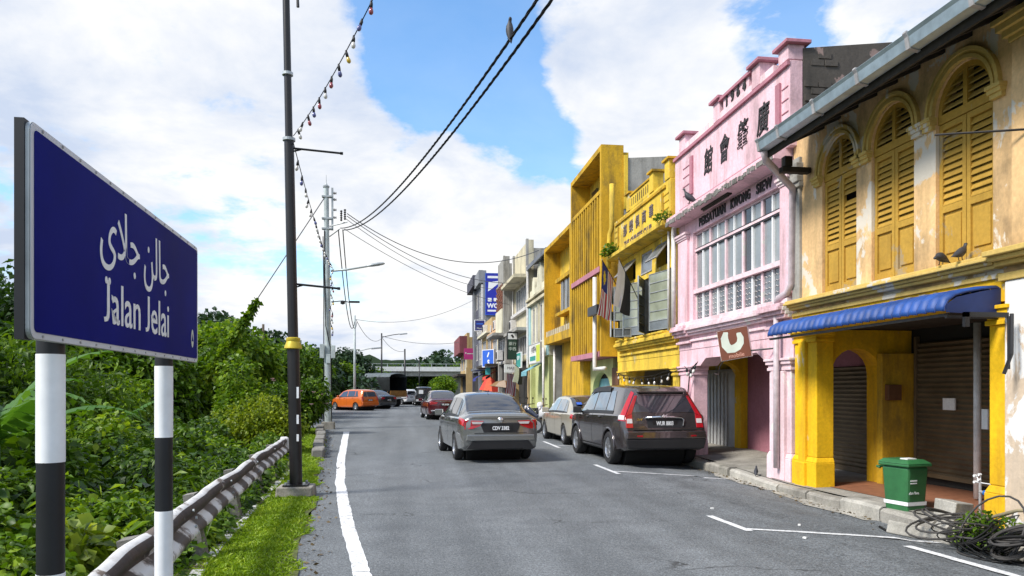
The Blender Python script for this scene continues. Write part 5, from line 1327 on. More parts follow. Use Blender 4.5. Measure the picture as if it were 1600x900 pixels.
# ------------------------------------------------------------------ street furniture
# name sign on two banded posts
def street_sign():
    A, B = Vector((-1.118, 2.396)), Vector((-1.195, 4.454)); z0, z1 = 1.70, 2.352
    d2 = (B - A).normalized(); L = (B - A).length
    root = empty('street_sign', (-1.19, 3.2, 0), 0, 'blue street name board on two black and white banded posts', 'street sign')
    d = Vector((d2.x, d2.y, 0)); up = Vector((0, 0, 1)); nrm = Vector((d.y, -d.x, 0)); 
    if nrm.x < 0: nrm = -nrm
    M = Matrix((d, up, nrm)).transposed(); o = Vector((A.x, A.y, 0))
    def P(s, z, out=0.0): return o + d * s + up * z + nrm * out
    # board with rounded corners
    def rounded(x0, x1, y0, y1, r, n=5):
        pts = []
        for (cx, cy, a0) in ((x1 - r, y1 - r, 0), (x0 + r, y1 - r, 90), (x0 + r, y0 + r, 180), (x1 - r, y0 + r, 270)):
            for k in range(n + 1):
                a = R(a0 + 90 * k / n); pts.append((cx + r * math.cos(a), cy + r * math.sin(a)))
        return pts
    def plate(name, pts, o0, o1, mat):
        mb = MB(); n = len(pts)
        mb.add([P(a, b, o1) for a, b in pts] + [P(a, b, o0) for a, b in pts], [tuple(range(n)), tuple(range(2 * n - 1, n - 1, -1))] + [(i, i + n, (i + 1) % n + n, (i + 1) % n) for i in range(n)])
        return mb.build(name, mat, root)
    plate('backing', rounded(0, L, z0, z1, 0.03), -0.012, 0.0, galv)
    plate('border', rounded(0.002, L - 0.002, z0 + 0.002, z1 - 0.002, 0.03), 0.001, 0.003, sign_edge)
    plate('face', rounded(0.022, L - 0.022, z0 + 0.022, z1 - 0.022, 0.018), 0.0035, 0.005, sign_blue)
    for s in (0.0, L - 0.05):
        mb = MB(); mb.obox(P(s + 0.025, (z0 + z1) / 2, -0.026), (0.03, (z1 - z0) / 2 + 0.002, 0.0135), M); mb.build('edge_channel', band_black, root)
    for z in (z0 + 0.12, z1 - 0.12):
        mb = MB(); mb.obox(P(L / 2, z, -0.022), (L / 2 - 0.06, 0.02, 0.009), M); mb.build('back_rail', band_black, root)
    for k in range(14):
        for z in (z0 + 0.011, z1 - 0.011):
            mb = MB(); mb.obox(P(0.08 + k * (L - 0.16) / 13, z, 0.004), (0.004, 0.004, 0.002), M); mb.build('rivet', pipe_grey, root)
    # lettering: Jawi above, Latin below (reads towards the far end)
    def put(body, size, s, z, **kw):
        me = text_mesh(body, size, white_text, extrude=0.0008, **kw)
        ob = link(bpy.data.objects.new('lettering', me)); ob.parent = root
        ob.matrix_local = Matrix.Translation(P(s, z, 0.0062) - Vector(root.location)) @ M.to_4x4()
        return ob
    for (word, s, w) in (('Jalan', 0.805, 0.43), ('Jelai', 1.277, 0.365)):
        ob = put(word, 0.232, s, 1.882, bold=0.001, lift=0.36)
        xs_ = [v.co.x for v in ob.data.vertices]; k = w / (max(xs_) - min(xs_)); ob.scale = (k, 1, 1)
    for (word, s, w, zc) in (('\uFEF1\uFEFC\uFE9F', 0.78, 0.46, 2.105), ('\uFEE6\uFEDF\uFE8E\uFE9F', 1.265, 0.39, 2.115)):
        ob = put(word, 0.275, s, zc, bold=0.0)
        xs_ = [v.co.x for v in ob.data.vertices]; k = w / max(1e-6, max(xs_) - min(xs_)); ob.scale = (k, 1, 1)
    # small emblem in the corner
    mb = MB(); n = 20
    cx, cz = 1.925, 1.828
    mb.add([P(cx + 0.035 * math.cos(2 * math.pi * k / n) * 0.75, cz + 0.05 * math.sin(2 * math.pi * k / n), 0.0064) for k in range(n)], [tuple(range(n))]); em = mb.build('emblem', sage, root)
    mb = MB(); mb.add([P(cx + 0.022 * math.cos(2 * math.pi * k / 3 + 1.57), cz + 0.03 * math.sin(2 * math.pi * k / 3 + 1.57), 0.0072) for k in range(3)], [(0, 1, 2)]); mb.build('emblem_mark', sign_blue, em)
    # posts with painted bands: white bands sit a hair proud of the black tube
    for (px_, py_) in ((-1.195, 2.703), (-1.24, 4.018)):
        mb = MB(); mb.tube([(px_, py_, -0.8), (px_, py_, 2.30)], 0.0425, 18); post = mb.build('post', band_black, root); auto_smooth(post.data, 50)
        for (a, b) in ((1.305, 1.667), (0.57, 0.932), (-0.16, 0.205)):
            mb = MB(); mb.lathe([(0.0437, a), (0.0437, b)], 18, (px_, py_, 0)); w = mb.build('white_band', band_white, post); auto_smooth(w.data, 50)
street_sign()

# steel guard rail, dented and leaning back, painted white and black
def guard_rail():
    root = empty('guard_rail', (-1.8, 7.5, 0), 0, 'dented white-topped guard rail leaning along the leafy bank', 'guard rail')
    ys = [1.6 + 0.1 * k for k in range(125)]
    def dent(y): return 0.008 * math.sin(y * 2.3) + 0.007 * math.sin(y * 5.1 + 1) + 0.003 * math.sin(y * 9.7)
    def zt(y): return 0.675 + 0.008 * math.sin(y * 1.3) + 0.006 * math.sin(y * 4.1 + 2) - (0.10 * max(0, 3.9 - y))
    # profile: (offset towards the road, height below the top); two bulges, leaning back at the top
    prof = [(-0.055, -0.01), (-0.02, 0.0), (0.03, -0.02), (0.055, -0.055), (0.05, -0.09), (-0.01, -0.135), (-0.02, -0.165), (0.045, -0.215), (0.07, -0.25), (0.06, -0.29), (0.01, -0.315)]
    m = len(prof); vs = []; mb = MB(); ends = []
    for y in ys:
        x = rail_line(y); de = dent(y)
        for k, (dx, dz) in enumerate(prof):
            vs.append((x + dx * 0.72 + de * (0.4 + 0.6 * (1 - k / m)) - dz * 0.16, y, zt(y) + dz * 0.80))
    fs = []; mi = []
    for i in range(len(ys) - 1):
        seg = int(ys[i] / 0.36)
        for k in range(m - 1):
            fs.append((i * m + k, (i + 1) * m + k, (i + 1) * m + k + 1, i * m + k + 1))
            mi.append(0 if k < 2 else (1 if k < 6 else 2))
    mb.v = vs; mb.f = fs; mb.m = mi
    worn_white = plaster('chipped_white_rail_paint', (0.62, 0.62, 0.62), (0.2, 0.15, 0.12), 0.8, peel=(0.14, 0.11, 0.09), peel_amt=0.22, rough=0.6)
    worn_black = plaster('rusty_black_rail_paint', (0.06, 0.045, 0.04), (0.12, 0.07, 0.04), 0.6, peel=(0.45, 0.43, 0.42), peel_amt=0.05, rough=0.7)
    patchy, nt, b = new_mat('rail_blocks_paint'); b.inputs['Roughness'].default_value = 0.6
    g_ = nt.nodes.new('ShaderNodeNewGeometry'); sp_ = nt.nodes.new('ShaderNodeSeparateXYZ'); nt.links.new(g_.outputs['Position'], sp_.inputs[0])
    m1 = nt.nodes.new('ShaderNodeMath'); m1.operation = 'MULTIPLY'; m1.inputs[1].default_value = 10.0; nt.links.new(sp_.outputs[1], m1.inputs[0])
    m2 = nt.nodes.new('ShaderNodeMath'); m2.operation = 'SINE'; nt.links.new(m1.outputs[0], m2.inputs[0])
    m3 = nt.nodes.new('ShaderNodeMath'); m3.operation = 'MULTIPLY_ADD'; m3.inputs[1].default_value = 0.22; nt.links.new(m2.outputs[0], m3.inputs[0]); nt.links.new(nz(nt, 7, 6, 0.65), m3.inputs[2])
    nt.links.new(ramp(nt, m3.outputs[0], [(0.46, (0.055, 0.04, 0.034)), (0.52, (0.30, 0.27, 0.25)), (0.60, (0.66, 0.66, 0.66))]), b.inputs['Base Color'])
    o = mb.build('rail_beam', [worn_white, worn_black, patchy], root, smooth=True)
    sl = o.modifiers.new('solid', 'SOLIDIFY'); sl.thickness = 0.006
    for y in (3.0, 5.1, 7.2, 9.3, 11.4, 13.4):
        x = rail_line(y) - 0.12
        mb = MB(); mb.obox((x + 0.02, y, 0.0), (0.05, 0.075, 0.60), Matrix.Rotation(R(-9), 3, 'Y')); mb.build('rail_post', concrete_dark, root)
    for y in (3.9, 5.9, 7.9, 9.9, 11.9):                    # lapped joints with bolts
        for k, dz in enumerate((-0.05, -0.11, -0.17, -0.22)):
            mb = MB(); mb.lathe([(0.012, 0.0), (0.012, 0.012)], 6, (rail_line(y) + 0.045 + dent(y) * .5 - dz * .16, y + 0.04 * (k % 2), zt(y) + dz), 'x'); mb.build('bolt', galv, root)
    # terminal at the far end
    mb = MB(); y = 13.98; x = rail_line(y); mb.obox((x, y + 0.05, 0.55), (0.07, 0.16, 0.13), Matrix.Rotation(R(12), 3, 'Z')); mb.build('rail_end', worn_white, root, bevel=0.03)
guard_rail()

# white-painted edging strip at the foot of the rail: broken lengths
rg = random.Random(31); y = 4.0
edging = empty('edging_strip', (-1.9, 8, 0), 0, 'broken white-painted concrete edging between grass and guard rail', 'edging')
while y < 14.5:
    L = rg.uniform(0.12, 0.42); x = rail_line(y) + 0.06 - 0.02 * (y - 7)*0
    xx = interp(y, [(4, -1.55), (6.74, -1.80), (12.75, -2.14), (15, -2.25)])
    if rg.random() < 0.86:
        mb = MB(); w = rg.uniform(0.035, 0.055); mb.obox((xx + rg.uniform(-.015, .015), y + L / 2, 0.0), (w, L / 2, 0.03), Matrix.Rotation(rg.uniform(-.06, .06) + 0.05, 3, 'Z')); mb.build('edging_block', MATS['chipped_white_rail_paint'], edging, bevel=0.01)
    y += L + rg.uniform(0.01, 0.05)
# dark stones along the shoulder towards the grey pole
y = 17.2; k = 0
names = []
while y < 29.0:
    L = rg.uniform(0.5, 0.9); x = edge_left(y) - 0.12 - 0.03 * math.sin(y)
    mb = MB(); mb.obox((0, 0, 0.05), (0.13, L / 2, 0.14 + rg.uniform(-.03, .05)), Matrix.Rotation(0.1, 3, 'Z'))
    mb.v = [(v[0] + x, v[1] + y + L / 2, v[2]) for v in mb.v]
    mb.thing('kerb_block', concrete_dark, (x, y + L / 2, 0), 'dark mossy kerb block in the row between lamp post and grey pole', 'kerb block', 'dark kerb blocks leading to the grey pole', bevel=0.03)
    y += L + 0.06

# black lamp post
def lamp_post():
    b = Vector((-1.63, 11.2, 0.0)); lean = Vector((-0.020, 0.0, 1.0))
    root = empty('lamp_post', b, 0, 'tall black lamp post with gold ring on a concrete block', 'lamp post')
    mb = MB()
    mb.add([(b.x - 0.27, b.y - 0.25, -0.12), (b.x + 0.27, b.y - 0.25, -0.12), (b.x + 0.27, b.y + 0.25, -0.12), (b.x - 0.27, b.y + 0.25, -0.12), (b.x - 0.25, b.y - 0.23, 0.15), (b.x + 0.25, b.y - 0.23, 0.15), (b.x + 0.25, b.y + 0.23, 0.15), (b.x - 0.25, b.y + 0.23, 0.15)], [(0, 3, 2, 1), (4, 5, 6, 7), (0, 1, 5, 4), (1, 2, 6, 5), (2, 3, 7, 6), (3, 0, 4, 7)])
    mb.build('concrete_base', concrete, root, bevel=0.02)
    mb = MB(); mb.box(b.x - 0.17, b.x + 0.17, b.y - 0.17, b.y + 0.17, 0.152, 0.175); bp = mb.build('base_plate', black_metal, root)
    for sx in (-1, 1):
        for sy in (-1, 1):
            mb = MB(); mb.lathe([(0.018, 0.175), (0.018, 0.21)], 6, (b.x + sx * 0.13, b.y + sy * 0.13, 0)); mb.build('anchor_bolt', galv, bp)
    def at(z): return b + lean * z
    mb = MB(); mb.tube([at(0.17), at(2.15)], [0.090, 0.087], 18); mb.tube([at(2.28), at(5.15)], [0.073, 0.069], 18); mb.tube([at(5.15), at(9.0)], [0.054, 0.048], 16); sh = mb.build('shaft', black_metal, root); auto_smooth(sh.data)
    mb = MB(); mb.lathe([(0.097, 2.13), (0.128, 2.14), (0.125, 2.165), (0.095, 2.24), (0.102, 2.26), (0.10, 2.29), (0.082, 2.30)], 18, (at(2.2).x, b.y, 0)); g = mb.build('gold_ring', gold, root); auto_smooth(g.data)
    for z, r_ in ((5.17, 0.082), (6.12, 0.07)):
        mb = MB(); mb.lathe([(r_ - 0.012, z - 0.025), (r_ + 0.008, z - 0.02), (r_ + 0.008, z + 0.02), (r_ - 0.012, z + 0.025)], 18, (at(z).x, b.y, 0)); mb.build('collar', galv, root)
    for z, L, dz in ((5.05, 0.74, -0.03), (3.08, 0.66, -0.05)):
        mb = MB(); mb.tube([at(z), at(z) + Vector((L, 0.06, dz))], 0.016, 8); mb.tube([at(z) + Vector((L - 0.02, 0.06, dz)), at(z) + Vector((L + 0.02, 0.06, dz))], 0.022, 8)
        mb.tube([at(z) + Vector((0.02, 0, -0.06)), at(z) + Vector((0.17, 0.02, -0.01))], 0.012, 6); mb.build('side_arm', black_metal, root)
    mb = MB(); mb.tube([at(7.30) + Vector((0.0, 0, 0)), at(7.3) + Vector((0.16, 0, 0.02)), at(7.1) + Vector((0.165, 0, 0.0))], 0.022, 8); mb.build('hook_arm', black_metal, root)
    for k, z in enumerate((1.42, 1.05, 0.80)):
        mb = MB(); mb.box(b.x + 0.02, b.x + 0.05, b.y - 0.115, b.y - 0.10, z, z + 0.16 - 0.03 * k); mb.build('reflector', band_white, root)
lamp_post()

# utility pole with street light
def utility_pole():
    b = Vector((-3.14, 29.9, 0.0))
    root = empty('utility_pole', b, 0, 'grey steel utility pole with street light arm and insulators', 'utility pole')
    mb = MB(); mb.box(b.x - 0.24, b.x + 0.24, b.y - 0.24, b.y + 0.24, -0.2, 0.28); mb.build('concrete_base', concrete, root, bevel=0.02)
    mb = MB(); mb.tube([b + Vector((0, 0, 0.2)), b + Vector((-0.02, 0, 3.3))], [0.145, 0.135], 16); mb.tube([b + Vector((-0.02, 0, 3.3)), b + Vector((-0.05, 0, 6.4))], [0.12, 0.115], 16); mb.tube([b + Vector((-0.05, 0, 6.4)), b + Vector((-0.08, 0, 9.45))], [0.10, 0.095], 16); sh = mb.build('shaft', pole_grey, root); auto_smooth(sh.data)
    mb = MB(); mb.lathe([(0.12, 9.4), (0.13, 9.46), (0.05, 9.52), (0.012, 9.6), (0.008, 9.9)], 12, (b.x - 0.08, b.y, 0)); mb.build('cap', galv, root)
    mb = MB(); mb.box(b.x + 0.12, b.x + 0.19, b.y - 0.05, b.y + 0.05, 7.75, 9.4); mb.build('insulator_rack', galv, root)
    for z in (9.05, 8.2, 7.8):
        mb = MB(); mb.box(b.x - 0.24, b.x + 0.16, b.y - 0.11, b.y + 0.11, z - 0.03, z + 0.03); mb.build('clamp', galv, root)
    for k, z in enumerate((9.2, 8.95, 8.55, 8.25)):
        mb = MB(); mb.lathe([(0.02, 0.0), (0.05, 0.02), (0.05, 0.06), (0.025, 0.07), (0.045, 0.09), (0.045, 0.12)], 10, (b.x + 0.19, b.y, z), 'x'); mb.build('insulator', pipe_grey, root, smooth=True)
    for dx, z in ((0.52, 8.05), (0.66, 8.1)):
        mb = MB()
        for j in range(5): mb.lathe([(0.02, 0), (0.045, 0.03), (0.045, 0.06), (0.02, 0.08)], 8, (b.x + dx, b.y - 0.3, z + j * 0.085))
        mb.build('insulator', black_plastic, root, smooth=True)
    mb = MB(); mb.tube([b + Vector((0.05, 0, 7.9)), b + Vector((0.75, -0.3, 8.02))], 0.022, 6); mb.tube([b + Vector((0.05, 0, 7.5)), b + Vector((0.45, -0.25, 7.75))], 0.022, 6); mb.build('cable_bracket', galv, root)
    mb = MB(); mb.tube([b + Vector((0.1, 0, 6.16)), b + Vector((0.7, -0.02, 6.22)), b + Vector((1.5, -0.05, 6.36))], [0.045, 0.04, 0.032], 10); arm = mb.build('light_arm', pole_grey, root, smooth=True)
    mb = MB(); M = Matrix.Rotation(R(-10), 3, 'Y')
    vs = []; n = 10
    for (t, w, hh) in ((0, 0.03, 0.03), (0.08, 0.07, 0.05), (0.25, 0.12, 0.08), (0.5, 0.13, 0.085), (0.68, 0.09, 0.06), (0.74, 0.02, 0.02)):
        for k in range(n):
            a = 2 * math.pi * k / n; vs.append(b + Vector((1.45, -0.05, 6.36)) + M @ Vector((t, w * math.cos(a), hh * math.sin(a) * (1 if math.sin(a) > 0 else 0.6))))
    mb.add(vs, [(i * n + k, i * n + (k + 1) % n, (i + 1) * n + (k + 1) % n, (i + 1) * n + k) for i in range(5) for k in range(n)] + [tuple(range(n - 1, -1, -1)), tuple(range(5 * n, 6 * n))])
    mb.build('lamp_head', galv, arm, smooth=True)
    mb = MB(); mb.tube([b + Vector((0.1, 0, 4.95)), b + Vector((0.55, 0, 5.0)), b + Vector((0.8, 0, 4.95))], 0.02, 6); mb.lathe([(0.03, 0), (0.09, 0.03), (0.09, 0.1), (0.03, 0.13)], 10, (b.x + 0.55, b.y, 4.86)); mb.box(b.x + 0.8, b.x + 1.2, b.y - 0.06, b.y + 0.06, 4.93, 5.0); mb.build('small_lamp', black_metal, root)
    for (dx, z, hh) in ((-0.22, 2.75, 0.55), (0.20, 2.75, 0.5), (0.02, 2.55, 0.35)):
        mb = MB(); mb.box(b.x + dx - 0.08, b.x + dx + 0.08, b.y - 0.22, b.y - 0.12, z, z + hh); mb.build('junction_box', pole_grey, root, bevel=0.01)
    mb = MB(); mb.tube([b + Vector((-0.17, -0.05, 0.3)), b + Vector((-0.17, -0.05, 5.5)), b + Vector((-0.2, -0.02, 7.5))], 0.018, 6); mb.tube([b + Vector((0.13, -0.06, 0.3)), b + Vector((0.12, -0.08, 3.0)), b + Vector((-0.08, -0.16, 4.0)), b + Vector((-0.14, -0.1, 6)), b + Vector((-0.14, -0.1, 7.7))], 0.02, 6); mb.build('riser_cable', cable_black, root)
utility_pole()

# lamp poles farther down the street
def far_pole(label, b, hgt, r, mat, arm=None, head=True):
    b = Vector(b); root = empty('lamp_pole', b, 0, label, 'lamp pole')
    mb = MB(); mb.tube([b, b + Vector((0, 0, hgt))], [r, r * 0.7], 10); s_ = mb.build('shaft', mat, root, smooth=True)
    mb = MB(); mb.lathe([(r * 1.8, 0.0), (r * 1.8, 0.12), (r * 1.05, 0.3)], 10, b); mb.build('foot', mat, root)
    if arm:
        z, L, up = arm
        mb = MB(); mb.tube([b + Vector((0, 0, z)), b + Vector((L * 0.6, 0, z + up * 0.7)), b + Vector((L, 0, z + up))], 0.04, 6); a = mb.build('light_arm', mat, root)
        mb = MB(); mb.obox(b + Vector((L + 0.3, 0, z + up)), (0.38, 0.12, 0.06), Matrix.Rotation(R(-6), 3, 'Y')); mb.build('lamp_head', galv, a, bevel=0.03)
far_pole('pale grey pole with short street light arm beyond the orange car', (-4.1, 57.5, 0), 7.1, 0.11, pole_grey, (4.3, 1.3, 0.35))
far_pole('slim dark pole with street light arm behind the canvas truck', (-2.7, 74, 0), 7.0, 0.10, black_metal, (6.6, 1.8, 0.35))
far_pole('bare dark pole beyond the canvas truck', (-0.5, 80, 0), 5.8, 0.12, black_metal)
far_pole('thin dark pole at the end of the street near the bridge', (1.2, 95, 0), 5.2, 0.09, black_metal)
far_pole('thin brown post rising behind the flowering shrub', (-8.6, 46, -1.0), 6.4, 0.10, bark)
# globe lamp near the orange car
g = empty('globe_lamp', (-5.3, 51, 0), 0, 'small white globe lamp on a brown post behind the grey pole', 'lamp')
mb = MB(); mb.tube([(-5.3, 51, 0), (-5.3, 51, 1.75)], 0.07, 8); mb.build('post', timber_brown, g)
mb = MB(); mb.lathe([(0.03, 1.70), (0.10, 1.76), (0.13, 1.85), (0.10, 1.94), (0.03, 2.0)], 12, (-5.3, 51, 0)); mb.build('globe', white_text, g, smooth=True)

# ------------------------------------------------------------------ wires
def sag_line(p, q, sag, n=40):
    p, q = Vector(p), Vector(q)
    return [p.lerp(q, k / n) - Vector((0, 0, sag * 4 * (k / n) * (1 - k / n))) for k in range(n + 1)]
def twisted(label, pts, r, off, turns, strands=3):
    root = empty('overhead_cable', pts[0], 0, label, 'cable', 'overhead cables')
    for s_ in range(strands):
        path = []
        for i, p in enumerate(pts):
            a = 2 * math.pi * (turns * i / (len(pts) - 1) + s_ / strands)
            path.append(p + Vector((math.cos(a), 0, math.sin(a))) * off)
        mb = MB(); mb.tube(path, r, 6); mb.build('strand', cable_black, root, smooth=True)
def wire(label, pts, r=0.012, mat=None, group='overhead wires'):
    mb = MB(); mb.tube(pts, r, 5); return mb.thing('overhead_wire', mat or wire_grey, tuple(pts[0]), label, 'wire', group, smooth=True)
base = Vector((-2.65, 29.6, 7.78))
CAB_A = sag_line(base, (4.80, -12, 7.6), 2.15, 260)
twisted('upper thick twisted cable running overhead from the grey pole', CAB_A, 0.0105, 0.010, 60)
CAB_B = sag_line(base + Vector((0.08, 0, -0.07)), (4.92, -12, 7.54), 2.15, 260)
twisted('lower thick twisted cable running overhead from the grey pole', CAB_B, 0.0105, 0.010, 62)
wire('thin wire from the grey pole to the cream concrete house, topmost', sag_line((-2.4, 29.6, 8.35), (5.9, 34.0, 7.95), 1.15), 0.018)
wire('thin wire from the grey pole crossing to the far houses, second', sag_line((-2.4, 29.6, 8.25), (5.6, 38.0, 7.0), 0.75), 0.015)
wire('thin wire from the grey pole crossing to the far houses, third', sag_line((-2.45, 29.6, 8.15), (5.6, 40.0, 6.9), 0.75), 0.012)
wire('thin lowest wire from the grey pole to the far dark block', sag_line((-2.5, 29.6, 7.75), (5.8, 42.0, 6.3), 0.45), 0.012)
for k, (dx, lab) in enumerate(((-0.05, 'left'), (0.12, 'right'))):
    wire('cable dropping from the grey pole to the next pole, %s of the pair' % lab, sag_line((-2.68 + dx, 29.6, 7.7), (-4.05 + dx, 57.4, 6.6), 1.75), 0.022, cable_black)
wire('wire between the second pole and the far dark pole', sag_line((-4.0, 57.5, 6.8), (-2.6, 74, 6.6), 0.9), 0.02)
wire('wire from the second pole to the navy box sign', sag_line((-4.0, 57.5, 6.8), (5.6, 60, 9.0), 0.9), 0.015)
wire('wire from the far dark pole to the end houses', sag_line((-2.6, 74, 6.7), (5.6, 72, 6.2), 0.5), 0.02)
wire('second wire from the far dark pole to the end houses', sag_line((-2.6, 74, 6.5), (-0.5, 80, 5.6), 0.5), 0.02)
GUY = [Vector((-3.26, 29.9, 9.05)), Vector((-9.3, 28.2, -1.2))]
wire('slanting guy wire from the grey pole down into the vines', [GUY[0].lerp(GUY[1], k / 20) for k in range(21)], 0.02)
wire('loose wire dangling at the yellow club pillar', [Vector(p) for p in ((5.98, 21.0, 2.0), (5.95, 19.5, 1.86), (5.95, 17.8, 1.88), (5.98, 16.9, 1.98), (6.0, 16.2, 1.93), (6.0, 15.4, 1.98))], 0.008, cable_black)

# festoon light strings
def bulb_string(label, pts, bulbs, seed, scale=1.0):
    rg = random.Random(seed)
    root = empty('festoon_string', pts[0], 0, label, 'light string', 'festoon light strings')
    fine = []
    n = len(pts)
    mb = MB(); mb.tube(pts, 0.008 * scale, 5); mb.build('cord', cable_black, root, smooth=True)
    for i, c in bulbs:
        p = Vector(pts[min(i, n - 1)])
        tilt = Vector((rg.uniform(-0.35, 0.35), rg.uniform(-0.2, 0.2), -1)).normalized()
        q = p + tilt * 0.085 * scale
        mb = MB(); mb.tube([p + Vector((0, 0, 0.015)), p + tilt * 0.03 * scale, q], [0.012 * scale, 0.024 * scale, 0.022 * scale], 8); s_ = mb.build('socket', black_plastic, root, smooth=True)
        mb = MB(); ts = [(0.0, 0.016), (0.02, 0.026), (0.045, 0.034), (0.07, 0.033), (0.09, 0.022), (0.10, 0.006)]
        mb.tube([q + tilt * t * scale for t, _ in ts], [r_ * scale for _, r_ in ts], 8); mb.build('bulb', BULB[c], s_, smooth=True)
BULB = [plain('clear_bulb', (0.62, 0.60, 0.56), 0.15, coat=0.5, var=0), plain('yellow_bulb', (0.62, 0.42, 0.05), 0.2, coat=0.5, var=0), plain('blue_bulb', (0.09, 0.10, 0.26), 0.2, coat=0.5, var=0), plain('red_bulb', (0.30, 0.06, 0.07), 0.2, coat=0.5, var=0)]
top = Vector((-1.66, 11.12, 5.20))
S1 = sag_line(top, (1.55, 2.2, 7.0), 0.55, 60)
bulb_string('coloured bulb string rising from the lamp post to the upper sky', S1, [(2 + 2 * k, [0, 0, 3, 2, 3, 0, 3, 2, 1, 0, 2, 3, 0, 0][k % 14]) for k in range(20)], 2, 0.72)
S2 = sag_line(top + Vector((0, 0, -0.1)), (-3.0, 29.7, 6.35), 0.25, 60)
bulb_string('bulb string running from the lamp post back to the grey pole', S2, [(3 + 3 * k, [0, 2, 0, 0][k % 4]) for k in range(19)], 3, 0.85)
S3 = [Vector((-2.98 + 0.05 * math.sin(k * 1.3), 29.65, 6.3 - k * 0.12)) for k in range(24)]
bulb_string('tangled bulb string hanging down the grey pole', S3, [(1 + 2 * k, k % 4) for k in range(11)], 4)
S4 = sag_line((5.93, 21.2, 2.05), (5.93, 15.9, 2.0), 0.22, 30)
bulb_string('small bulb string across the yellow club arcade', S4, [(2 + 3 * k, 0) for k in range(9)], 5, 0.9)
S5 = sag_line((5.95, 15.7, 2.05), (5.7, 14.3, 2.1), 0.12, 12)
bulb_string('short bulb string beside the crooked brown sign', S5, [(2, 0), (6, 0), (10, 0)], 6, 0.9)

# ------------------------------------------------------------------ wheelie bin
bin_green = plain('green_bin_plastic', (0.028, 0.135, 0.045), 0.5, var=0.2, vscale=6)
def wheelie_bin():
    b = Vector((6.0, 8.42, -0.085)); rz = R(12)
    root = empty('wheelie_bin', b, rz, 'green plastic wheelie bin with white stripe beside the kerb', 'bin')
    def loc(mb, name, mat, parent=root, **kw):
        me = mb.mesh(name, mat); o = child(name, me, parent)
        if kw.get('bevel'):
            bv = o.modifiers.new('bevel', 'BEVEL'); bv.width = kw['bevel']; bv.segments = 2
        return o
    H_, w0, w1, d0, d1 = 0.70, 0.135, 0.165, 0.16, 0.20
    mb = MB(); mb.add([(-w0, -d0, 0.02), (w0, -d0, 0.02), (w0, d0, 0.02), (-w0, d0, 0.02), (-w1, -d1, H_), (w1, -d1, H_), (w1, d1, H_), (-w1, d1, H_)], [(0, 3, 2, 1), (4, 5, 6, 7), (0, 1, 5, 4), (1, 2, 6, 5), (2, 3, 7, 6), (3, 0, 4, 7)])
    body = loc(mb, 'body', bin_green, bevel=0.03)
    mb = MB(); mb.box(-w1 - 0.025, w1 + 0.025, -d1 - 0.025, d1 + 0.03, H_ + 0.001, H_ + 0.035); mb.add([(-w1 - 0.03, -d1 - 0.03, H_ + 0.036), (w1 + 0.03, -d1 - 0.03, H_ + 0.036), (w1 + 0.03, d1 + 0.05, H_ + 0.036), (-w1 - 0.03, d1 + 0.05, H_ + 0.036), (-w1 + 0.03, -d1 + 0.04, H_ + 0.085), (w1 - 0.03, -d1 + 0.04, H_ + 0.085), (w1 - 0.03, d1, H_ + 0.085), (-w1 + 0.03, d1, H_ + 0.085)], [(0, 3, 2, 1), (4, 5, 6, 7), (0, 1, 5, 4), (1, 2, 6, 5), (2, 3, 7, 6), (3, 0, 4, 7)])
    lid = loc(mb, 'lid', bin_green, bevel=0.012)
    mb = MB(); mb.box(-0.11, 0.03, -0.14, -0.03, H_ + 0.086, H_ + 0.10); loc(mb, 'white_label', paper, lid)
    def band(z0, z1, name, mat, out=0.004):
        def half(z): k = (z - 0.02) / (H_ - 0.02); return (w0 + (w1 - w0) * k + out, d0 + (d1 - d0) * k + out)
        a, bq = half(z0), half(z1); mb = MB()
        mb.add([(-a[0], -a[1], z0), (a[0], -a[1], z0), (a[0], a[1], z0), (-a[0], a[1], z0), (-bq[0], -bq[1], z1), (bq[0], -bq[1], z1), (bq[0], bq[1], z1), (-bq[0], bq[1], z1)], [(0, 1, 5, 4), (1, 2, 6, 5), (2, 3, 7, 6), (3, 0, 4, 7)])
        return loc(mb, name, mat)
    band(0.235, 0.28, 'white_stripe', white_text)
    for (x0, x1, z0, z1) in ((-0.16, -0.02, 0.53, 0.545), (-0.16, -0.02, 0.50, 0.513)):
        k = (z0 - 0.02) / (H_ - 0.02); d = d0 + (d1 - d0) * k
        mb = MB(); mb.box(-0.12, -0.02, -d - 0.006, -d - 0.002, z0, z1); loc(mb, 'printed_line', white_text)
    me = text_mesh('alam flora', 0.05, white_text, extrude=0.001, sx=0.8)
    k = (0.39 - 0.02) / (H_ - 0.02); o = child('lettering', me, root, (-0.06, -(d0 + (d1 - d0) * k) - 0.005, 0.39)); o.rotation_euler = (R(90), 0, 0)
    for sx in (-1, 1):
        mb = MB(); mb.lathe([(0.02, -0.02), (0.09, -0.02), (0.09, 0.02), (0.02, 0.02)], 16, (sx * 0.15, 0.17, 0.09), 'x'); loc(mb, 'wheel', rubber)
    mb = MB(); mb.tube([(-0.13, d1 + 0.05, H_ - 0.04), (-0.13, d1 + 0.1, H_ - 0.03), (0.13, d1 + 0.1, H_ - 0.03), (0.13, d1 + 0.05, H_ - 0.04)], 0.016, 6); loc(mb, 'handle', bin_green)
wheelie_bin()

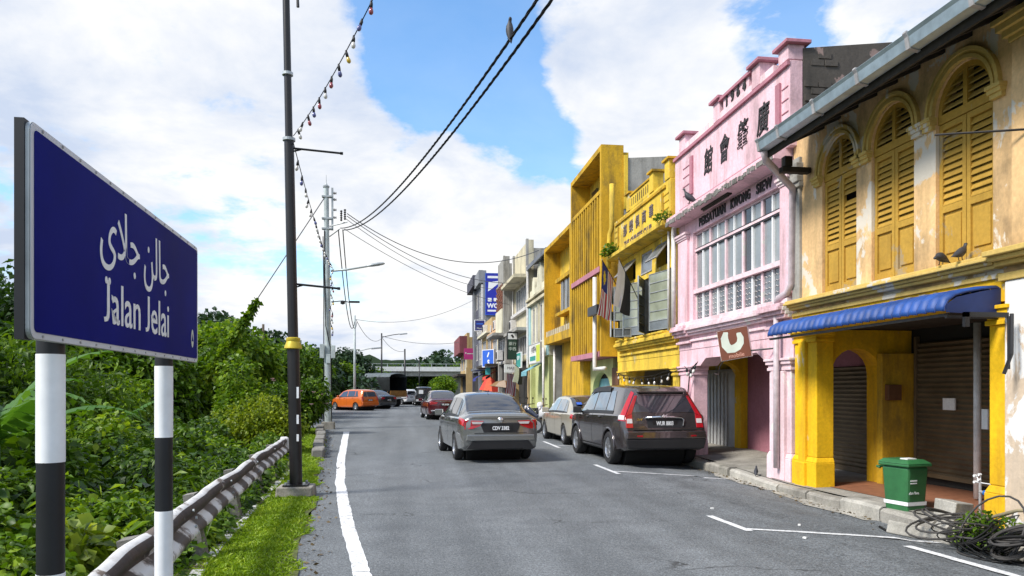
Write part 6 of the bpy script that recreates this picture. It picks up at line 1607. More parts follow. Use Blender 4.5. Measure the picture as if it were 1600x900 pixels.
# ------------------------------------------------------------------ heap of discarded cable, stones, tap
def coil(label, c, r, tilt, turns, seed, rad=0.012, mat=None):
    rg = random.Random(seed); c = Vector(c); M = Matrix.Rotation(tilt[0], 3, 'X') @ Matrix.Rotation(tilt[1], 3, 'Y')
    pts = []; n = int(turns * 22); ph = rg.uniform(0, 6.28); ex = rg.uniform(0.65, 1.0)
    for k in range(n + 1):
        a = 2 * math.pi * turns * k / n + ph
        rr = r * (1 + 0.18 * math.sin(a * 0.37 + seed) + 0.08 * math.sin(a * 2.1))
        p = M @ Vector((rr * math.cos(a), rr * ex * math.sin(a), 0.10 * math.sin(a * 0.5 + seed) * r + 0.02 * k / n))
        q = c + p; q.z = max(q.z, road_z(q.x, q.y) + rad + 0.002); pts.append(q)
    mb = MB(); mb.tube(pts, rad, 6)
    return mb.thing('cable_coil', mat or cable_black, tuple(c), label, 'cable coil', 'discarded cable coils beside the bin', smooth=True)
rg = random.Random(77)
cable_tan = plain('dusty_tan_hose', (0.30, 0.25, 0.15), 0.7, var=0.2)
cable_ash = plain('dusty_grey_cable', (0.045, 0.042, 0.04), 0.7, var=0.3)
for k in range(20):
    c = (rg.uniform(5.5, 6.05), rg.uniform(6.2, 7.25), rg.uniform(-0.04, 0.20))
    coil('tangled black cable loops in the heap beside the green bin', c, rg.uniform(0.18, 0.36), (rg.uniform(-0.5, 0.5), rg.uniform(-0.6, 0.2)), rg.uniform(2.2, 4), 100 + k, rg.choice([0.007, 0.009, 0.011]), rg.choice([cable_black, cable_black, cable_ash]))
coil('large upright black cable loop in front of the heap by the bin', (5.55, 6.5, 0.15), 0.33, (0.25, -1.0), 1.3, 5, 0.010, cable_ash)
mb = MB(); mb.tube([(5.45, 8.1, -0.06), (5.35, 7.8, -0.06), (5.5, 7.35, -0.05), (5.7, 7.1, -0.04), (5.75, 7.5, -0.02), (5.65, 7.9, -0.02), (5.9, 8.15, -0.05)], 0.014, 6)
mb.thing('cable_coil', cable_black, (5.5, 7.6, -0.06), 'loose black cable end lying on the tarmac at the foot of the bin', 'cable coil', 'discarded cable coils beside the bin', smooth=True)
mb = MB(); mb.tube([(6.05, 6.2, 0.42), (5.9, 6.6, 0.36), (5.75, 7.0, 0.18), (5.7, 7.2, 0.05)], 0.017, 8)
mb.thing('hose', cable_tan, (5.9, 6.6, 0.0), 'dusty tan hose poking out of the cable heap', 'hose', smooth=True)
def stone(label, c, half, rot, mat, seed):
    rg = random.Random(seed); mb = MB(); M = Matrix.Rotation(rot[0], 3, 'Z') @ Matrix.Rotation(rot[1], 3, 'X') @ Matrix.Rotation(rot[2], 3, 'Y')
    mb.obox((0, 0, 0), half, M); mb.v = [tuple(Vector(v) * (1 + rg.uniform(-.08, .08)) + Vector(c)) for v in mb.v]
    mb.thing('concrete_lump', mat, c, label, 'concrete lump', bevel=0.012)
stone('long pale concrete kerb piece lying in front of the cable heap', (5.58, 7.35, -0.02), (0.075, 0.48, 0.07), (R(22), 0.03, 0.2), concrete_light, 1)
stone('square broken concrete block behind the cable heap', (6.0, 7.62, 0.14), (0.14, 0.13, 0.16), (R(15), 0.1, 0.1), concrete_light, 2)
stone('small pale rubble lump against the flaking pier', (6.02, 6.55, 0.12), (0.12, 0.14, 0.09), (R(35), 0.1, 0.2), concrete, 3)
# standpipe with blue valve and white cups
tp = empty('standpipe', (6.35, 7.55, 0.1), 0, 'thin standpipe with blue valve beside the roller shutter', 'tap')
mb = MB(); mb.tube([(6.35, 7.62, 0.1), (6.35, 7.62, 0.52)], 0.016, 8); mb.tube([(6.35, 7.62, 0.40), (6.32, 7.25, 0.36)], 0.018, 8); mb.build('pipe', pipe_grey, tp)
mb = MB(); mb.tube([(6.345, 7.55, 0.395), (6.335, 7.44, 0.385)], 0.03, 10); mb.build('blue_valve', col_mat('blue_valve_paint', (0.02, 0.13, 0.42)), tp)
for k, (y, z) in enumerate(((7.68, 0.50), (7.62, 0.53), (7.68, 0.57), (7.61, 0.59), (7.32, 0.50))):
    mb = MB(); mb.tube([(6.35, y, z), (6.32, y, z)], 0.016, 8); mb.tube([(6.35, 7.62, 0.5), (6.35, y, z)], 0.006, 6); mb.build('white_cap', white_text, tp)

# ------------------------------------------------------------------ pigeons
pigeon_mat = plain('dark_slate_plumage', (0.035, 0.037, 0.045), 0.6, var=0.35, vscale=30)
beak_mat = plain('beak', (0.08, 0.06, 0.05), 0.5, var=0.1)
def pigeon(label, pos, heading, pitch=25, s=1.0, peck=False):
    """body is one closed mesh; +x is forward before turning"""
    root = empty('pigeon', pos, heading, label, 'pigeon', 'pigeons')
    st = [(-0.20, 0.045, 0.006, 0.004), (-0.15, 0.052, 0.022, 0.010), (-0.10, 0.062, 0.038, 0.028), (-0.04, 0.078, 0.052, 0.050), (0.02, 0.092, 0.056, 0.060), (0.07, 0.112, 0.047, 0.052), (0.10, 0.140, 0.030, 0.032), (0.115, 0.165, 0.024, 0.024), (0.128, 0.185, 0.025, 0.024), (0.145, 0.192, 0.019, 0.018), (0.158, 0.190, 0.007, 0.006)]
    if peck: st = [(x, z if x < 0.05 else 0.10 - (x - 0.05) * 0.5, a, b) for (x, z, a, b) in st]
    a = R(pitch); n = 10; vs = []
    for (x, z, w, hh) in st:
        for k in range(n):
            t = 2 * math.pi * k / n; p = Vector((x, w * math.cos(t), z + hh * math.sin(t)))
            q = Vector((p.x * math.cos(a) - (p.z - 0.08) * math.sin(a), p.y, 0.09 + p.x * math.sin(a) + (p.z - 0.08) * math.cos(a)))
            vs.append(q * s)
    m = len(st)
    mb = MB(); mb.add(vs, [(i * n + k, i * n + (k + 1) % n, (i + 1) * n + (k + 1) % n, (i + 1) * n + k) for i in range(m - 1) for k in range(n)] + [tuple(range(n - 1, -1, -1)), tuple(range((m - 1) * n, m * n))])
    child('body', mb.mesh('pigeon_body', pigeon_mat, True), root)
    c = sum((vs[(m - 1) * n + k] for k in range(n)), Vector()) / n; prev = sum((vs[(m - 2) * n + k] for k in range(n)), Vector()) / n; d = (c - prev).normalized()
    mb = MB(); mb.tube([c - d * 0.004 * s, c + d * 0.022 * s], [0.006 * s, 0.001], 6); child('beak', mb.mesh('beak', beak_mat), root)
    for sy in (-1, 1):
        mb = MB(); mb.tube([(0.0, sy * 0.022 * s, 0.06 * s), (0.008 * s, sy * 0.022 * s, 0.0)], 0.006 * s, 5); mb.tube([(0.008 * s, sy * 0.022 * s, 0.004), (0.035 * s, sy * 0.022 * s, 0.004)], 0.004 * s, 4); child('leg', mb.mesh('leg', beak_mat), root)
def nearest_on(path, y): return min(path, key=lambda p: abs(p.y - y))
bp = nearest_on(CAB_A, 8.55)
pigeon('dark pigeon perched on the thick overhead cables', (bp.x, bp.y, bp.z + 0.02), R(100), 60, 0.82)
pigeon('dark pigeon on the canopy edge of the pink house', (5.80, 15.0, 5.43), R(150), 20, 1.25)
pigeon('left of the two pigeons under the ochre shutters', (5.95, 7.72, 2.955), R(200), 5, 0.85, True)
pigeon('right of the two pigeons under the ochre shutters', (5.95, 7.43, 2.955), R(20), 8, 0.85)
pigeon('dark pigeon standing on the kerb by the pink pillar', (5.98, 12.35, 0.05), R(60), 15, 0.65)
# ------------------------------------------------------------------ vehicles
def catmull(P, t):
    """P: list of (key, vector np) sorted by key; monotone-ish spline through the points"""
    ks = [p[0] for p in P]
    if t <= ks[0]: return P[0][1]
    if t >= ks[-1]: return P[-1][1]
    for i in range(len(P) - 1):
        if ks[i] <= t <= ks[i + 1]: break
    p1, p2 = P[i][1], P[i + 1][1]; h = ks[i + 1] - ks[i]; u = (t - ks[i]) / h
    def tan(j):
        if j <= 0: return (P[1][1] - P[0][1]) / (ks[1] - ks[0])
        if j >= len(P) - 1: return (P[-1][1] - P[-2][1]) / (ks[-1] - ks[-2])
        a = (P[j][1] - P[j - 1][1]) / (ks[j] - ks[j - 1]); b = (P[j + 1][1] - P[j][1]) / (ks[j + 1] - ks[j])
        return np.where(a * b > 0, 2 * a * b / (a + b + 1e-12), 0.0)
    m1, m2 = tan(i) * h, tan(i + 1) * h
    return (2 * u**3 - 3 * u**2 + 1) * p1 + (u**3 - 2 * u**2 + u) * m1 + (-2 * u**3 + 3 * u**2) * p2 + (u**3 - u**2) * m2

class CarShape:
    """half section rows 0..9 from sill to roof centre; stations along y"""
    def __init__(s, stations, rake=None):
        s.P = []
        for st in stations:
            y, w, zb, zs, wt, zr, zt = st[:7]; rk = st[7] if len(st) > 7 else 0.0
            mid = zb + (zs - zb) * 0.45
            rows = [(w - 0.10, zb), (w - 0.025, zb + 0.05), (w, mid), (w - 0.004, zs - 0.13), (w - 0.018, zs - 0.02), (w - 0.05, zs + 0.015), (wt, zr), (wt * 0.90, zr + (zt - zr) * 0.45), (wt * 0.55, zr + (zt - zr) * 0.85), (0.0, zt)]
            arr = []
            for (x, z) in rows:
                k = max(0.0, (z - 0.62)) if rk else 0.0
                arr.append((x, y + rk * k, z))
            s.P.append((y, np.array(arr)))
        s.y0, s.y1 = s.P[0][0], s.P[-1][0]
    def at(s, y): return catmull(s.P, y)
    def pt(s, y, r):
        a = s.at(y); i = min(8, max(0, int(r))); f = r - i
        return a[i] * (1 - f) + a[i + 1] * f
    def body(s, step=0.07):
        ks = sorted(set([round(s.y0 + k * step, 4) for k in range(int((s.y1 - s.y0) / step) + 1)] + [p[0] for p in s.P]))
        ks = [k for i, k in enumerate(ks) if i == 0 or k - ks[i - 1] > 0.012]
        ring = []; vs = []
        for y in ks:
            a = s.at(y)
            ring.append([tuple(p) for p in a] + [(-p[0], p[1], p[2]) for p in a[::-1][1:]])
        n = len(ring[0]); vs = [p for r in ring for p in r]; fs = []
        for i in range(len(ks) - 1):
            for k in range(n):
                k2 = (k + 1) % n
                fs.append((i * n + k, i * n + k2, (i + 1) * n + k2, (i + 1) * n + k))
        for i in (0, len(ks) - 1):
            for k in range(n // 2):
                a, b = i * n + k, i * n + k + 1; c, d = i * n + n - 2 - k, i * n + n - 1 - k
                if b == c: fs.append((a, b, d))
                else: fs.append((a, b, c, d))
        mb = MB(); mb.add(vs, fs); return mb
    def patch(s, mb, ya, yb, ra, rb, side, off=0.006, ny=8, nr=4):
        """glass laid on the body between rows ra..rb; ya, yb are (y at ra, y at rb)"""
        g = []
        for j in range(nr + 1):
            r = ra + (rb - ra) * j / nr; f = j / nr
            y0 = ya[0] + (ya[1] - ya[0]) * f; y1 = yb[0] + (yb[1] - yb[0]) * f
            for i in range(ny + 1):
                y = y0 + (y1 - y0) * i / ny; p = s.pt(y, r)
                q1 = s.pt(y + 0.02, r) - s.pt(y - 0.02, r); q2 = s.pt(y, min(9, r + 0.1)) - s.pt(y, max(0, r - 0.1))
                nn = np.cross(q1, q2); nn = -nn / (np.linalg.norm(nn) + 1e-9)
                if nn[0] < 0 and abs(nn[0]) > 0.3: nn = -nn
                if nn[2] < 0 and abs(nn[0]) < 0.3: nn = -nn
                p = p + nn * off; g.append((p[0] * side, p[1], p[2]))
        fs = [(j * (ny + 1) + i, j * (ny + 1) + i + 1, (j + 1) * (ny + 1) + i + 1, (j + 1) * (ny + 1) + i) for j in range(nr) for i in range(ny)]
        mb.add(g, fs)
    def across(s, mb, ya, yb, r0, off=0.006, ny=8):
        """windscreen type glass from side to side; rows r0..9 mirrored; ya/yb = y at the lower and upper edge"""
        rs = [r0, 6.6, 7, 7.6, 8, 8.5, 9]; g = []
        cols = [(1, r) for r in rs] + [(-1, r) for r in rs[::-1][1:]]
        for i in range(ny + 1):
            y = ya + (yb - ya) * i / ny
            for (sd, r) in cols:
                p = s.pt(y, r); q1 = s.pt(y + 0.03, r) - s.pt(y - 0.03, r); nn = np.array([0, -q1[2], q1[1]]); nn = nn / (np.linalg.norm(nn) + 1e-9)
                if nn[2] < 0: nn = -nn
                p = p + nn * off; g.append((p[0] * sd, p[1], p[2]))
        n = len(cols); mb.add(g, [(i * n + k, i * n + k + 1, (i + 1) * n + k + 1, (i + 1) * n + k) for i in range(ny) for k in range(n - 1)])

def finish(o, deg=38): auto_smooth(o.data, deg)
_wheel_cache = {}
def wheel_meshes(r, w, spokes, rimmat):
    key = (r, w, spokes, rimmat.name)
    if key in _wheel_cache: return _wheel_cache[key]
    mb = MB(); mb.lathe([(r * 0.64, -w / 2), (r * 0.9, -w / 2), (r * 0.985, -w * 0.36), (r, -w * 0.2), (r, w * 0.2), (r * 0.985, w * 0.36), (r * 0.9, w / 2), (r * 0.64, w / 2)], 28, (0, 0, 0), 'x', False); tyre = mb.mesh('tyre', rubber); auto_smooth(tyre, 40)
    mb = MB(); ri = r * 0.645
    mb.lathe([(ri, -w * 0.42), (ri, w * 0.44), (ri * 0.93, w * 0.47), (ri * 0.9, w * 0.40), (ri * 0.88, w * 0.05), (0.01, w * 0.03)], 28, (0, 0, 0), 'x')
    for k in range(spokes):
        a = 2 * math.pi * k / spokes; M = Matrix.Rotation(a, 3, 'X')
        for (dv, ww) in ((0.0, 0.13),):
            vs = []
            for (rr, hw, x) in ((ri * 0.12, ri * 0.16, w * 0.36), (ri * 0.92, ri * 0.11, w * 0.43)):
                for (dx, dy) in ((0, -hw), (0, hw), (-w * 0.2, hw), (-w * 0.2, -hw)): vs.append(M @ Vector((x + dx, dy, rr)))
            mb.add(vs, [(0, 1, 5, 4), (1, 2, 6, 5), (2, 3, 7, 6), (3, 0, 4, 7), (4, 5, 6, 7)])
    mb.lathe([(ri * 0.22, w * 0.1), (ri * 0.22, w * 0.38), (ri * 0.12, w * 0.42), (0.01, w * 0.42)], 12, (0, 0, 0), 'x')
    rim = mb.mesh('rim', rimmat); auto_smooth(rim, 40)
    _wheel_cache[key] = (tyre, rim); return tyre, rim
dark_well = plain('wheel_well', (0.01, 0.01, 0.01), 0.95, var=0)
plate_black = plain('number_plate', (0.012, 0.012, 0.014), 0.4, var=0)

def make_car(label, pos, heading, stations, paint_mat, axles, wr, ww, track, glass_spec, detail=True, cat='car', group=None, rim=None, spokes=5, glass_mat=None, cladding=None, name='car'):
    """heading: rotation about z; car points to local +y"""
    sh = CarShape(stations)
    root = empty(name, pos, heading, label, cat, group)
    gm = glass_mat or car_glass
    # body with wheel openings cut out
    me = sh.body().mesh('body', paint_mat, True)
    body = child('body', me, root)
    cut = MB()
    for y in axles:
        for sd in (-1, 1):
            x0, x1 = sd * (track - ww * 0.5 - 0.10), sd * (track + 0.5)
            cut.lathe([(wr + 0.055, min(x0, x1)), (wr + 0.055, max(x0, x1))], 32, (0, y, wr + 0.005), 'x')
    cm = cut.mesh('cut', dark_well); co = link(bpy.data.objects.new('cut', cm)); co.parent = root
    md = body.modifiers.new('arches', 'BOOLEAN'); md.object = co; md.operation = 'DIFFERENCE'; md.solver = 'EXACT'; md.use_self = False
    dg = bpy.context.evaluated_depsgraph_get(); dg.update()
    nm = bpy.data.meshes.new_from_object(body.evaluated_get(dg))
    body.modifiers.clear()
    if len(nm.polygons) > len(me.polygons) * 0.5:
        body.data = nm
    bpy.data.objects.remove(co)
    mats_ = [m for m in body.data.materials]
    body.data.materials.clear(); body.data.materials.append(paint_mat)
    if len(mats_) > 1: body.data.materials.append(dark_well)
    auto_smooth(body.data, 32)
    # dark wheel wells inside the openings
    for y in axles:
        mb = MB(); mb.lathe([(wr + 0.05, -track + ww + 0.03), (wr + 0.05, track - ww - 0.03)], 24, (0, y, wr + 0.005), 'x'); child('wheel_well', mb.mesh('wheel_well', dark_well), body)
    tyre, rimm = wheel_meshes(wr, ww, spokes, rim or alloy)
    for y in axles:
        for sd in (-1, 1):
            t = child('wheel', tyre, root, (sd * (track - ww * 0.35), y, wr), (0, 0, 0 if sd > 0 else math.pi)); child('rim', rimm, t)
    # glass
    for sd in (-1, 1):
        for (ya, yb) in glass_spec['side']:
            mb = MB(); sh.patch(mb, ya, yb, 5.12, 5.86, sd, 0.006); g = child('side_window', mb.mesh('side_window', glass_spec.get('side_mat', gm), True), root)
        if detail:
            mb = MB()                                    # dark surround line under the glass
            a, b = glass_spec['side'][0][0], glass_spec['side'][-1][1]
            sh.patch(mb, (a[0] - 0.03, a[0] - 0.03), (b[0] + 0.03, b[0] + 0.03), 4.98, 5.12, sd, 0.007, 14, 1); child('window_trim', mb.mesh('window_trim', black_plastic, True), root)
            for yd in glass_spec.get('doors', ()):
                mb = MB(); sh.patch(mb, (yd - 0.006, yd - 0.006), (yd + 0.006, yd + 0.006), 0.9, 4.95, sd, 0.002, 1, 10); child('door_seam', mb.mesh('door_seam', dark_well, True), root)
            for yh in glass_spec.get('handles', ()):
                p = sh.pt(yh, 3.75); mb = MB(); mb.obox((sd * (p[0] + 0.018), p[1], p[2]), (0.014, 0.09, 0.014), Matrix.Identity(3)); o = child('door_handle', mb.mesh('door_handle', glass_spec.get('handle_mat', paint_mat)), root)
                bv = o.modifiers.new('b', 'BEVEL'); bv.width = 0.008; bv.segments = 2
            ym = glass_spec['mirror']; p = sh.pt(ym, 5.0); mb = MB()
            mb.obox((sd * (p[0] + 0.13), ym, p[2] + 0.07), (0.10, 0.05, 0.075), Matrix.Rotation(sd * 0.25, 3, 'Z')); mb.obox((sd * (p[0] + 0.02), ym + 0.02, p[2] + 0.02), (0.05, 0.02, 0.025), Matrix.Identity(3))
            o = child('wing_mirror', mb.mesh('wing_mirror', glass_spec.get('mirror_mat', paint_mat)), root); bv = o.modifiers.new('b', 'BEVEL'); bv.width = 0.025; bv.segments = 3
    if 'front' in glass_spec:
        mb = MB(); sh.across(mb, *glass_spec['front'], 6.15); child('windscreen', mb.mesh('windscreen', gm, True), root)
    if 'rear' in glass_spec:
        mb = MB(); sh.across(mb, *glass_spec['rear'], 6.15); child('rear_window', mb.mesh('rear_window', gm, True), root)
    # lower dark band
    if cladding:
        for sd in (-1, 1):
            mb = MB(); sh.patch(mb, (axles[0] + wr + 0.06, axles[0] + wr + 0.06), (axles[1] - wr - 0.06, axles[1] - wr - 0.06), 0.15, cladding, sd, 0.006, 10, 3); child('sill_cladding', mb.mesh('sill_cladding', black_plastic, True), root)
    return root, sh
def rear_quad(root, name, pts, mat, th=0.012, bevel=0.004):
    """flat piece on the tail: pts (x, y, z) in order, given a thickness towards -y"""
    mb = MB(); n = len(pts)
    mb.add([(p[0], p[1] - th, p[2]) for p in pts] + [(p[0], p[1] + 0.03, p[2]) for p in pts], [tuple(range(n)), tuple(range(2 * n - 1, n - 1, -1))] + [(i, i + n, (i + 1) % n + n, (i + 1) % n) for i in range(n)])
    o = child(name, mb.mesh(name, mat), root)
    if bevel: bv = o.modifiers.new('b', 'BEVEL'); bv.width = bevel; bv.segments = 2
    return o
def plate(root, text, y, z, w=0.46, hgt=0.115, rx=0.0, x=0.0, tw=0.36):
    mb = MB(); mb.box(x - w / 2, x + w / 2, y - 0.012, y + 0.03, z - hgt / 2, z + hgt / 2); p = child('number_plate', mb.mesh('number_plate', plate_black), root)
    me = text_mesh(text, hgt * 0.92, white_text, extrude=0.001, bold=0.004); xs_ = [v.co.x for v in me.vertices]; k = tw / (max(xs_) - min(xs_))
    o = child('lettering', me, p, (x, y - 0.014, z), (R(90), 0, 0)); o.scale = (k, 1, 1)

SAGA = [(-2.165, .735, .36, .86, .60, .97, .985), (-2.13, .79, .31, .895, .63, 1.0, 1.02), (-2.02, .825, .27, .925, .645, 1.025, 1.055), (-1.78, .84, .24, .94, .645, 1.035, 1.065), (-1.64, .845, .23, .94, .64, 1.05, 1.085), (-1.3, .845, .22, .935, .605, 1.235, 1.28),
        (-1.0, .845, .21, .93, .575, 1.36, 1.415), (-.7, .845, .2, .925, .56, 1.415, 1.475), (-.2, .845, .2, .92, .565, 1.43, 1.492), (.35, .845, .2, .91, .57, 1.405, 1.47), (.65, .84, .2, .905, .58, 1.335, 1.40), (1.0, .838, .2, .90, .62, 1.14, 1.19), (1.28, .835, .22, .89, .66, .965, 1.01),
        (1.4, .83, .22, .87, .66, .915, .955), (1.8, .80, .24, .80, .62, .835, .875), (2.05, .72, .27, .70, .55, .74, .78), (2.165, .58, .33, .60, .45, .64, .66)]
def sedan_scaled(L, W, H, base=SAGA):
    kl, kw, kh = L / 4.33, W / 1.69, H / 1.492
    return [tuple([s[0] * kl, s[1] * kw, s[2], .2 + (s[3] - .2) * kh, s[4] * kw, .2 + (s[5] - .2) * kh, .2 + (s[6] - .2) * kh]) for s in base]
SEDAN_GLASS = {'side': [((-1.42, -1.02), (-1.08, -.93)), ((-1.02, -.87), (-.20, -.20)), ((-.10, -.10), (1.02, .55))], 'front': (1.16, .60), 'rear': (-1.60, -.92), 'doors': (-.15, -1.05, .95), 'handles': (-.85, .15), 'mirror': .78}
def scale_glass(g, k):
    out = {}
    for key, v in g.items():
        if key == 'side': out[key] = [tuple((a * k, b * k) for a, b in w) for w in v]
        elif key in ('front', 'rear', 'doors', 'handles'): out[key] = tuple(a * k for a in v)
        elif key == 'mirror': out[key] = v * k
        else: out[key] = v
    return out

# --- grey sedan driving away
grey_paint = paint('grey_metallic_paint', (0.23, 0.235, 0.23), 0.3, 0.6)
sg, sgs = make_car('dark grey sedan driving away in the middle of the road', (1.70, 17.72, 0), R(5.0), SAGA, grey_paint, (-1.19, 1.275), 0.292, 0.185, 0.82, SEDAN_GLASS)
yb = -2.165
for sd in (-1, 1):
    # tail lamps wrap the corner
    mb = MB(); sgs.patch(mb, (-2.14, -2.13), (-1.86, -1.72), 3.15, 4.75, sd, 0.01, 6, 3); tl = child('tail_light', mb.mesh('tail_light', red_lens, True), sg)
    pts = [(sd * .76, yb + 0.02, .905), (sd * .36, yb - 0.005, .885), (sd * .44, yb - 0.005, .78), (sd * .60, yb - 0.003, .725), (sd * .765, yb + 0.02, .715)]
    if sd > 0: pts = pts[::-1]
    rear_quad(tl, 'lens', pts, red_lens)
    pts = [(sd * .62, yb - 0.017, .875), (sd * .37, yb - 0.017, .87), (sd * .41, yb - 0.017, .825), (sd * .60, yb - 0.017, .825)]
    if sd > 0: pts = pts[::-1]
    rear_quad(tl, 'clear_lens', pts, clear_lens, 0.006, 0)
rear_quad(sg, 'plate_recess', [(-.44, yb, .84), (-.36, yb, .645), (.36, yb, .645), (.44, yb, .84)], black_plastic, 0.004)
plate(sg, 'CDV 3382', yb - 0.006, .735)
rear_quad(sg, 'boot_lip', [(-.66, yb + .02, .955), (-.68, yb + .02, .91), (.68, yb + .02, .91), (.66, yb + .02, .955)], grey_paint, 0.02, 0.008)
mb = MB(); mb.lathe([(0.02, 0), (0.055, 0.004), (0.055, 0.01), (0.02, 0.016)], 16, (0, yb - 0.03, .905), 'y'); child('emblem', mb.mesh('emblem', chrome, True), sg)
rear_quad(sg, 'bumper', [(-.72, yb - .02, .60), (-.74, yb - .02, .47), (.74, yb - .02, .47), (.72, yb - .02, .60)], grey_paint, 0.03, 0.02)
rear_quad(sg, 'lower_valance', [(-.60, yb - .02, .47), (-.74, yb - .01, .30), (.74, yb - .01, .30), (.60, yb - .02, .47)], black_plastic, 0.02, 0.01)
for sd in (-1, 1):
    rear_quad(sg, 'bumper_crease', [(sd * .74, yb - .03, .50), (sd * .52, yb - .052, .50), (sd * .50, yb - .052, .485), (sd * .74, yb - .03, .47)][::(1 if sd < 0 else -1)], grey_paint, 0.01, 0.004)
rear_quad(sg, 'boot_seam', [(-.56, yb - .004, .636), (-.56, yb - .004, .626), (.56, yb - .004, .626), (.56, yb - .004, .636)], dark_well, 0.004, 0)
mb = MB(); mb.tube([(0, -.75, 1.47), (0, -.85, 1.53)], 0.006, 5); child('antenna', mb.mesh('antenna', black_plastic), sg)

# --- dark brown-grey suv parked
suv_paint = paint('dark_taupe_metallic_paint', (0.085, 0.074, 0.076), 0.26, 0.6)
SUV = [(-2.28, .79, .42, 1.03, .52, 1.45, 1.50, .32), (-2.23, .855, .38, 1.04, .555, 1.49, 1.545, .32), (-2.10, .895, .34, 1.045, .60, 1.54, 1.595, .27), (-1.80, .905, .30, 1.045, .635, 1.59, 1.645, .14), (-1.35, .91, .28, 1.04, .645, 1.605, 1.665, 0), (-.7, .91, .27, 1.03, .655, 1.615, 1.678, 0), (0, .91, .27, 1.015, .66, 1.605, 1.668, 0),
       (.45, .91, .27, 1.005, .665, 1.545, 1.61, 0), (.85, .905, .27, 1.0, .69, 1.35, 1.41, 0), (1.2, .90, .28, .995, .73, 1.10, 1.15, 0), (1.32, .90, .28, .985, .74, 1.045, 1.085, 0), (1.8, .87, .30, .93, .70, .97, 1.01, 0), (2.12, .78, .34, .82, .62, .85, .88, 0), (2.285, .62, .42, .66, .50, .70, .72, 0)]
SUV_GLASS = {'side': [((-1.50, -1.22), (-1.0, -.93)), ((-.94, -.87), (-.12, -.12)), ((-.03, -.03), (1.02, .52))], 'front': (1.12, .5), 'doors': (-.08, -.98, .98), 'handles': (-.72, .22), 'mirror': .86, 'side_mat': car_glass_light, 'mirror_mat': black_plastic}
sv, svs = make_car('dark taupe suv with tall red tail lights parked by the pink house', (4.97, 16.62, -0.02), R(2.2), SUV, suv_paint, (-1.33, 1.29), 0.345, 0.225, 0.885, SUV_GLASS, cladding=1.2)
a = svs.at(-2.28)
# rear glass on the sloping tail
zl, zh = 1.10, 1.44
def tail_y(z): return -2.28 + 0.32 * max(0, z - 0.62)
pts = [(-.66, tail_y(zl), zl), (.66, tail_y(zl), zl), (.50, tail_y(zh), zh), (-.50, tail_y(zh), zh)]
rear_quad(sv, 'rear_window', pts, car_glass, 0.008, 0.006)
mb = MB(); mb.obox((0, tail_y(1.5) + 0.05, 1.525), (.50, .12, .018), Matrix.Rotation(R(4), 3, 'X')); o = child('roof_spoiler', mb.mesh('roof_spoiler', suv_paint), sv); bv = o.modifiers.new('b', 'BEVEL'); bv.width = 0.015; bv.segments = 2
for sd in (-1, 1):
    f = 1 if sd < 0 else -1
    mb = MB(); svs.patch(mb, (-2.25, -2.23), (-2.10, -2.14), 5.0, 6.0, sd, 0.01, 5, 5); svs.patch(mb, (-2.26, -2.25), (-2.05, -2.10), 3.2, 5.0, sd, 0.01, 5, 4); tl = child('tail_light', mb.mesh('tail_light', red_lens, True), sv)
    pts = [(sd * .80, tail_y(1.02), 1.02), (sd * .67, tail_y(1.08), 1.08), (sd * .515, tail_y(1.44), 1.44), (sd * .565, tail_y(1.44), 1.44)]
    rear_quad(tl, 'upper_lens', pts[::f], red_lens, 0.012, 0.004)
    pts = [(sd * .80, tail_y(1.02), 1.02), (sd * .665, tail_y(1.075), 1.075), (sd * .665, tail_y(.80), .80), (sd * .81, tail_y(.80), .80)]
    rear_quad(tl, 'lower_lens', pts[::f], red_lens, 0.010, 0.004)
    pts = [(sd * .785, tail_y(.98), .98), (sd * .675, tail_y(.98), .98), (sd * .675, tail_y(.89), .89), (sd * .79, tail_y(.89), .89)]
    rear_quad(tl, 'clear_lens', pts[::f], clear_lens, 0.018, 0.003)
    mb = MB(); svs.patch(mb, (-2.25, -2.25), (-2.08, -2.08), 3.4, 4.4, sd, 0.018, 3, 2); child('clear_side_lens', mb.mesh('clear_side_lens', clear_lens, True), tl)
    rear_quad(sv, 'reflector', [(sd * .74, -2.315, .66), (sd * .50, -2.325, .655), (sd * .50, -2.325, .625), (sd * .74, -2.315, .63)][::f], red_lens, 0.01, 0.003)
plate(sv, 'WUR 8803', tail_y(.90) - 0.004, .885, 0.5, 0.13)
rear_quad(sv, 'plate_recess', [(-.38, tail_y(.97), .97), (-.36, tail_y(.8), .80), (.36, tail_y(.8), .80), (.38, tail_y(.97), .97)], black_plastic, 0.002, 0)
mb = MB(); mb.tube([(-.40, tail_y(1.0) - .03, 1.0), (0, tail_y(1.015) - .045, 1.02), (.36, tail_y(1.0) - .03, 1.0), (.41, tail_y(.96) - .025, .95), (.37, tail_y(.84) - .02, .83)], [0.02, 0.024, 0.02, 0.016, 0.012], 8); child('chrome_garnish', mb.mesh('chrome_garnish', chrome, True), sv)
for sx in (-1, 1):
    mb = MB(); mb.obox((sx * 0.028, tail_y(1.03) - .075, 1.035), (.009, .006, .034), Matrix.Rotation(sx * 0.18, 3, 'Y')); child('emblem_bar', mb.mesh('emblem_bar', chrome), sv)
mb = MB(); mb.box(-.03, .03, tail_y(1.03) - .08, tail_y(1.03) - .07, 1.03, 1.045); child('emblem_bar', mb.mesh('emblem_bar', chrome), sv)
o = child('lettering', text_mesh('CR-V', 0.06, chrome, extrude=0.003, bold=0.003), sv, (-.53, tail_y(.98) - .016, .965), (R(90), 0, 0))
rear_quad(sv, 'bumper', [(-.82, -2.30, .74), (-.84, -2.30, .58), (.84, -2.30, .58), (.82, -2.30, .74)], suv_paint, 0.03, 0.025)
rear_quad(sv, 'lower_bumper', [(-.84, -2.29, .58), (-.80, -2.27, .38), (.80, -2.27, .38), (.84, -2.29, .58)], black_plastic, 0.035, 0.025)
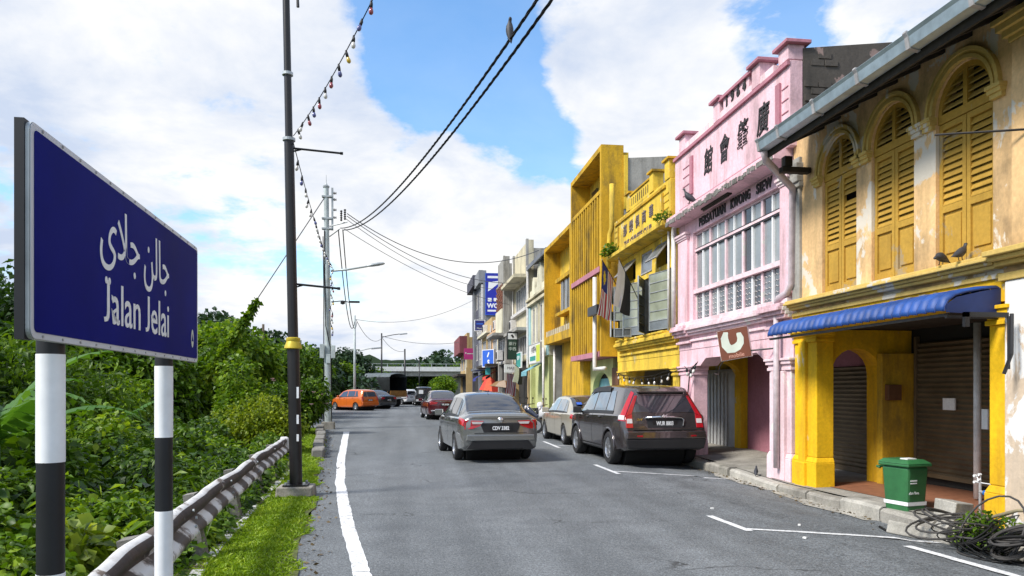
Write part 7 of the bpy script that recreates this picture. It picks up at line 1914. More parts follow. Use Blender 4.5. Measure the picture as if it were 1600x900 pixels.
rear_quad(sv, 'tailgate_seam', [(-.66, -2.27, .765), (-.66, -2.27, .755), (.66, -2.27, .755), (.66, -2.27, .765)], dark_well, 0.006, 0)
for sd in (-1, 1):                                             # window visors and arch lips
    mb = MB(); svs.patch(mb, (-.90, -.86), (.60, .44), 5.82, 6.02, sd, 0.03, 16, 1); o = child('door_visor', mb.mesh('door_visor', black_plastic, True), sv)
    for y in (-1.33, 1.29):
        mb = MB(); n = 16; pts = []
        for k in range(n + 1):
            t = math.pi * (k / n * 1.06 - 0.03); yy = y + math.cos(t) * 0.41; zz = 0.35 + math.sin(t) * 0.41
            pts.append((sd * (0.905), yy, max(0.25, zz)))
        mb.tube(pts, 0.022, 6); child('arch_lip', mb.mesh('arch_lip', suv_paint, True), sv)
mb = MB(); mb.tube([(0.1, -1.6, 1.66), (0.1, -1.75, 1.75)], 0.006, 5); child('antenna', mb.mesh('antenna', black_plastic), sv)

# --- beige sedan parked
beige_paint = paint('champagne_paint', (0.46, 0.42, 0.33), 0.35, 0.35)
BEIGE = sedan_scaled(4.36, 1.69, 1.39)
bg, bgs = make_car('champagne beige sedan parked ahead of the suv', (5.10, 22.05, -0.02), R(2.0), BEIGE, beige_paint, (-1.22, 1.30), 0.285, 0.18, 0.82, scale_glass({**SEDAN_GLASS, 'side_mat': car_glass_light}, 4.36 / 4.33))
for sd in (-1, 1):
    mb = MB(); bgs.patch(mb, (-2.15, -2.15), (-1.95, -1.95), 3.2, 4.6, sd, 0.01, 4, 3); child('tail_light', mb.mesh('tail_light', red_lens, True), bg)
plate(bg, 'CAB 5071', -2.20, .70)
rear_quad(bg, 'sticker', [(-.50, -1.50, 1.14), (-.36, -1.50, 1.14), (-.36, -1.38, 1.20), (-.50, -1.38, 1.20)], blue, 0.03, 0)
rear_quad(bg, 'bumper', [(-.74, -2.17, .60), (-.76, -2.17, .40), (.76, -2.17, .40), (.74, -2.17, .60)], beige_paint, 0.03, 0.02)

# --- red sedan farther along
red_paint = paint('dark_red_paint', (0.10, 0.008, 0.014), 0.25, 0.4)
RED = sedan_scaled(4.39, 1.72, 1.49)
rd, rds = make_car('dark red sedan farther up the road', (1.58, 39.8, 0), R(5.0), RED, red_paint, (-1.21, 1.31), 0.30, 0.195, 0.83, scale_glass(SEDAN_GLASS, 4.39 / 4.33))
for sd in (-1, 1):
    f = 1 if sd < 0 else -1
    tl = rear_quad(rd, 'tail_light', [(sd * .75, -2.185, .93), (sd * .38, -2.20, .90), (sd * .42, -2.20, .80), (sd * .76, -2.185, .77)][::f], red_lens, 0.012)
    rear_quad(rd, 'bumper_trim', [(sd * .72, -2.21, .50), (sd * .40, -2.225, .50), (sd * .46, -2.225, .46), (sd * .73, -2.21, .44)][::f], chrome, 0.012, 0)
rear_quad(rd, 'chrome_strip', [(-.5, -2.2, .955), (-.5, -2.2, .935), (.5, -2.2, .935), (.5, -2.2, .955)], chrome, 0.012, 0)
rear_quad(rd, 'lower_valance', [(-.60, -2.21, .44), (-.74, -2.20, .30), (.74, -2.20, .30), (.60, -2.21, .44)], black_plastic, 0.02, 0.01)
plate(rd, 'VFL 8109', -2.205, .78)

# --- orange hatchback parked nose-in
orange_paint = paint('orange_paint', (0.62, 0.13, 0.012), 0.28, 0.2)
HATCH = [(-1.85, .73, .40, .98, .52, 1.36, 1.40, .22), (-1.80, .79, .34, .985, .54, 1.40, 1.445, .22), (-1.6, .82, .28, .985, .57, 1.45, 1.50, .12), (-1.2, .83, .24, .975, .59, 1.475, 1.535, 0), (-.5, .832, .22, .96, .60, 1.485, 1.55, 0), (.1, .832, .22, .945, .60, 1.46, 1.525, 0), (.45, .83, .22, .935, .61, 1.38, 1.44, 0),
         (.85, .828, .22, .93, .65, 1.13, 1.18, 0), (1.1, .825, .23, .92, .67, 1.0, 1.04, 0), (1.45, .79, .26, .84, .62, .88, .92, 0), (1.72, .70, .29, .72, .54, .75, .78, 0), (1.85, .56, .36, .6, .42, .62, .64, 0)]
HATCH_GLASS = {'side': [((-1.40, -1.18), (-1.05, -1.0)), ((-.98, -.93), (-.20, -.20)), ((-.12, -.12), (.86, .44))], 'front': (.98, .42), 'doors': (-.16, -1.0, .85), 'handles': (-.8, .1), 'mirror': .68}
def hatch(label, pos, hd, pm, text=None, **kw):
    o, shp = make_car(label, pos, hd, HATCH, pm, (-1.15, 1.22), 0.285, 0.18, 0.805, HATCH_GLASS, **kw)
    ty = lambda z: -1.85 + 0.22 * max(0, z - 0.62)
    rear_quad(o, 'rear_window', [(-.60, ty(1.0), 1.0), (.60, ty(1.0), 1.0), (.49, ty(1.34), 1.34), (-.49, ty(1.34), 1.34)], car_glass, 0.008, 0.005)
    for sd in (-1, 1):
        f = 1 if sd < 0 else -1
        rear_quad(o, 'tail_light', [(sd * .73, ty(1.0), 1.0), (sd * .62, ty(1.0), 1.0), (sd * .60, ty(.74), .74), (sd * .73, ty(.74), .74)][::f], red_lens, 0.012)
    rear_quad(o, 'bumper', [(-.74, -1.86, .62), (-.76, -1.86, .40), (.76, -1.86, .40), (.74, -1.86, .62)], pm, 0.03, 0.02)
    plate(o, text or 'CCK 4416', ty(.75) - .006, .76)
    return o
hatch('bright orange hatchback parked nose-in on the left', (-4.05, 56.3, 0), R(43), orange_paint)
charcoal = paint('charcoal_paint', (0.035, 0.037, 0.042), 0.28, 0.5); white_paint = paint('white_car_paint', (0.72, 0.73, 0.74), 0.3, 0.0); bluegrey = paint('blue_grey_paint', (0.05, 0.075, 0.14), 0.28, 0.5); silver = paint('silver_paint', (0.42, 0.44, 0.46), 0.3, 0.6)
mk = lambda lab, pos, hd, pm: make_car(lab, pos, hd, SAGA, pm, (-1.19, 1.275), 0.292, 0.185, 0.82, SEDAN_GLASS)
d1, _ = mk('charcoal sedan parked just beyond the orange hatchback', (-3.05, 60.6, 0), R(43), charcoal)
for sd in (-1, 1):
    rear_quad(d1, 'tail_light', [(sd * .74, -2.15, .92), (sd * .45, -2.17, .90), (sd * .48, -2.17, .78), (sd * .75, -2.15, .76)][::(1 if sd < 0 else -1)], red_lens, 0.012)
plate(d1, 'WTP 2290', -2.175, .70)
hatch('white hatchback parked beyond the canvas truck', (-0.9, 76.5, 0), R(40), white_paint, 'JKB 118')
hatch('dark blue hatchback parked beyond the white hatchback', (0.2, 81.5, 0), R(36), bluegrey, 'CBA 77')
d3, _ = mk('silver sedan among the farthest parked cars', (-0.1, 88.0, 0), R(30), silver); plate(d3, 'ABC 31', -2.175, .70)
# --- black rear of a small pickup/van ahead
VAN = [(-1.9, .74, .46, 1.02, .60, 1.60, 1.65, .06), (-1.85, .80, .40, 1.03, .64, 1.65, 1.72, .06), (-1.6, .83, .34, 1.03, .67, 1.69, 1.76, .03), (-.6, .835, .30, 1.02, .69, 1.71, 1.78, 0), (.3, .835, .30, 1.0, .69, 1.68, 1.75, 0), (.75, .83, .30, .99, .70, 1.52, 1.58, 0), (1.2, .825, .30, .98, .72, 1.15, 1.2, 0), (1.6, .79, .34, .92, .66, .96, 1.0, 0), (1.9, .62, .42, .7, .5, .74, .76, 0)]
vn, _ = make_car('black compact van with white stickers driving ahead on the far road', (1.22, 71.8, 0), R(4), VAN, charcoal, (-1.15, 1.2), 0.31, 0.19, 0.81, {'side': [((-1.5, -1.4), (-.7, -.7)), ((-.6, -.6), (.25, .25)), ((.33, .33), (1.2, .8))], 'front': (1.2, .7), 'doors': (.28,), 'handles': (.1,), 'mirror': .95})
rear_quad(vn, 'rear_window', [(-.62, -1.88, 1.08), (.62, -1.88, 1.08), (.55, -1.845, 1.55), (-.55, -1.845, 1.55)], car_glass, 0.008, 0.005)
rear_quad(vn, 'white_sticker', [(-.5, -1.90, 1.12), (-.1, -1.90, 1.12), (-.1, -1.875, 1.45), (-.5, -1.875, 1.45)], white_text, 0.004, 0)
rear_quad(vn, 'bumper', [(-.74, -1.91, .6), (-.76, -1.91, .42), (.76, -1.91, .42), (.74, -1.91, .6)], white_paint, 0.02, 0.01)
mk('white sedan half hidden ahead of the black compact van', (0.35, 78.5, 0), R(5), white_paint)

# --- canvas-topped lorry
def lorry():
    root = empty('canvas_truck', (-2.75, 67.8, 0), R(43), 'canvas-topped lorry with white cab parked on the left', 'truck')
    tarp = plain('dark_green_tarpaulin', (0.011, 0.014, 0.015), 0.75, var=0.4, vscale=1.5, spec=0.2); tarp_top = plain('pale_tarpaulin_top', (0.11, 0.13, 0.14), 0.7, var=0.3, vscale=2, spec=0.2)  # top of the cover is paler than its sides
    wood = plain('orange_tailboard', (0.28, 0.13, 0.03), 0.6, var=0.3, vscale=4)
    L, W = 4.3, 1.95
    rg = random.Random(8)
    # canopy: arched cover with sagging folds, open at the back
    n = 28; m = 15; vs = []; fs = []; mi = []
    for i in range(n + 1):
        y = -2.6 + (L - 0.2) * i / n; sag = 0.06 * (1 - abs(math.sin(math.pi * 4 * i / n)))
        for k in range(m + 1):
            t = k / m
            if t < 0.3: x, z = -W / 2, 1.15 + (2.78 - 1.15) * t / 0.3
            elif t > 0.7: x, z = W / 2, 1.15 + (2.78 - 1.15) * (1 - t) / 0.3
            else:
                u = (t - 0.3) / 0.4; x = -W / 2 + W * u; z = 2.78 + 0.20 * math.sin(math.pi * u) ** 0.8 - sag
            fold = 0.03 * math.sin(i * 1.9 + k * 0.7) + 0.02 * math.sin(i * 0.8 - k)
            vs.append((x * (1 + fold * 0.6), y, z + fold * 0.4))
    for i in range(n):
        for k in range(m): fs.append((i * (m + 1) + k, i * (m + 1) + k + 1, (i + 1) * (m + 1) + k + 1, (i + 1) * (m + 1) + k)); mi.append(1 if 0.3 <= (k + .5) / m <= 0.7 else 0)
    mb = MB(); mb.v = vs; mb.f = fs; mb.m = mi; cov = child('canvas_cover', mb.mesh('canvas_cover', [tarp, tarp_top], True), root)
    sl = cov.modifiers.new('s', 'SOLIDIFY'); sl.thickness = 0.02
    mb = MB(); mb.box(-W / 2 + .03, W / 2 - .03, 1.45, 1.5, 1.1, 2.65); child('front_board', mb.mesh('front_board', tarp), root)
    mb = MB(); mb.box(-W / 2 + 0.03, W / 2 - 0.03, -2.6, 1.4, 0.86, 0.98); child('deck', mb.mesh('deck', wood), root)
    mb = MB(); mb.box(-W / 2 + 0.02, W / 2 - 0.02, -2.68, -2.62, 0.98, 1.42); child('tailboard', mb.mesh('tailboard', wood), root)
    for sd in (-1, 1):
        mb = MB(); mb.box(sd * (W / 2 - .02) - .02, sd * (W / 2 - .02) + .02, -2.6, 1.4, 0.98, 1.35); child('side_board', mb.mesh('side_board', wood), root)
    mb = MB(); mb.box(-W / 2 + 0.1, W / 2 - 0.1, -2.66, -2.56, 0.70, 0.80); child('rear_bumper', mb.mesh('rear_bumper', white_paint), root)
    mb = MB(); mb.box(-0.45, -0.36, -2.5, 2.6, 0.62, 0.84); mb.box(0.36, 0.45, -2.5, 2.6, 0.62, 0.84); child('chassis', mb.mesh('chassis', black_metal), root)
    for sd in (-1, 1):
        mb = MB(); mb.box(sd * 0.8 - .1, sd * 0.8 + .1, -2.67, -2.66, 0.72, 0.79); child('tail_light', mb.mesh('tail_light', red_lens), root)
    # cab
    cs = [(1.55, .86, .55, 1.35, .80, 1.95, 2.02), (1.7, .88, .5, 1.35, .82, 1.98, 2.06), (2.4, .88, .5, 1.33, .80, 1.98, 2.06), (2.75, .87, .5, 1.3, .80, 1.7, 1.75), (3.05, .86, .5, 1.22, .80, 1.32, 1.36), (3.15, .84, .5, 1.1, .78, 1.18, 1.2)]
    sh = CarShape(cs); child('cab', sh.body().mesh('cab', white_paint), root); auto_smooth(root.children[-1].data, 35)
    for sd in (-1, 1):
        mb = MB(); sh.patch(mb, (1.75, 1.75), (2.75, 2.45), 5.1, 5.85, sd, 0.008); child('cab_window', mb.mesh('cab_window', car_glass, True), root)
    mb = MB(); sh.across(mb, 2.98, 2.5, 6.15); child('windscreen', mb.mesh('windscreen', car_glass, True), root)
    tyre, rimm = wheel_meshes(0.40, 0.22, 6, white_paint)
    for y, xs_ in ((-1.55, (-.82, -.56, .56, .82)), (2.35, (-.78, .78))):
        for x in xs_:
            t = child('wheel', tyre, root, (x, y, 0.40), (0, 0, 0 if x > 0 else math.pi)); child('rim', rimm, t)
lorry()

# --- parked motorcycles by the green-fronted shop
def motorcycle(label, pos, hd, col_m, box=False):
    root = empty('motorcycle', pos, hd, label, 'motorcycle', 'motorcycles by the kerb')
    tyre, rimm = wheel_meshes(0.28, 0.09, 6, alloy)
    for y in (-0.6, 0.6):
        t = child('wheel', tyre, root, (0, y, 0.28)); child('rim', rimm, t)
    mb = MB(); mb.tube([(0, 0.6, 0.28), (0, 0.45, 0.72), (0, 0.36, 0.98)], 0.035, 8); child('fork', mb.mesh('fork', chrome, True), root)
    mb = MB(); mb.tube([(-0.32, 0.25, 1.02), (-0.12, 0.36, 1.0), (0.12, 0.36, 1.0), (0.32, 0.25, 1.02)], 0.016, 8); child('handlebar', mb.mesh('handlebar', black_metal, True), root)
    mb = MB(); vs = []; n = 10
    for (y, w, z, hh) in ((0.5, .05, .72, .16), (0.32, .12, .74, .18), (0.05, .10, .52, .14), (-0.25, .12, .62, .14), (-0.6, .10, .74, .10), (-0.85, .04, .80, .04)):
        for k in range(n): a = 2 * math.pi * k / n; vs.append((w * math.cos(a), y, z + hh * math.sin(a)))
    mb.add(vs, [(i * n + k, i * n + (k + 1) % n, (i + 1) * n + (k + 1) % n, (i + 1) * n + k) for i in range(5) for k in range(n)] + [tuple(range(n - 1, -1, -1)), tuple(range(5 * n, 6 * n))]); child('fairing', mb.mesh('fairing', col_m, True), root)
    mb = MB(); mb.obox((0, -0.3, 0.80), (.11, .36, .04), Matrix.Rotation(R(-6), 3, 'X')); o = child('seat', mb.mesh('seat', rubber), root); bv = o.modifiers.new('b', 'BEVEL'); bv.width = 0.03; bv.segments = 2
    mb = MB(); mb.box(-.1, .1, -.15, .2, .22, .48); o = child('engine', mb.mesh('engine', black_metal), root)
    mb = MB(); mb.lathe([(0.02, 0), (0.07, 0.02), (0.075, 0.08), (0.03, 0.10)], 12, (0, 0.42, 0.88), 'y'); child('headlight', mb.mesh('headlight', clear_lens, True), root)
    for sd in (-1, 1):
        mb = MB(); mb.tube([(sd * .22, .3, 1.03), (sd * .30, .3, 1.2)], 0.008, 5); mb.obox((sd * .31, .3, 1.23), (.05, .012, .035), Matrix.Identity(3)); child('mirror', mb.mesh('mirror', black_plastic), root)
    if box:
        mb = MB(); mb.lathe([(0.02, 0.0), (0.12, 0.01), (0.14, 0.10), (0.11, 0.2), (0.02, 0.24)], 14, (0, -0.1, 0.86)); child('helmet', mb.mesh('helmet', white_paint, True), root)
motorcycle('dark blue motorcycle parked by the kerb beyond the beige sedan', (4.75, 27.6, -0.02), R(62), paint('bike_blue', (0.012, 0.016, 0.035), 0.3, 0.3), True)
motorcycle('white motorcycle parked by the kerb nearest the beige sedan', (5.05, 26.2, -0.03), R(70), paint('bike_white', (0.6, 0.6, 0.6), 0.3, 0.0), True)
motorcycle('black motorcycle farthest along the kerb', (4.7, 29.2, -0.02), R(58), paint('bike_black', (0.02, 0.02, 0.02), 0.3, 0.2))
# ------------------------------------------------------------------ vegetation
def leaf_mesh(name, P, D, S, W, mat, seed, up=None, fold=0.18, droop=0.25, rich=False):
    """P roots, D length directions, S lengths, W half-width ratio; each leaf is two folded triangles pairs"""
    rs = np.random.RandomState(seed); n = len(P)
    D = D / (np.linalg.norm(D, axis=1, keepdims=True) + 1e-9)
    ref = rs.normal(size=(n, 3)) * 0.55 + np.array([0, 0, 1.0])
    side = np.cross(D, ref); side /= (np.linalg.norm(side, axis=1, keepdims=True) + 1e-9)
    nor = np.cross(side, D)
    S = S[:, None]
    if rich:                                         # oval leaf with a midrib crease and drooping tip
        dn = np.array([0, 0, -1.0])
        def q(t, w, drop): return P + D * S * t + side * S * W * w - nor * S * fold * abs(w) * 0.6 + dn * S * droop * drop
        V = np.stack([P, q(.22, .75, .0), q(.5, 1.0, .08), q(.78, .62, .3), q(1.0, 0, .75), q(.78, -.62, .3), q(.5, -1.0, .08), q(.22, -.75, .0), q(.3, 0, 0), q(.62, 0, .12)], axis=1).reshape(-1, 3)
        tri = [(0, 1, 8), (1, 2, 8), (2, 9, 8), (2, 3, 9), (3, 4, 9), (4, 5, 9), (5, 6, 9), (6, 8, 9), (6, 7, 8), (7, 0, 8)]
        me = bpy.data.meshes.new(name); me.vertices.add(n * 10); me.vertices.foreach_set('co', V.astype('f').ravel())
        F = ((np.arange(n) * 10)[:, None] + np.array(tri).ravel()[None, :]).reshape(-1); m = n * 10
        me.loops.add(m * 3); me.loops.foreach_set('vertex_index', F.astype('i'))
        me.polygons.add(m); me.polygons.foreach_set('loop_start', (np.arange(m) * 3).astype('i')); me.polygons.foreach_set('loop_total', np.full(m, 3, 'i')); me.polygons.foreach_set('use_smooth', np.ones(m, bool))
        at = me.attributes.new('leafrand', 'FLOAT', 'POINT'); at.data.foreach_set('value', np.repeat(rs.rand(n) ** 1.3, 10).astype('f'))
        me.materials.append(mat); me.update(); me.validate()
        return me
    mid = P + D * S * 0.45 + nor * S * fold * 0.4
    tip = P + D * S + np.array([0, 0, -1.0]) * S * droop
    l = mid + side * S * W - nor * S * fold * 0.5; r = mid - side * S * W - nor * S * fold * 0.5
    V = np.stack([P, l, tip, r], axis=1).reshape(-1, 3)
    me = bpy.data.meshes.new(name)
    me.vertices.add(n * 4); me.vertices.foreach_set('co', V.astype('f').ravel())
    base = (np.arange(n) * 4)[:, None]
    F = np.concatenate([base + np.array([0, 1, 2]), base + np.array([0, 2, 3])], axis=1).reshape(-1)
    me.loops.add(n * 6); me.loops.foreach_set('vertex_index', F.astype('i'))
    me.polygons.add(n * 2); me.polygons.foreach_set('loop_start', (np.arange(n * 2) * 3).astype('i')); me.polygons.foreach_set('loop_total', np.full(n * 2, 3, 'i'))
    at = me.attributes.new('leafrand', 'FLOAT', 'POINT'); at.data.foreach_set('value', np.repeat(rs.rand(n), 4).astype('f'))
    me.materials.append(mat); me.update(); me.validate()
    return me
def clump_points(clumps, n, seed, shell=0.62):
    """points spread through ellipsoid clumps, denser to the outside; returns points and outward directions"""
    rs = np.random.RandomState(seed)
    vol = np.array([c[1][0] * c[1][1] * c[1][2] for c in clumps]) ** 0.67; vol /= vol.sum()
    idx = rs.choice(len(clumps), n, p=vol)
    C = np.array([c[0] for c in clumps])[idx]; Rr = np.array([c[1] for c in clumps])[idx]
    d = rs.normal(size=(n, 3)); d /= np.linalg.norm(d, axis=1, keepdims=True)
    rad = shell + (1.05 - shell) * rs.rand(n) ** 0.7
    bump = 1 + 0.16 * np.sin(d[:, 0] * 5 + idx) * np.sin(d[:, 1] * 6 + idx * 2) + 0.10 * np.sin(d[:, 2] * 9 + idx)
    return C + d * Rr * (rad * bump)[:, None], d
def random_clumps(c, rx, ry, rz, k, seed, small=0.45):
    rs = np.random.RandomState(seed); out = []
    for i in range(k):
        d = rs.normal(size=3); d /= np.linalg.norm(d); q = rs.rand() ** 0.5 * 0.72
        s = small * (0.75 + 0.5 * rs.rand())
        out.append(((c[0] + d[0] * rx * q, c[1] + d[1] * ry * q, c[2] + d[2] * rz * q), (rx * s, ry * s, rz * s)))
    return out
def tree(label, base, crown_c, rad, nclump, nleaf, size, mat, seed, name='tree', cat='tree', group=None, trunk_r=0.12, wid=0.32, small=0.42, shell=0.55, dirjit=0.9, droop=0.3):
    base = Vector(base); root = empty(name, base, 0, label, cat, group)
    cl = random_clumps(crown_c, *rad, nclump, seed, small)
    rs = np.random.RandomState(seed + 1)
    P, d = clump_points(cl, nleaf, seed + 2, shell)
    D = d + rs.normal(size=d.shape) * dirjit + np.array([0, 0, -0.15])
    S = size * (0.6 + 0.8 * rs.rand(nleaf))
    me = leaf_mesh('crown', P - np.array(base), D, S, wid, mat, seed + 3, droop=droop)
    child('crown', me, root)
    mb = MB(); cc = Vector(crown_c); top = cc - Vector((0, 0, rad[2] * 0.2))
    mid = base.lerp(top, 0.55) + Vector((rs.uniform(-.1, .1) * rad[0], rs.uniform(-.1, .1) * rad[1], 0))
    mb.tube([base - Vector((0, 0, 0.3)), base.lerp(mid, .5), mid, top], [trunk_r * 1.25, trunk_r, trunk_r * 0.8, trunk_r * 0.4], 8)
    for c, r_ in cl[:max(3, nclump // 2)]:
        c = Vector(c); j = mid.lerp(top, rs.rand() * 0.8); mb.tube([j, j.lerp(c, .5) + Vector((0, 0, 0.08 * rad[2])), c], [trunk_r * 0.45, trunk_r * 0.3, trunk_r * 0.1], 5)
    mb.build('trunk', bark, root, smooth=True)
    return root
def at_px(u, t):
    r = (u - 800) / 1170.0; th = R(7.787); return (t * (r * math.cos(th) + math.sin(th)), t * (math.cos(th) - r * math.sin(th)))

# --- shrubs and trees down the bank (positions are street plan metres)
def shrub(label, x, y, top, rx, ry, nl, size, mat, seed, ncl=14, name='shrub', cat='shrub', wid=0.32, base=None, **kw):
    gz = ground_z(x, y) if base is None else base
    rz = (top - gz) / 2
    return tree(label, (x, y, gz), (x, y, gz + rz * 1.02), (rx, ry, rz), ncl, nl, size, mat, seed, name, cat, 'bushes on the bank', 0.05, wid, **kw)
shrub('clipped lime-topped hedge bush behind the end of the guard rail', -3.55, 18.6, 1.28, 0.95, 0.9, 11000, 0.085, L_lime, 11, 26, small=0.5, shell=0.78)
shrub('dark flowering shrub left of the grey utility pole', -4.0, 26.6, 2.2, 1.15, 1.2, 7000, 0.15, L_mid, 12, 16)
shrub('bright leafy shrub between hedge and flowering shrub', -5.4, 25.4, 2.35, 1.2, 1.2, 6000, 0.15, L_bright, 13, 14)
shrub('tall feathery green bush right behind the street sign posts', -6.6, 15.0, 2.9, 1.6, 1.7, 9000, 0.17, L_mid, 14, 18, wid=0.17)
shrub('dark big-leaved shrub at the left edge behind the near sign post', -5.6, 9.6, 1.55, 1.25, 1.2, 4200, 0.19, L_dark, 15, 14, wid=0.42)
shrub('dark leafy shrub low between the two sign posts', -4.3, 9.3, 0.95, 1.0, 1.1, 3800, 0.16, L_mid, 16, 14, wid=0.42)
shrub('pale green weedy bush below the sign, right of the far post', -4.7, 12.6, 1.25, 1.15, 1.3, 4800, 0.13, L_bright, 17, 14)
shrub('mid green bush under the hedge bush along the rail', -4.0, 15.0, 0.75, 0.9, 1.4, 4800, 0.10, L_bright, 18, 14)
shrub('tall dark bush at the far left edge', -9.0, 14.0, 3.4, 2.0, 1.8, 6500, 0.20, L_dark, 19, 16)
shrub('tall mid green bush behind the dark shrubs', -8.6, 17.6, 3.4, 2.0, 1.8, 8000, 0.19, L_mid, 20, 18, wid=0.2)
shrub('dense green thicket below the vine covered wire', -8.4, 23.0, 2.0, 1.9, 2.0, 8500, 0.17, L_bright, 21, 18, wid=0.24)
shrub('dark thicket behind the vine covered wire', -12.6, 32.5, 4.6, 2.4, 2.2, 8500, 0.2, L_mid, 22, 18)
shrub('low dark undershrub at the foot of the lamp post bank', -3.2, 12.6, 0.35, 0.7, 1.6, 3600, 0.09, L_mid, 23, 12)
shrub('yellowish broad-leaved bush just behind the guard rail at lower left', -2.5, 5.6, 0.62, 0.5, 0.6, 1100, 0.12, L_lime, 24, 9, wid=0.40)
shrub('tall weedy sapling between the sign posts', -3.6, 8.6, 1.25, 0.35, 0.4, 700, 0.11, L_mid, 25, 7, wid=0.36)
shrub('dark glossy bush behind the near sign post', -3.4, 6.4, 0.85, 0.6, 0.6, 1500, 0.12, L_dark, 26, 10, wid=0.38)
shrub('fern-like bush by the rail past the far sign post', -2.7, 8.2, 0.55, 0.45, 0.7, 1800, 0.11, L_mid, 27, 10, wid=0.14)
shrub('pale leafy bush at the lower left corner', -3.1, 4.9, 0.75, 0.6, 0.6, 1500, 0.11, L_bright, 28, 10, wid=0.40)
def bank_tree(label, u, t, vtop, w, nl, size, mat, seed, ncl=18, wid=0.3):
    x, y = at_px(u, t); gz = ground_z(x, y); top = 1.55 + (608 - vtop) * t / 1170.0
    hgt = top - gz
    tree(label, (x, y, gz), (x, y, gz + hgt * 0.60), (w, w, hgt * 0.42), ncl, nl, size, mat, seed, 'tree', 'tree', 'trees on the river side', 0.14, wid)
bank_tree('bright green tree right of the street sign board', 350, 34, 512, 3.0, 15000, 0.26, L_bright, 31, 22)
bank_tree('vivid green tree behind the far end of the street sign', 290, 30, 530, 2.8, 13000, 0.25, L_mid, 32, 20)
bank_tree('green tree behind the middle of the street sign', 205, 27, 505, 2.8, 12000, 0.24, L_mid, 33, 20)
bank_tree('dark tree behind the near end of the street sign', 100, 26, 470, 3.0, 11000, 0.26, L_dark, 34, 20)
bank_tree('dark tree at the left picture edge', 0, 26, 445, 3.0, 10000, 0.26, L_dark, 35, 20)
bank_tree('leafy tree left of the black lamp post', 415, 40, 532, 3.0, 13000, 0.28, L_mid, 36, 22)
bank_tree('dark tree behind the black lamp post', 468, 46, 548, 2.6, 11000, 0.3, L_dark, 37, 20)
bank_tree('pale green young tree right of the grey utility pole', 533, 68, 556, 1.9, 5000, 0.26, L_bright, 38, 12)
bank_tree('dark tree above the orange hatchback', 488, 66, 540, 3.2, 11000, 0.38, L_far, 39, 20)
bank_tree('dark rounded tree behind the orange hatchback', 538, 84, 545, 3.2, 10000, 0.4, L_far, 40, 20)
x, y = 4.0, 88.0
tree('small lime green tree at the end of the house row', (x, y, 0), (x, y, 1.9), (1.9, 1.6, 1.35), 14, 6000, 0.22, L_bright, 51, group='trees at the street end', trunk_r=0.1)
for k, (xx, yy, hh) in enumerate(((-6, 100, 5.0), (-1.5, 108, 5.2), (3.5, 112, 5.6), (8.5, 110, 6.2))):
    tree(['dark tree under the bridge, leftmost', 'dark tree under the bridge beside the pier', 'dark tree under the bridge right of the pier', 'dark tree under the bridge behind the house row'][k], (xx, yy, 0), (xx, yy, hh * .55), (3.2, 2.5, hh * .45), 14, 5000, 0.4, L_mid, 60 + k, group='trees at the street end')
# blossoms on the flowering shrub
rs = np.random.RandomState(5)
flw = plain('pale_pink_blossom', (0.62, 0.40, 0.42), 0.7, var=0.1)
fl_root = [o for o in col.objects if o.get('label', '').startswith('dark flowering shrub')][0]
for k in range(12):
    a = rs.uniform(-2.6, 0.3); z = rs.uniform(0.7, 2.0); p = Vector((-4.0 + 1.15 * math.cos(a), 26.6 + 1.2 * math.sin(a), z))
    mb = MB(); mb.lathe([(0.01, -0.03), (0.06, 0.0), (0.075, 0.02), (0.02, 0.01)], 6, p); mb.build('blossom', flw, fl_root)

# --- vine climbing the guy wire
rs = np.random.RandomState(91); n = 5200
f = 0.40 + 0.62 * rs.rand(n) ** 0.85
p0, p1 = np.array(GUY[0]), np.array(GUY[1])
wdt = 0.10 + 0.55 * np.clip((f - 0.42), 0, 1)
ang = rs.rand(n) * 6.283
P = p0 + (p1 - p0) * f[:, None] + np.stack([np.cos(ang) * wdt * rs.rand(n) ** .5, np.sin(ang) * wdt * rs.rand(n) ** .5, -np.abs(rs.normal(size=n)) * wdt * 0.8], axis=1)
vine = empty('vine', tuple(p1), 0, 'bright creeping vine climbing the slanting guy wire', 'vine')
D = rs.normal(size=(n, 3)) + np.array([0, 0, -0.5])
child('leaf_mass', leaf_mesh('leaf_mass', P - p1, D, 0.16 * (0.6 + 0.8 * rs.rand(n)), 0.38, L_bright, 92), vine)
mb = MB(); mb.tube([GUY[0].lerp(GUY[1], 0.45 + 0.55 * k / 20) + Vector((0.04 * math.sin(k * 1.7), 0.04 * math.cos(k * 1.7), 0)) for k in range(21)], 0.03, 6); mb.build('stem', bark, vine)

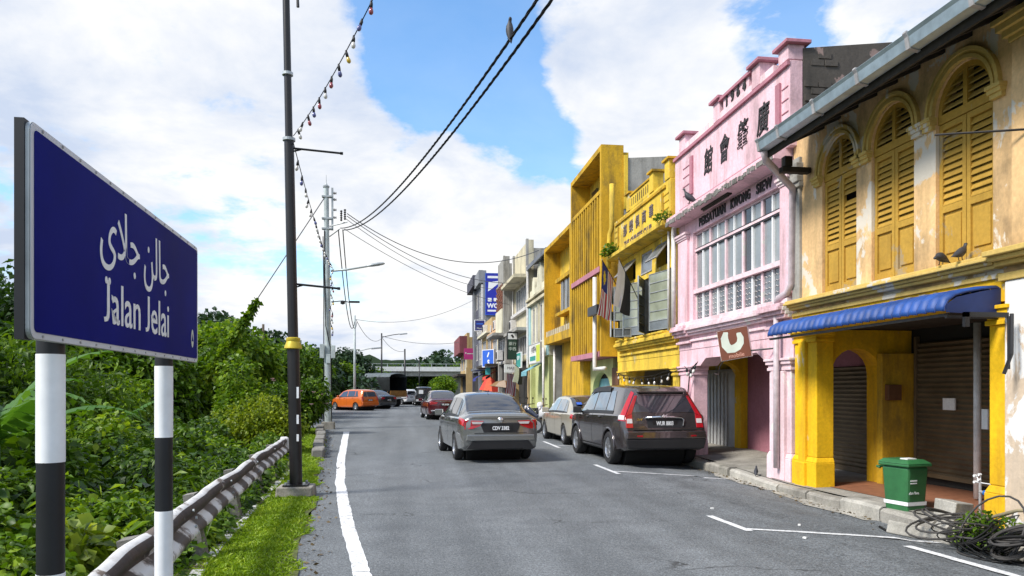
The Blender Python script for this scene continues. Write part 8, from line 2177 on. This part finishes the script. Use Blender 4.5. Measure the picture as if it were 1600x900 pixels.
# --- banana plants: each leaf a curved blade with torn edges
def banana(label, base, leaves, seed, st=1.0):
    rs = np.random.RandomState(seed); base = Vector(base); root = empty('banana_plant', base, 0, label, 'banana plant', 'banana plants on the bank')
    mb = MB(); mb.tube([base, base + Vector((0, 0, st))], [0.12, 0.07], 8); mb.build('stem', L_banana, root, smooth=True)
    for (az, rise, L, w) in leaves:
        d = Vector((math.cos(az), math.sin(az), 0)); side = Vector((-d.y, d.x, 0)); vs = []; n = 16; p = base + Vector((0, 0, st - 0.1)); el = rise
        mids = []
        for k in range(n + 1):
            mids.append(p.copy()); p = p + (d * math.cos(el) + Vector((0, 0, math.sin(el)))) * (L / n); el -= 1.5 / n * (0.6 + k / n)
        mb = MB()
        for k in range(n):
            for sg in (-1, 1):
                wa = w * math.sin(math.pi * min(1, 0.06 + (k / n)) ** 0.8) * (1 - 0.25 * (k / n)); wb = w * math.sin(math.pi * min(0.999, 0.06 + ((k + 1) / n)) ** 0.8)
                gap = 0.16 if rs.rand() < 0.5 else 0.02
                a, b = mids[k], mids[k + 1].lerp(mids[k], gap)
                dn = Vector((0, 0, -0.35)); q0 = a + side * sg * max(.01, wa) + dn * wa + Vector((0, 0, rs.uniform(-.02, .02))); q1 = b + side * sg * max(.01, wb) + dn * wb + Vector((0, 0, rs.uniform(-.03, .02)))
                mb.add([a, b, q1, q0], [(0, 1, 2, 3)])
        o = mb.build('leaf', L_banana, root)
        at = o.data.attributes.new('leafrand', 'FLOAT', 'POINT'); at.data.foreach_set('value', np.full(len(o.data.vertices), rs.rand(), 'f'))
banana('banana plant with upright torn leaves at the left edge behind the sign', (-4.45, 8.75, -0.7), [(0.3, 1.25, 1.9, 0.20), (-0.5, 0.9, 1.7, 0.22), (1.2, 1.1, 1.6, 0.2), (2.6, 1.2, 1.8, 0.2), (-1.6, 1.1, 1.7, 0.2), (3.9, 1.0, 1.6, 0.2)], 1, 1.75)
banana('banana plant with a broad arching leaf between the sign posts', (-5.3, 11.0, -0.8), [(0.0, 0.75, 1.9, 0.17), (1.5, 1.1, 1.6, 0.2), (-0.9, 0.8, 1.7, 0.2), (2.8, 1.1, 1.6, 0.2)], 2, 1.75)
banana('small banana plant beside the vine covered wire', (-7.4, 20.5, -0.4), [(0.4, 1.1, 1.7, 0.22), (-0.7, 0.95, 1.5, 0.2), (2.0, 1.1, 1.6, 0.2), (-2.0, 1.0, 1.4, 0.2)], 3)

# --- leafy undergrowth covering the bank (uncountable)
def undergrowth(n, y0, y1, dmax, size, mat, seed, hmul=1.0, near=0.05, wid=0.36, rich=False):
    """leaves gathered on mounds of different height, with dark gaps between"""
    rs = np.random.RandomState(seed)
    k = int((y1 - y0) * dmax * 2.2); by = y0 + (y1 - y0) * rs.rand(k); bd = near + dmax * rs.rand(k); br_ = rs.uniform(0.22, 0.55, k); bh = rs.uniform(0.10, 0.55, k)
    out = np.empty((n, 3)); D = np.empty((n, 3)); scl = np.empty(n)
    w = br_ ** 1.6; pick = rs.choice(k, n, p=w / w.sum())
    for i in range(n):
        j = pick[i]; a = rs.rand() * 6.283; q = rs.rand() ** 0.55
        y = by[j] + math.sin(a) * q * br_[j]; d = bd[j] + math.cos(a) * q * br_[j]
        d = max(0.04, d); x = rail_line(y) - d; g = ground_z(x, y)
        base_ = max(g, -0.10 + 0.26 * hmul * min(1.7, d))
        top = base_ + bh[j] * math.sqrt(max(0.0, 1 - q * q)) + 0.05
        out[i] = (x, y, top - rs.rand() ** 2 * 0.22)
        D[i] = (-math.cos(a) * q, math.sin(a) * q, 0.35 - 0.7 * q); scl[i] = 0.7 + 0.6 * ((j * 7919) % 100) / 100.0
    D += rs.normal(size=(n, 3)) * np.array([.6, .6, .4])
    S = size * (0.55 + 0.8 * rs.rand(n)) * scl
    return link(bpy.data.objects.new('undergrowth', leaf_mesh('undergrowth', out, D, S, wid, mat, seed + 1, droop=0.4, rich=rich)))
u1 = undergrowth(19000, 2.2, 9.0, 2.9, 0.078, L_bright, 201, rich=True)
tag(u1, 'bright broad-leaved creepers covering the near bank behind the rail', 'undergrowth', kind='stuff')
u2 = undergrowth(19000, 7.0, 20.0, 3.6, 0.085, L_mid, 203, 1.0, rich=True)  # darker leaf green paints in the deep shade of this bank
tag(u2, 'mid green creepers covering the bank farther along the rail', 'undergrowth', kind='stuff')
u4 = undergrowth(2600, 2.5, 16.0, 3.2, 0.15, L_bright, 209, 1.05, wid=0.10)
tag(u4, 'narrow yellowish blades and fronds standing out of the creepers', 'undergrowth', kind='stuff')
u3 = undergrowth(9000, 3.0, 24.0, 9.0, 0.17, L_dark, 205, 0.75, 0.8)
tag(u3, 'dark undergrowth in the hollow of the bank', 'undergrowth', kind='stuff')
# creepers spilling out at the foot of the rail
rs = np.random.RandomState(207); n = 2000
Y = 3.0 + 11 * rs.rand(n); X = np.array([rail_line(y) for y in Y]) + rs.uniform(-0.4, -0.02, n)
P = np.stack([X, Y, -0.02 + 0.26 * rs.rand(n) ** 1.6], axis=1)
o = link(bpy.data.objects.new('weeds', leaf_mesh('weeds', P, rs.normal(size=(n, 3)) * np.array([1, 1, .4]) + np.array([.3, 0, .4]), 0.07 * (0.5 + rs.rand(n)), 0.34, L_mid, 208))); tag(o, 'low weeds growing under the guard rail', 'weeds', kind='stuff')

# --- mown grass verge: soil sheet under short blades
def edging_x(y): return interp(y, [(-5, -1.0), (4, -1.55), (6.74, -1.80), (12.75, -2.14), (15, -2.25), (20, -3.0), (29, -4.1), (31, -4.4)])
soil = plain('verge_soil', (0.09, 0.11, 0.025), 0.95, var=0.4, vscale=6, bumpy=0.5, bscale=30)
mb = MB(); strip(mb, [-3 + 0.5 * k for k in range(69)], lambda y: edging_x(y) - 0.15, lambda y: edge_left(y) + 0.03 + 0.05 * math.sin(y * 3.1) + 0.03 * math.sin(y * 7.7), 5, lambda x, y: 0.004 + 0.012 * math.sin(y * 2 + x * 5))
verge = mb.build('verge', soil, smooth=True, kind='structure')
def grass(n, y0, y1, size, seed, spread=0.0, power=1.0):
    rs = np.random.RandomState(seed)
    Y = y0 + (y1 - y0) * rs.rand(n) ** power; a = np.array([edging_x(y) for y in Y]); b = np.array([edge_left(y) + 0.06 * math.sin(y * 3.1) + 0.05 * math.sin(y * 7.7) + spread for y in Y])
    k = rs.rand(n); X = a + (b - a) * k
    patch_ = np.sin(X * 7 + 1.3 * np.sin(Y * 2.3)) + np.sin(Y * 3.7 + X * 2)
    keep = rs.rand(n) < (0.60 + 0.3 * (patch_ > -0.3)) * np.where(k > 0.82, 0.45, 1.0)
    X, Y = X[keep], Y[keep]; m = len(X)
    P = np.stack([X, Y, np.full(m, 0.0)], axis=1)
    D = rs.normal(size=(m, 3)) * np.array([.75, .75, .1]) + np.array([0, 0, 0.8])
    return leaf_mesh('grass', P, D, size * (0.45 + 0.9 * rs.rand(m)), 0.075, grass_mat, seed + 1, droop=0.3, fold=0.05)
o = link(bpy.data.objects.new('grass', grass(60000, 4.5, 16.0, 0.075, 301, power=1.3))); tag(o, 'short bright mown grass on the roadside verge', 'grass', kind='stuff')
o = link(bpy.data.objects.new('grass', grass(12000, 16.0, 30.0, 0.10, 303))); tag(o, 'sparser grass verge towards the grey utility pole', 'grass', kind='stuff')

# --- far wooded hills: canopy of clumped crowns (reads as one mass)
hill_mat = terrain_mat
def woodland(label, spots, seed, mat, leaf, per):
    rs = np.random.RandomState(seed); cl = []
    for (x, y, z, r) in spots:
        for _ in range(3):
            cl.append(((x + rs.normal() * r * .35, y + rs.normal() * r * .35, z + rs.normal() * r * .25), (r * .6, r * .6, r * .55)))
    n = len(spots) * per
    P, d = clump_points(cl, n, seed + 1, 0.75)
    D = d + rs.normal(size=d.shape) * 0.7
    o = link(bpy.data.objects.new('woodland', leaf_mesh('woodland', P, D, leaf * (0.6 + 0.8 * rs.rand(n)), 0.42, mat, seed + 2)))
    return tag(o, label, 'woodland', kind='stuff')
rs = np.random.RandomState(400); sp = []
for k in range(230):
    t = rs.uniform(62, 120); u = rs.uniform(-120, 565); x, y = at_px(u, t)
    sky_v = interp(u, [(-150, 425), (0, 432), (300, 468), (345, 468), (390, 482), (440, 505), (480, 520), (530, 535), (570, 560)])
    top = 1.55 + (608 - sky_v) * t / 1170.0
    lim = top - 2.6 - rs.rand() ** 0.6 * (top * 0.9) * (0.4 if t > 95 else 1.0)
    sp.append((x, y, lim, rs.uniform(2.0, 3.3)))
woodland('wooded hillside behind the street sign and lamp post', sp, 410, L_far, 0.62, 260)
sp = []
for k in range(120):
    t = rs.uniform(135, 200); u = rs.uniform(560, 760); x, y = at_px(u, t)
    sky_v = interp(u, [(560, 588), (632, 576), (640, 565), (655, 557), (671, 554), (690, 552), (718, 557), (760, 556)])
    top = 1.55 + (608 - sky_v) * t / 1170.0
    sp.append((x, y, max(0.5, top - 2.4 - rs.rand() ** 1.5 * top), rs.uniform(2.2, 3.8)))
woodland('wooded rise beyond the bridge', sp, 420, L_far, 1.0, 200)
# distant ridge
mb = MB(); vs = []; n = 60
for k in range(n + 1):
    u = 300 + 520 * k / n; t = 620.0; x, y = at_px(u, t)
    v = interp(u, [(300, 560), (520, 552), (545, 551), (575, 555), (593, 560), (609, 564), (632, 561), (700, 570), (820, 590)]) + 1.4 * math.sin(k * 1.7) + 1.0 * math.sin(k * 3.9)
    vs += [(x, y, -5), (x, y, 1.55 + (608 - v) * t / 1170.0), (x * 1.3, y * 1.3, 1.55 + (608 - v) * t / 1170.0 + 4)]
mb.add(vs, [(3 * k, 3 * k + 3, 3 * k + 4, 3 * k + 1) for k in range(n)] + [(3 * k + 1, 3 * k + 4, 3 * k + 5, 3 * k + 2) for k in range(n)])
ridge_m, nt_, b_ = new_mat('distant_wooded_ridge'); b_.inputs['Roughness'].default_value = 0.95; set_spec(b_, 0.05)
nt_.links.new(ramp(nt_, nz(nt_, 0.08, 6, 0.7), [(0.3, (0.03, 0.05, 0.03)), (0.7, (0.06, 0.09, 0.05))]), b_.inputs['Base Color'])
mb.build('hills', ridge_m, kind='structure')

# --- bridge across the end of the street
br = empty('road_bridge', (0, 108, 0), 0, 'long concrete road bridge crossing the end of the street', 'bridge')
mb = MB(); mb.box(-30, 14, 104, 111, 3.35, 4.25); mb.build('deck', concrete_light, br)
mb = MB(); mb.box(-30, 14, 103.6, 103.99, 4.0, 4.62); mb.build('parapet', plain('pale_parapet', (0.62, 0.63, 0.62), 0.8, var=0.15), br)
for x in (-22, -12, -2.2, 6.5):
    mb = MB(); mb.box(x - 0.7, x + 0.7, 106, 109, -1.0, 3.34); mb.build('pier', concrete, br)
    mb = MB(); mb.box(x - 1.6, x + 1.6, 105, 110, 2.7, 3.345); mb.build('pier_head', concrete, br) if False else None
for k in range(22):
    x = -29 + k * 2.0
    mb = MB(); mb.box(x - 0.05, x + 0.05, 103.75, 103.85, 4.62, 5.0); mb.build('railing_post', galv, br)
mb = MB(); mb.box(-30, 14, 103.77, 103.83, 5.0, 5.06); mb.build('railing', galv, br)

# --- small weeds on the club canopy and in the cable heap
def weed(label, c, r, n, size, mat, seed):
    rs = np.random.RandomState(seed); root = empty('weed_tuft', c, 0, label, 'weed')
    d = rs.normal(size=(n, 3)); d /= np.linalg.norm(d, axis=1, keepdims=True); d[:, 2] = np.abs(d[:, 2])
    P = d * np.array([r, r, r]) * rs.rand(n)[:, None] ** 0.5
    lm = child('leaf_mass', leaf_mesh('leaf_mass', P, d + rs.normal(size=(n, 3)) * .5, size * (0.6 + rs.rand(n)), 0.3, mat, seed), root); lm['kind'] = 'stuff'
    mb = MB(); mb.tube([(0, 0, -0.02), (0, 0, r * 0.7)], 0.008, 5); child('stem', mb.mesh('stem', bark), root)
weed('green weed tuft sprouting on the canopy of the yellow club', (5.80, 21.0, 5.42), 0.34, 420, 0.09, L_mid, 71)
weed('small weed on the canopy joint above the pink house', (5.80, 16.6, 5.42), 0.22, 160, 0.08, L_mid, 72)
weed('green weeds growing through the cable heap', (5.72, 6.75, 0.0), 0.33, 700, 0.05, L_mid, 73)

# fallen leaves and grit gathered in the gutter and along the shoulder (uncountable)
rs = np.random.RandomState(500); n = 1500
Y = rs.uniform(5, 30, n); side_ = rs.rand(n) < 0.6
X = np.where(side_, np.array([edge_right(y) for y in Y]) - np.abs(rs.normal(size=n)) * 0.14 - 0.01, np.array([edge_left(y) for y in Y]) + np.abs(rs.normal(size=n)) * 0.16)
P = np.stack([X, Y, np.array([road_z(x, y) for x, y in zip(X, Y)]) + 0.012], axis=1)
D = rs.normal(size=(n, 3)) * np.array([1, 1, .08])
lit = leaf_mat('dry_leaf_litter', (0.05, 0.035, 0.02), (0.12, 0.085, 0.04), (0.22, 0.17, 0.09), 0.1)
o = link(bpy.data.objects.new('leaf_litter', leaf_mesh('leaf_litter', P, D, rs.uniform(0.015, 0.06, n), 0.35, lit, 501, droop=0.0))); tag(o, 'dry leaf litter and grit along the gutter and shoulder', 'leaf litter', kind='stuff')
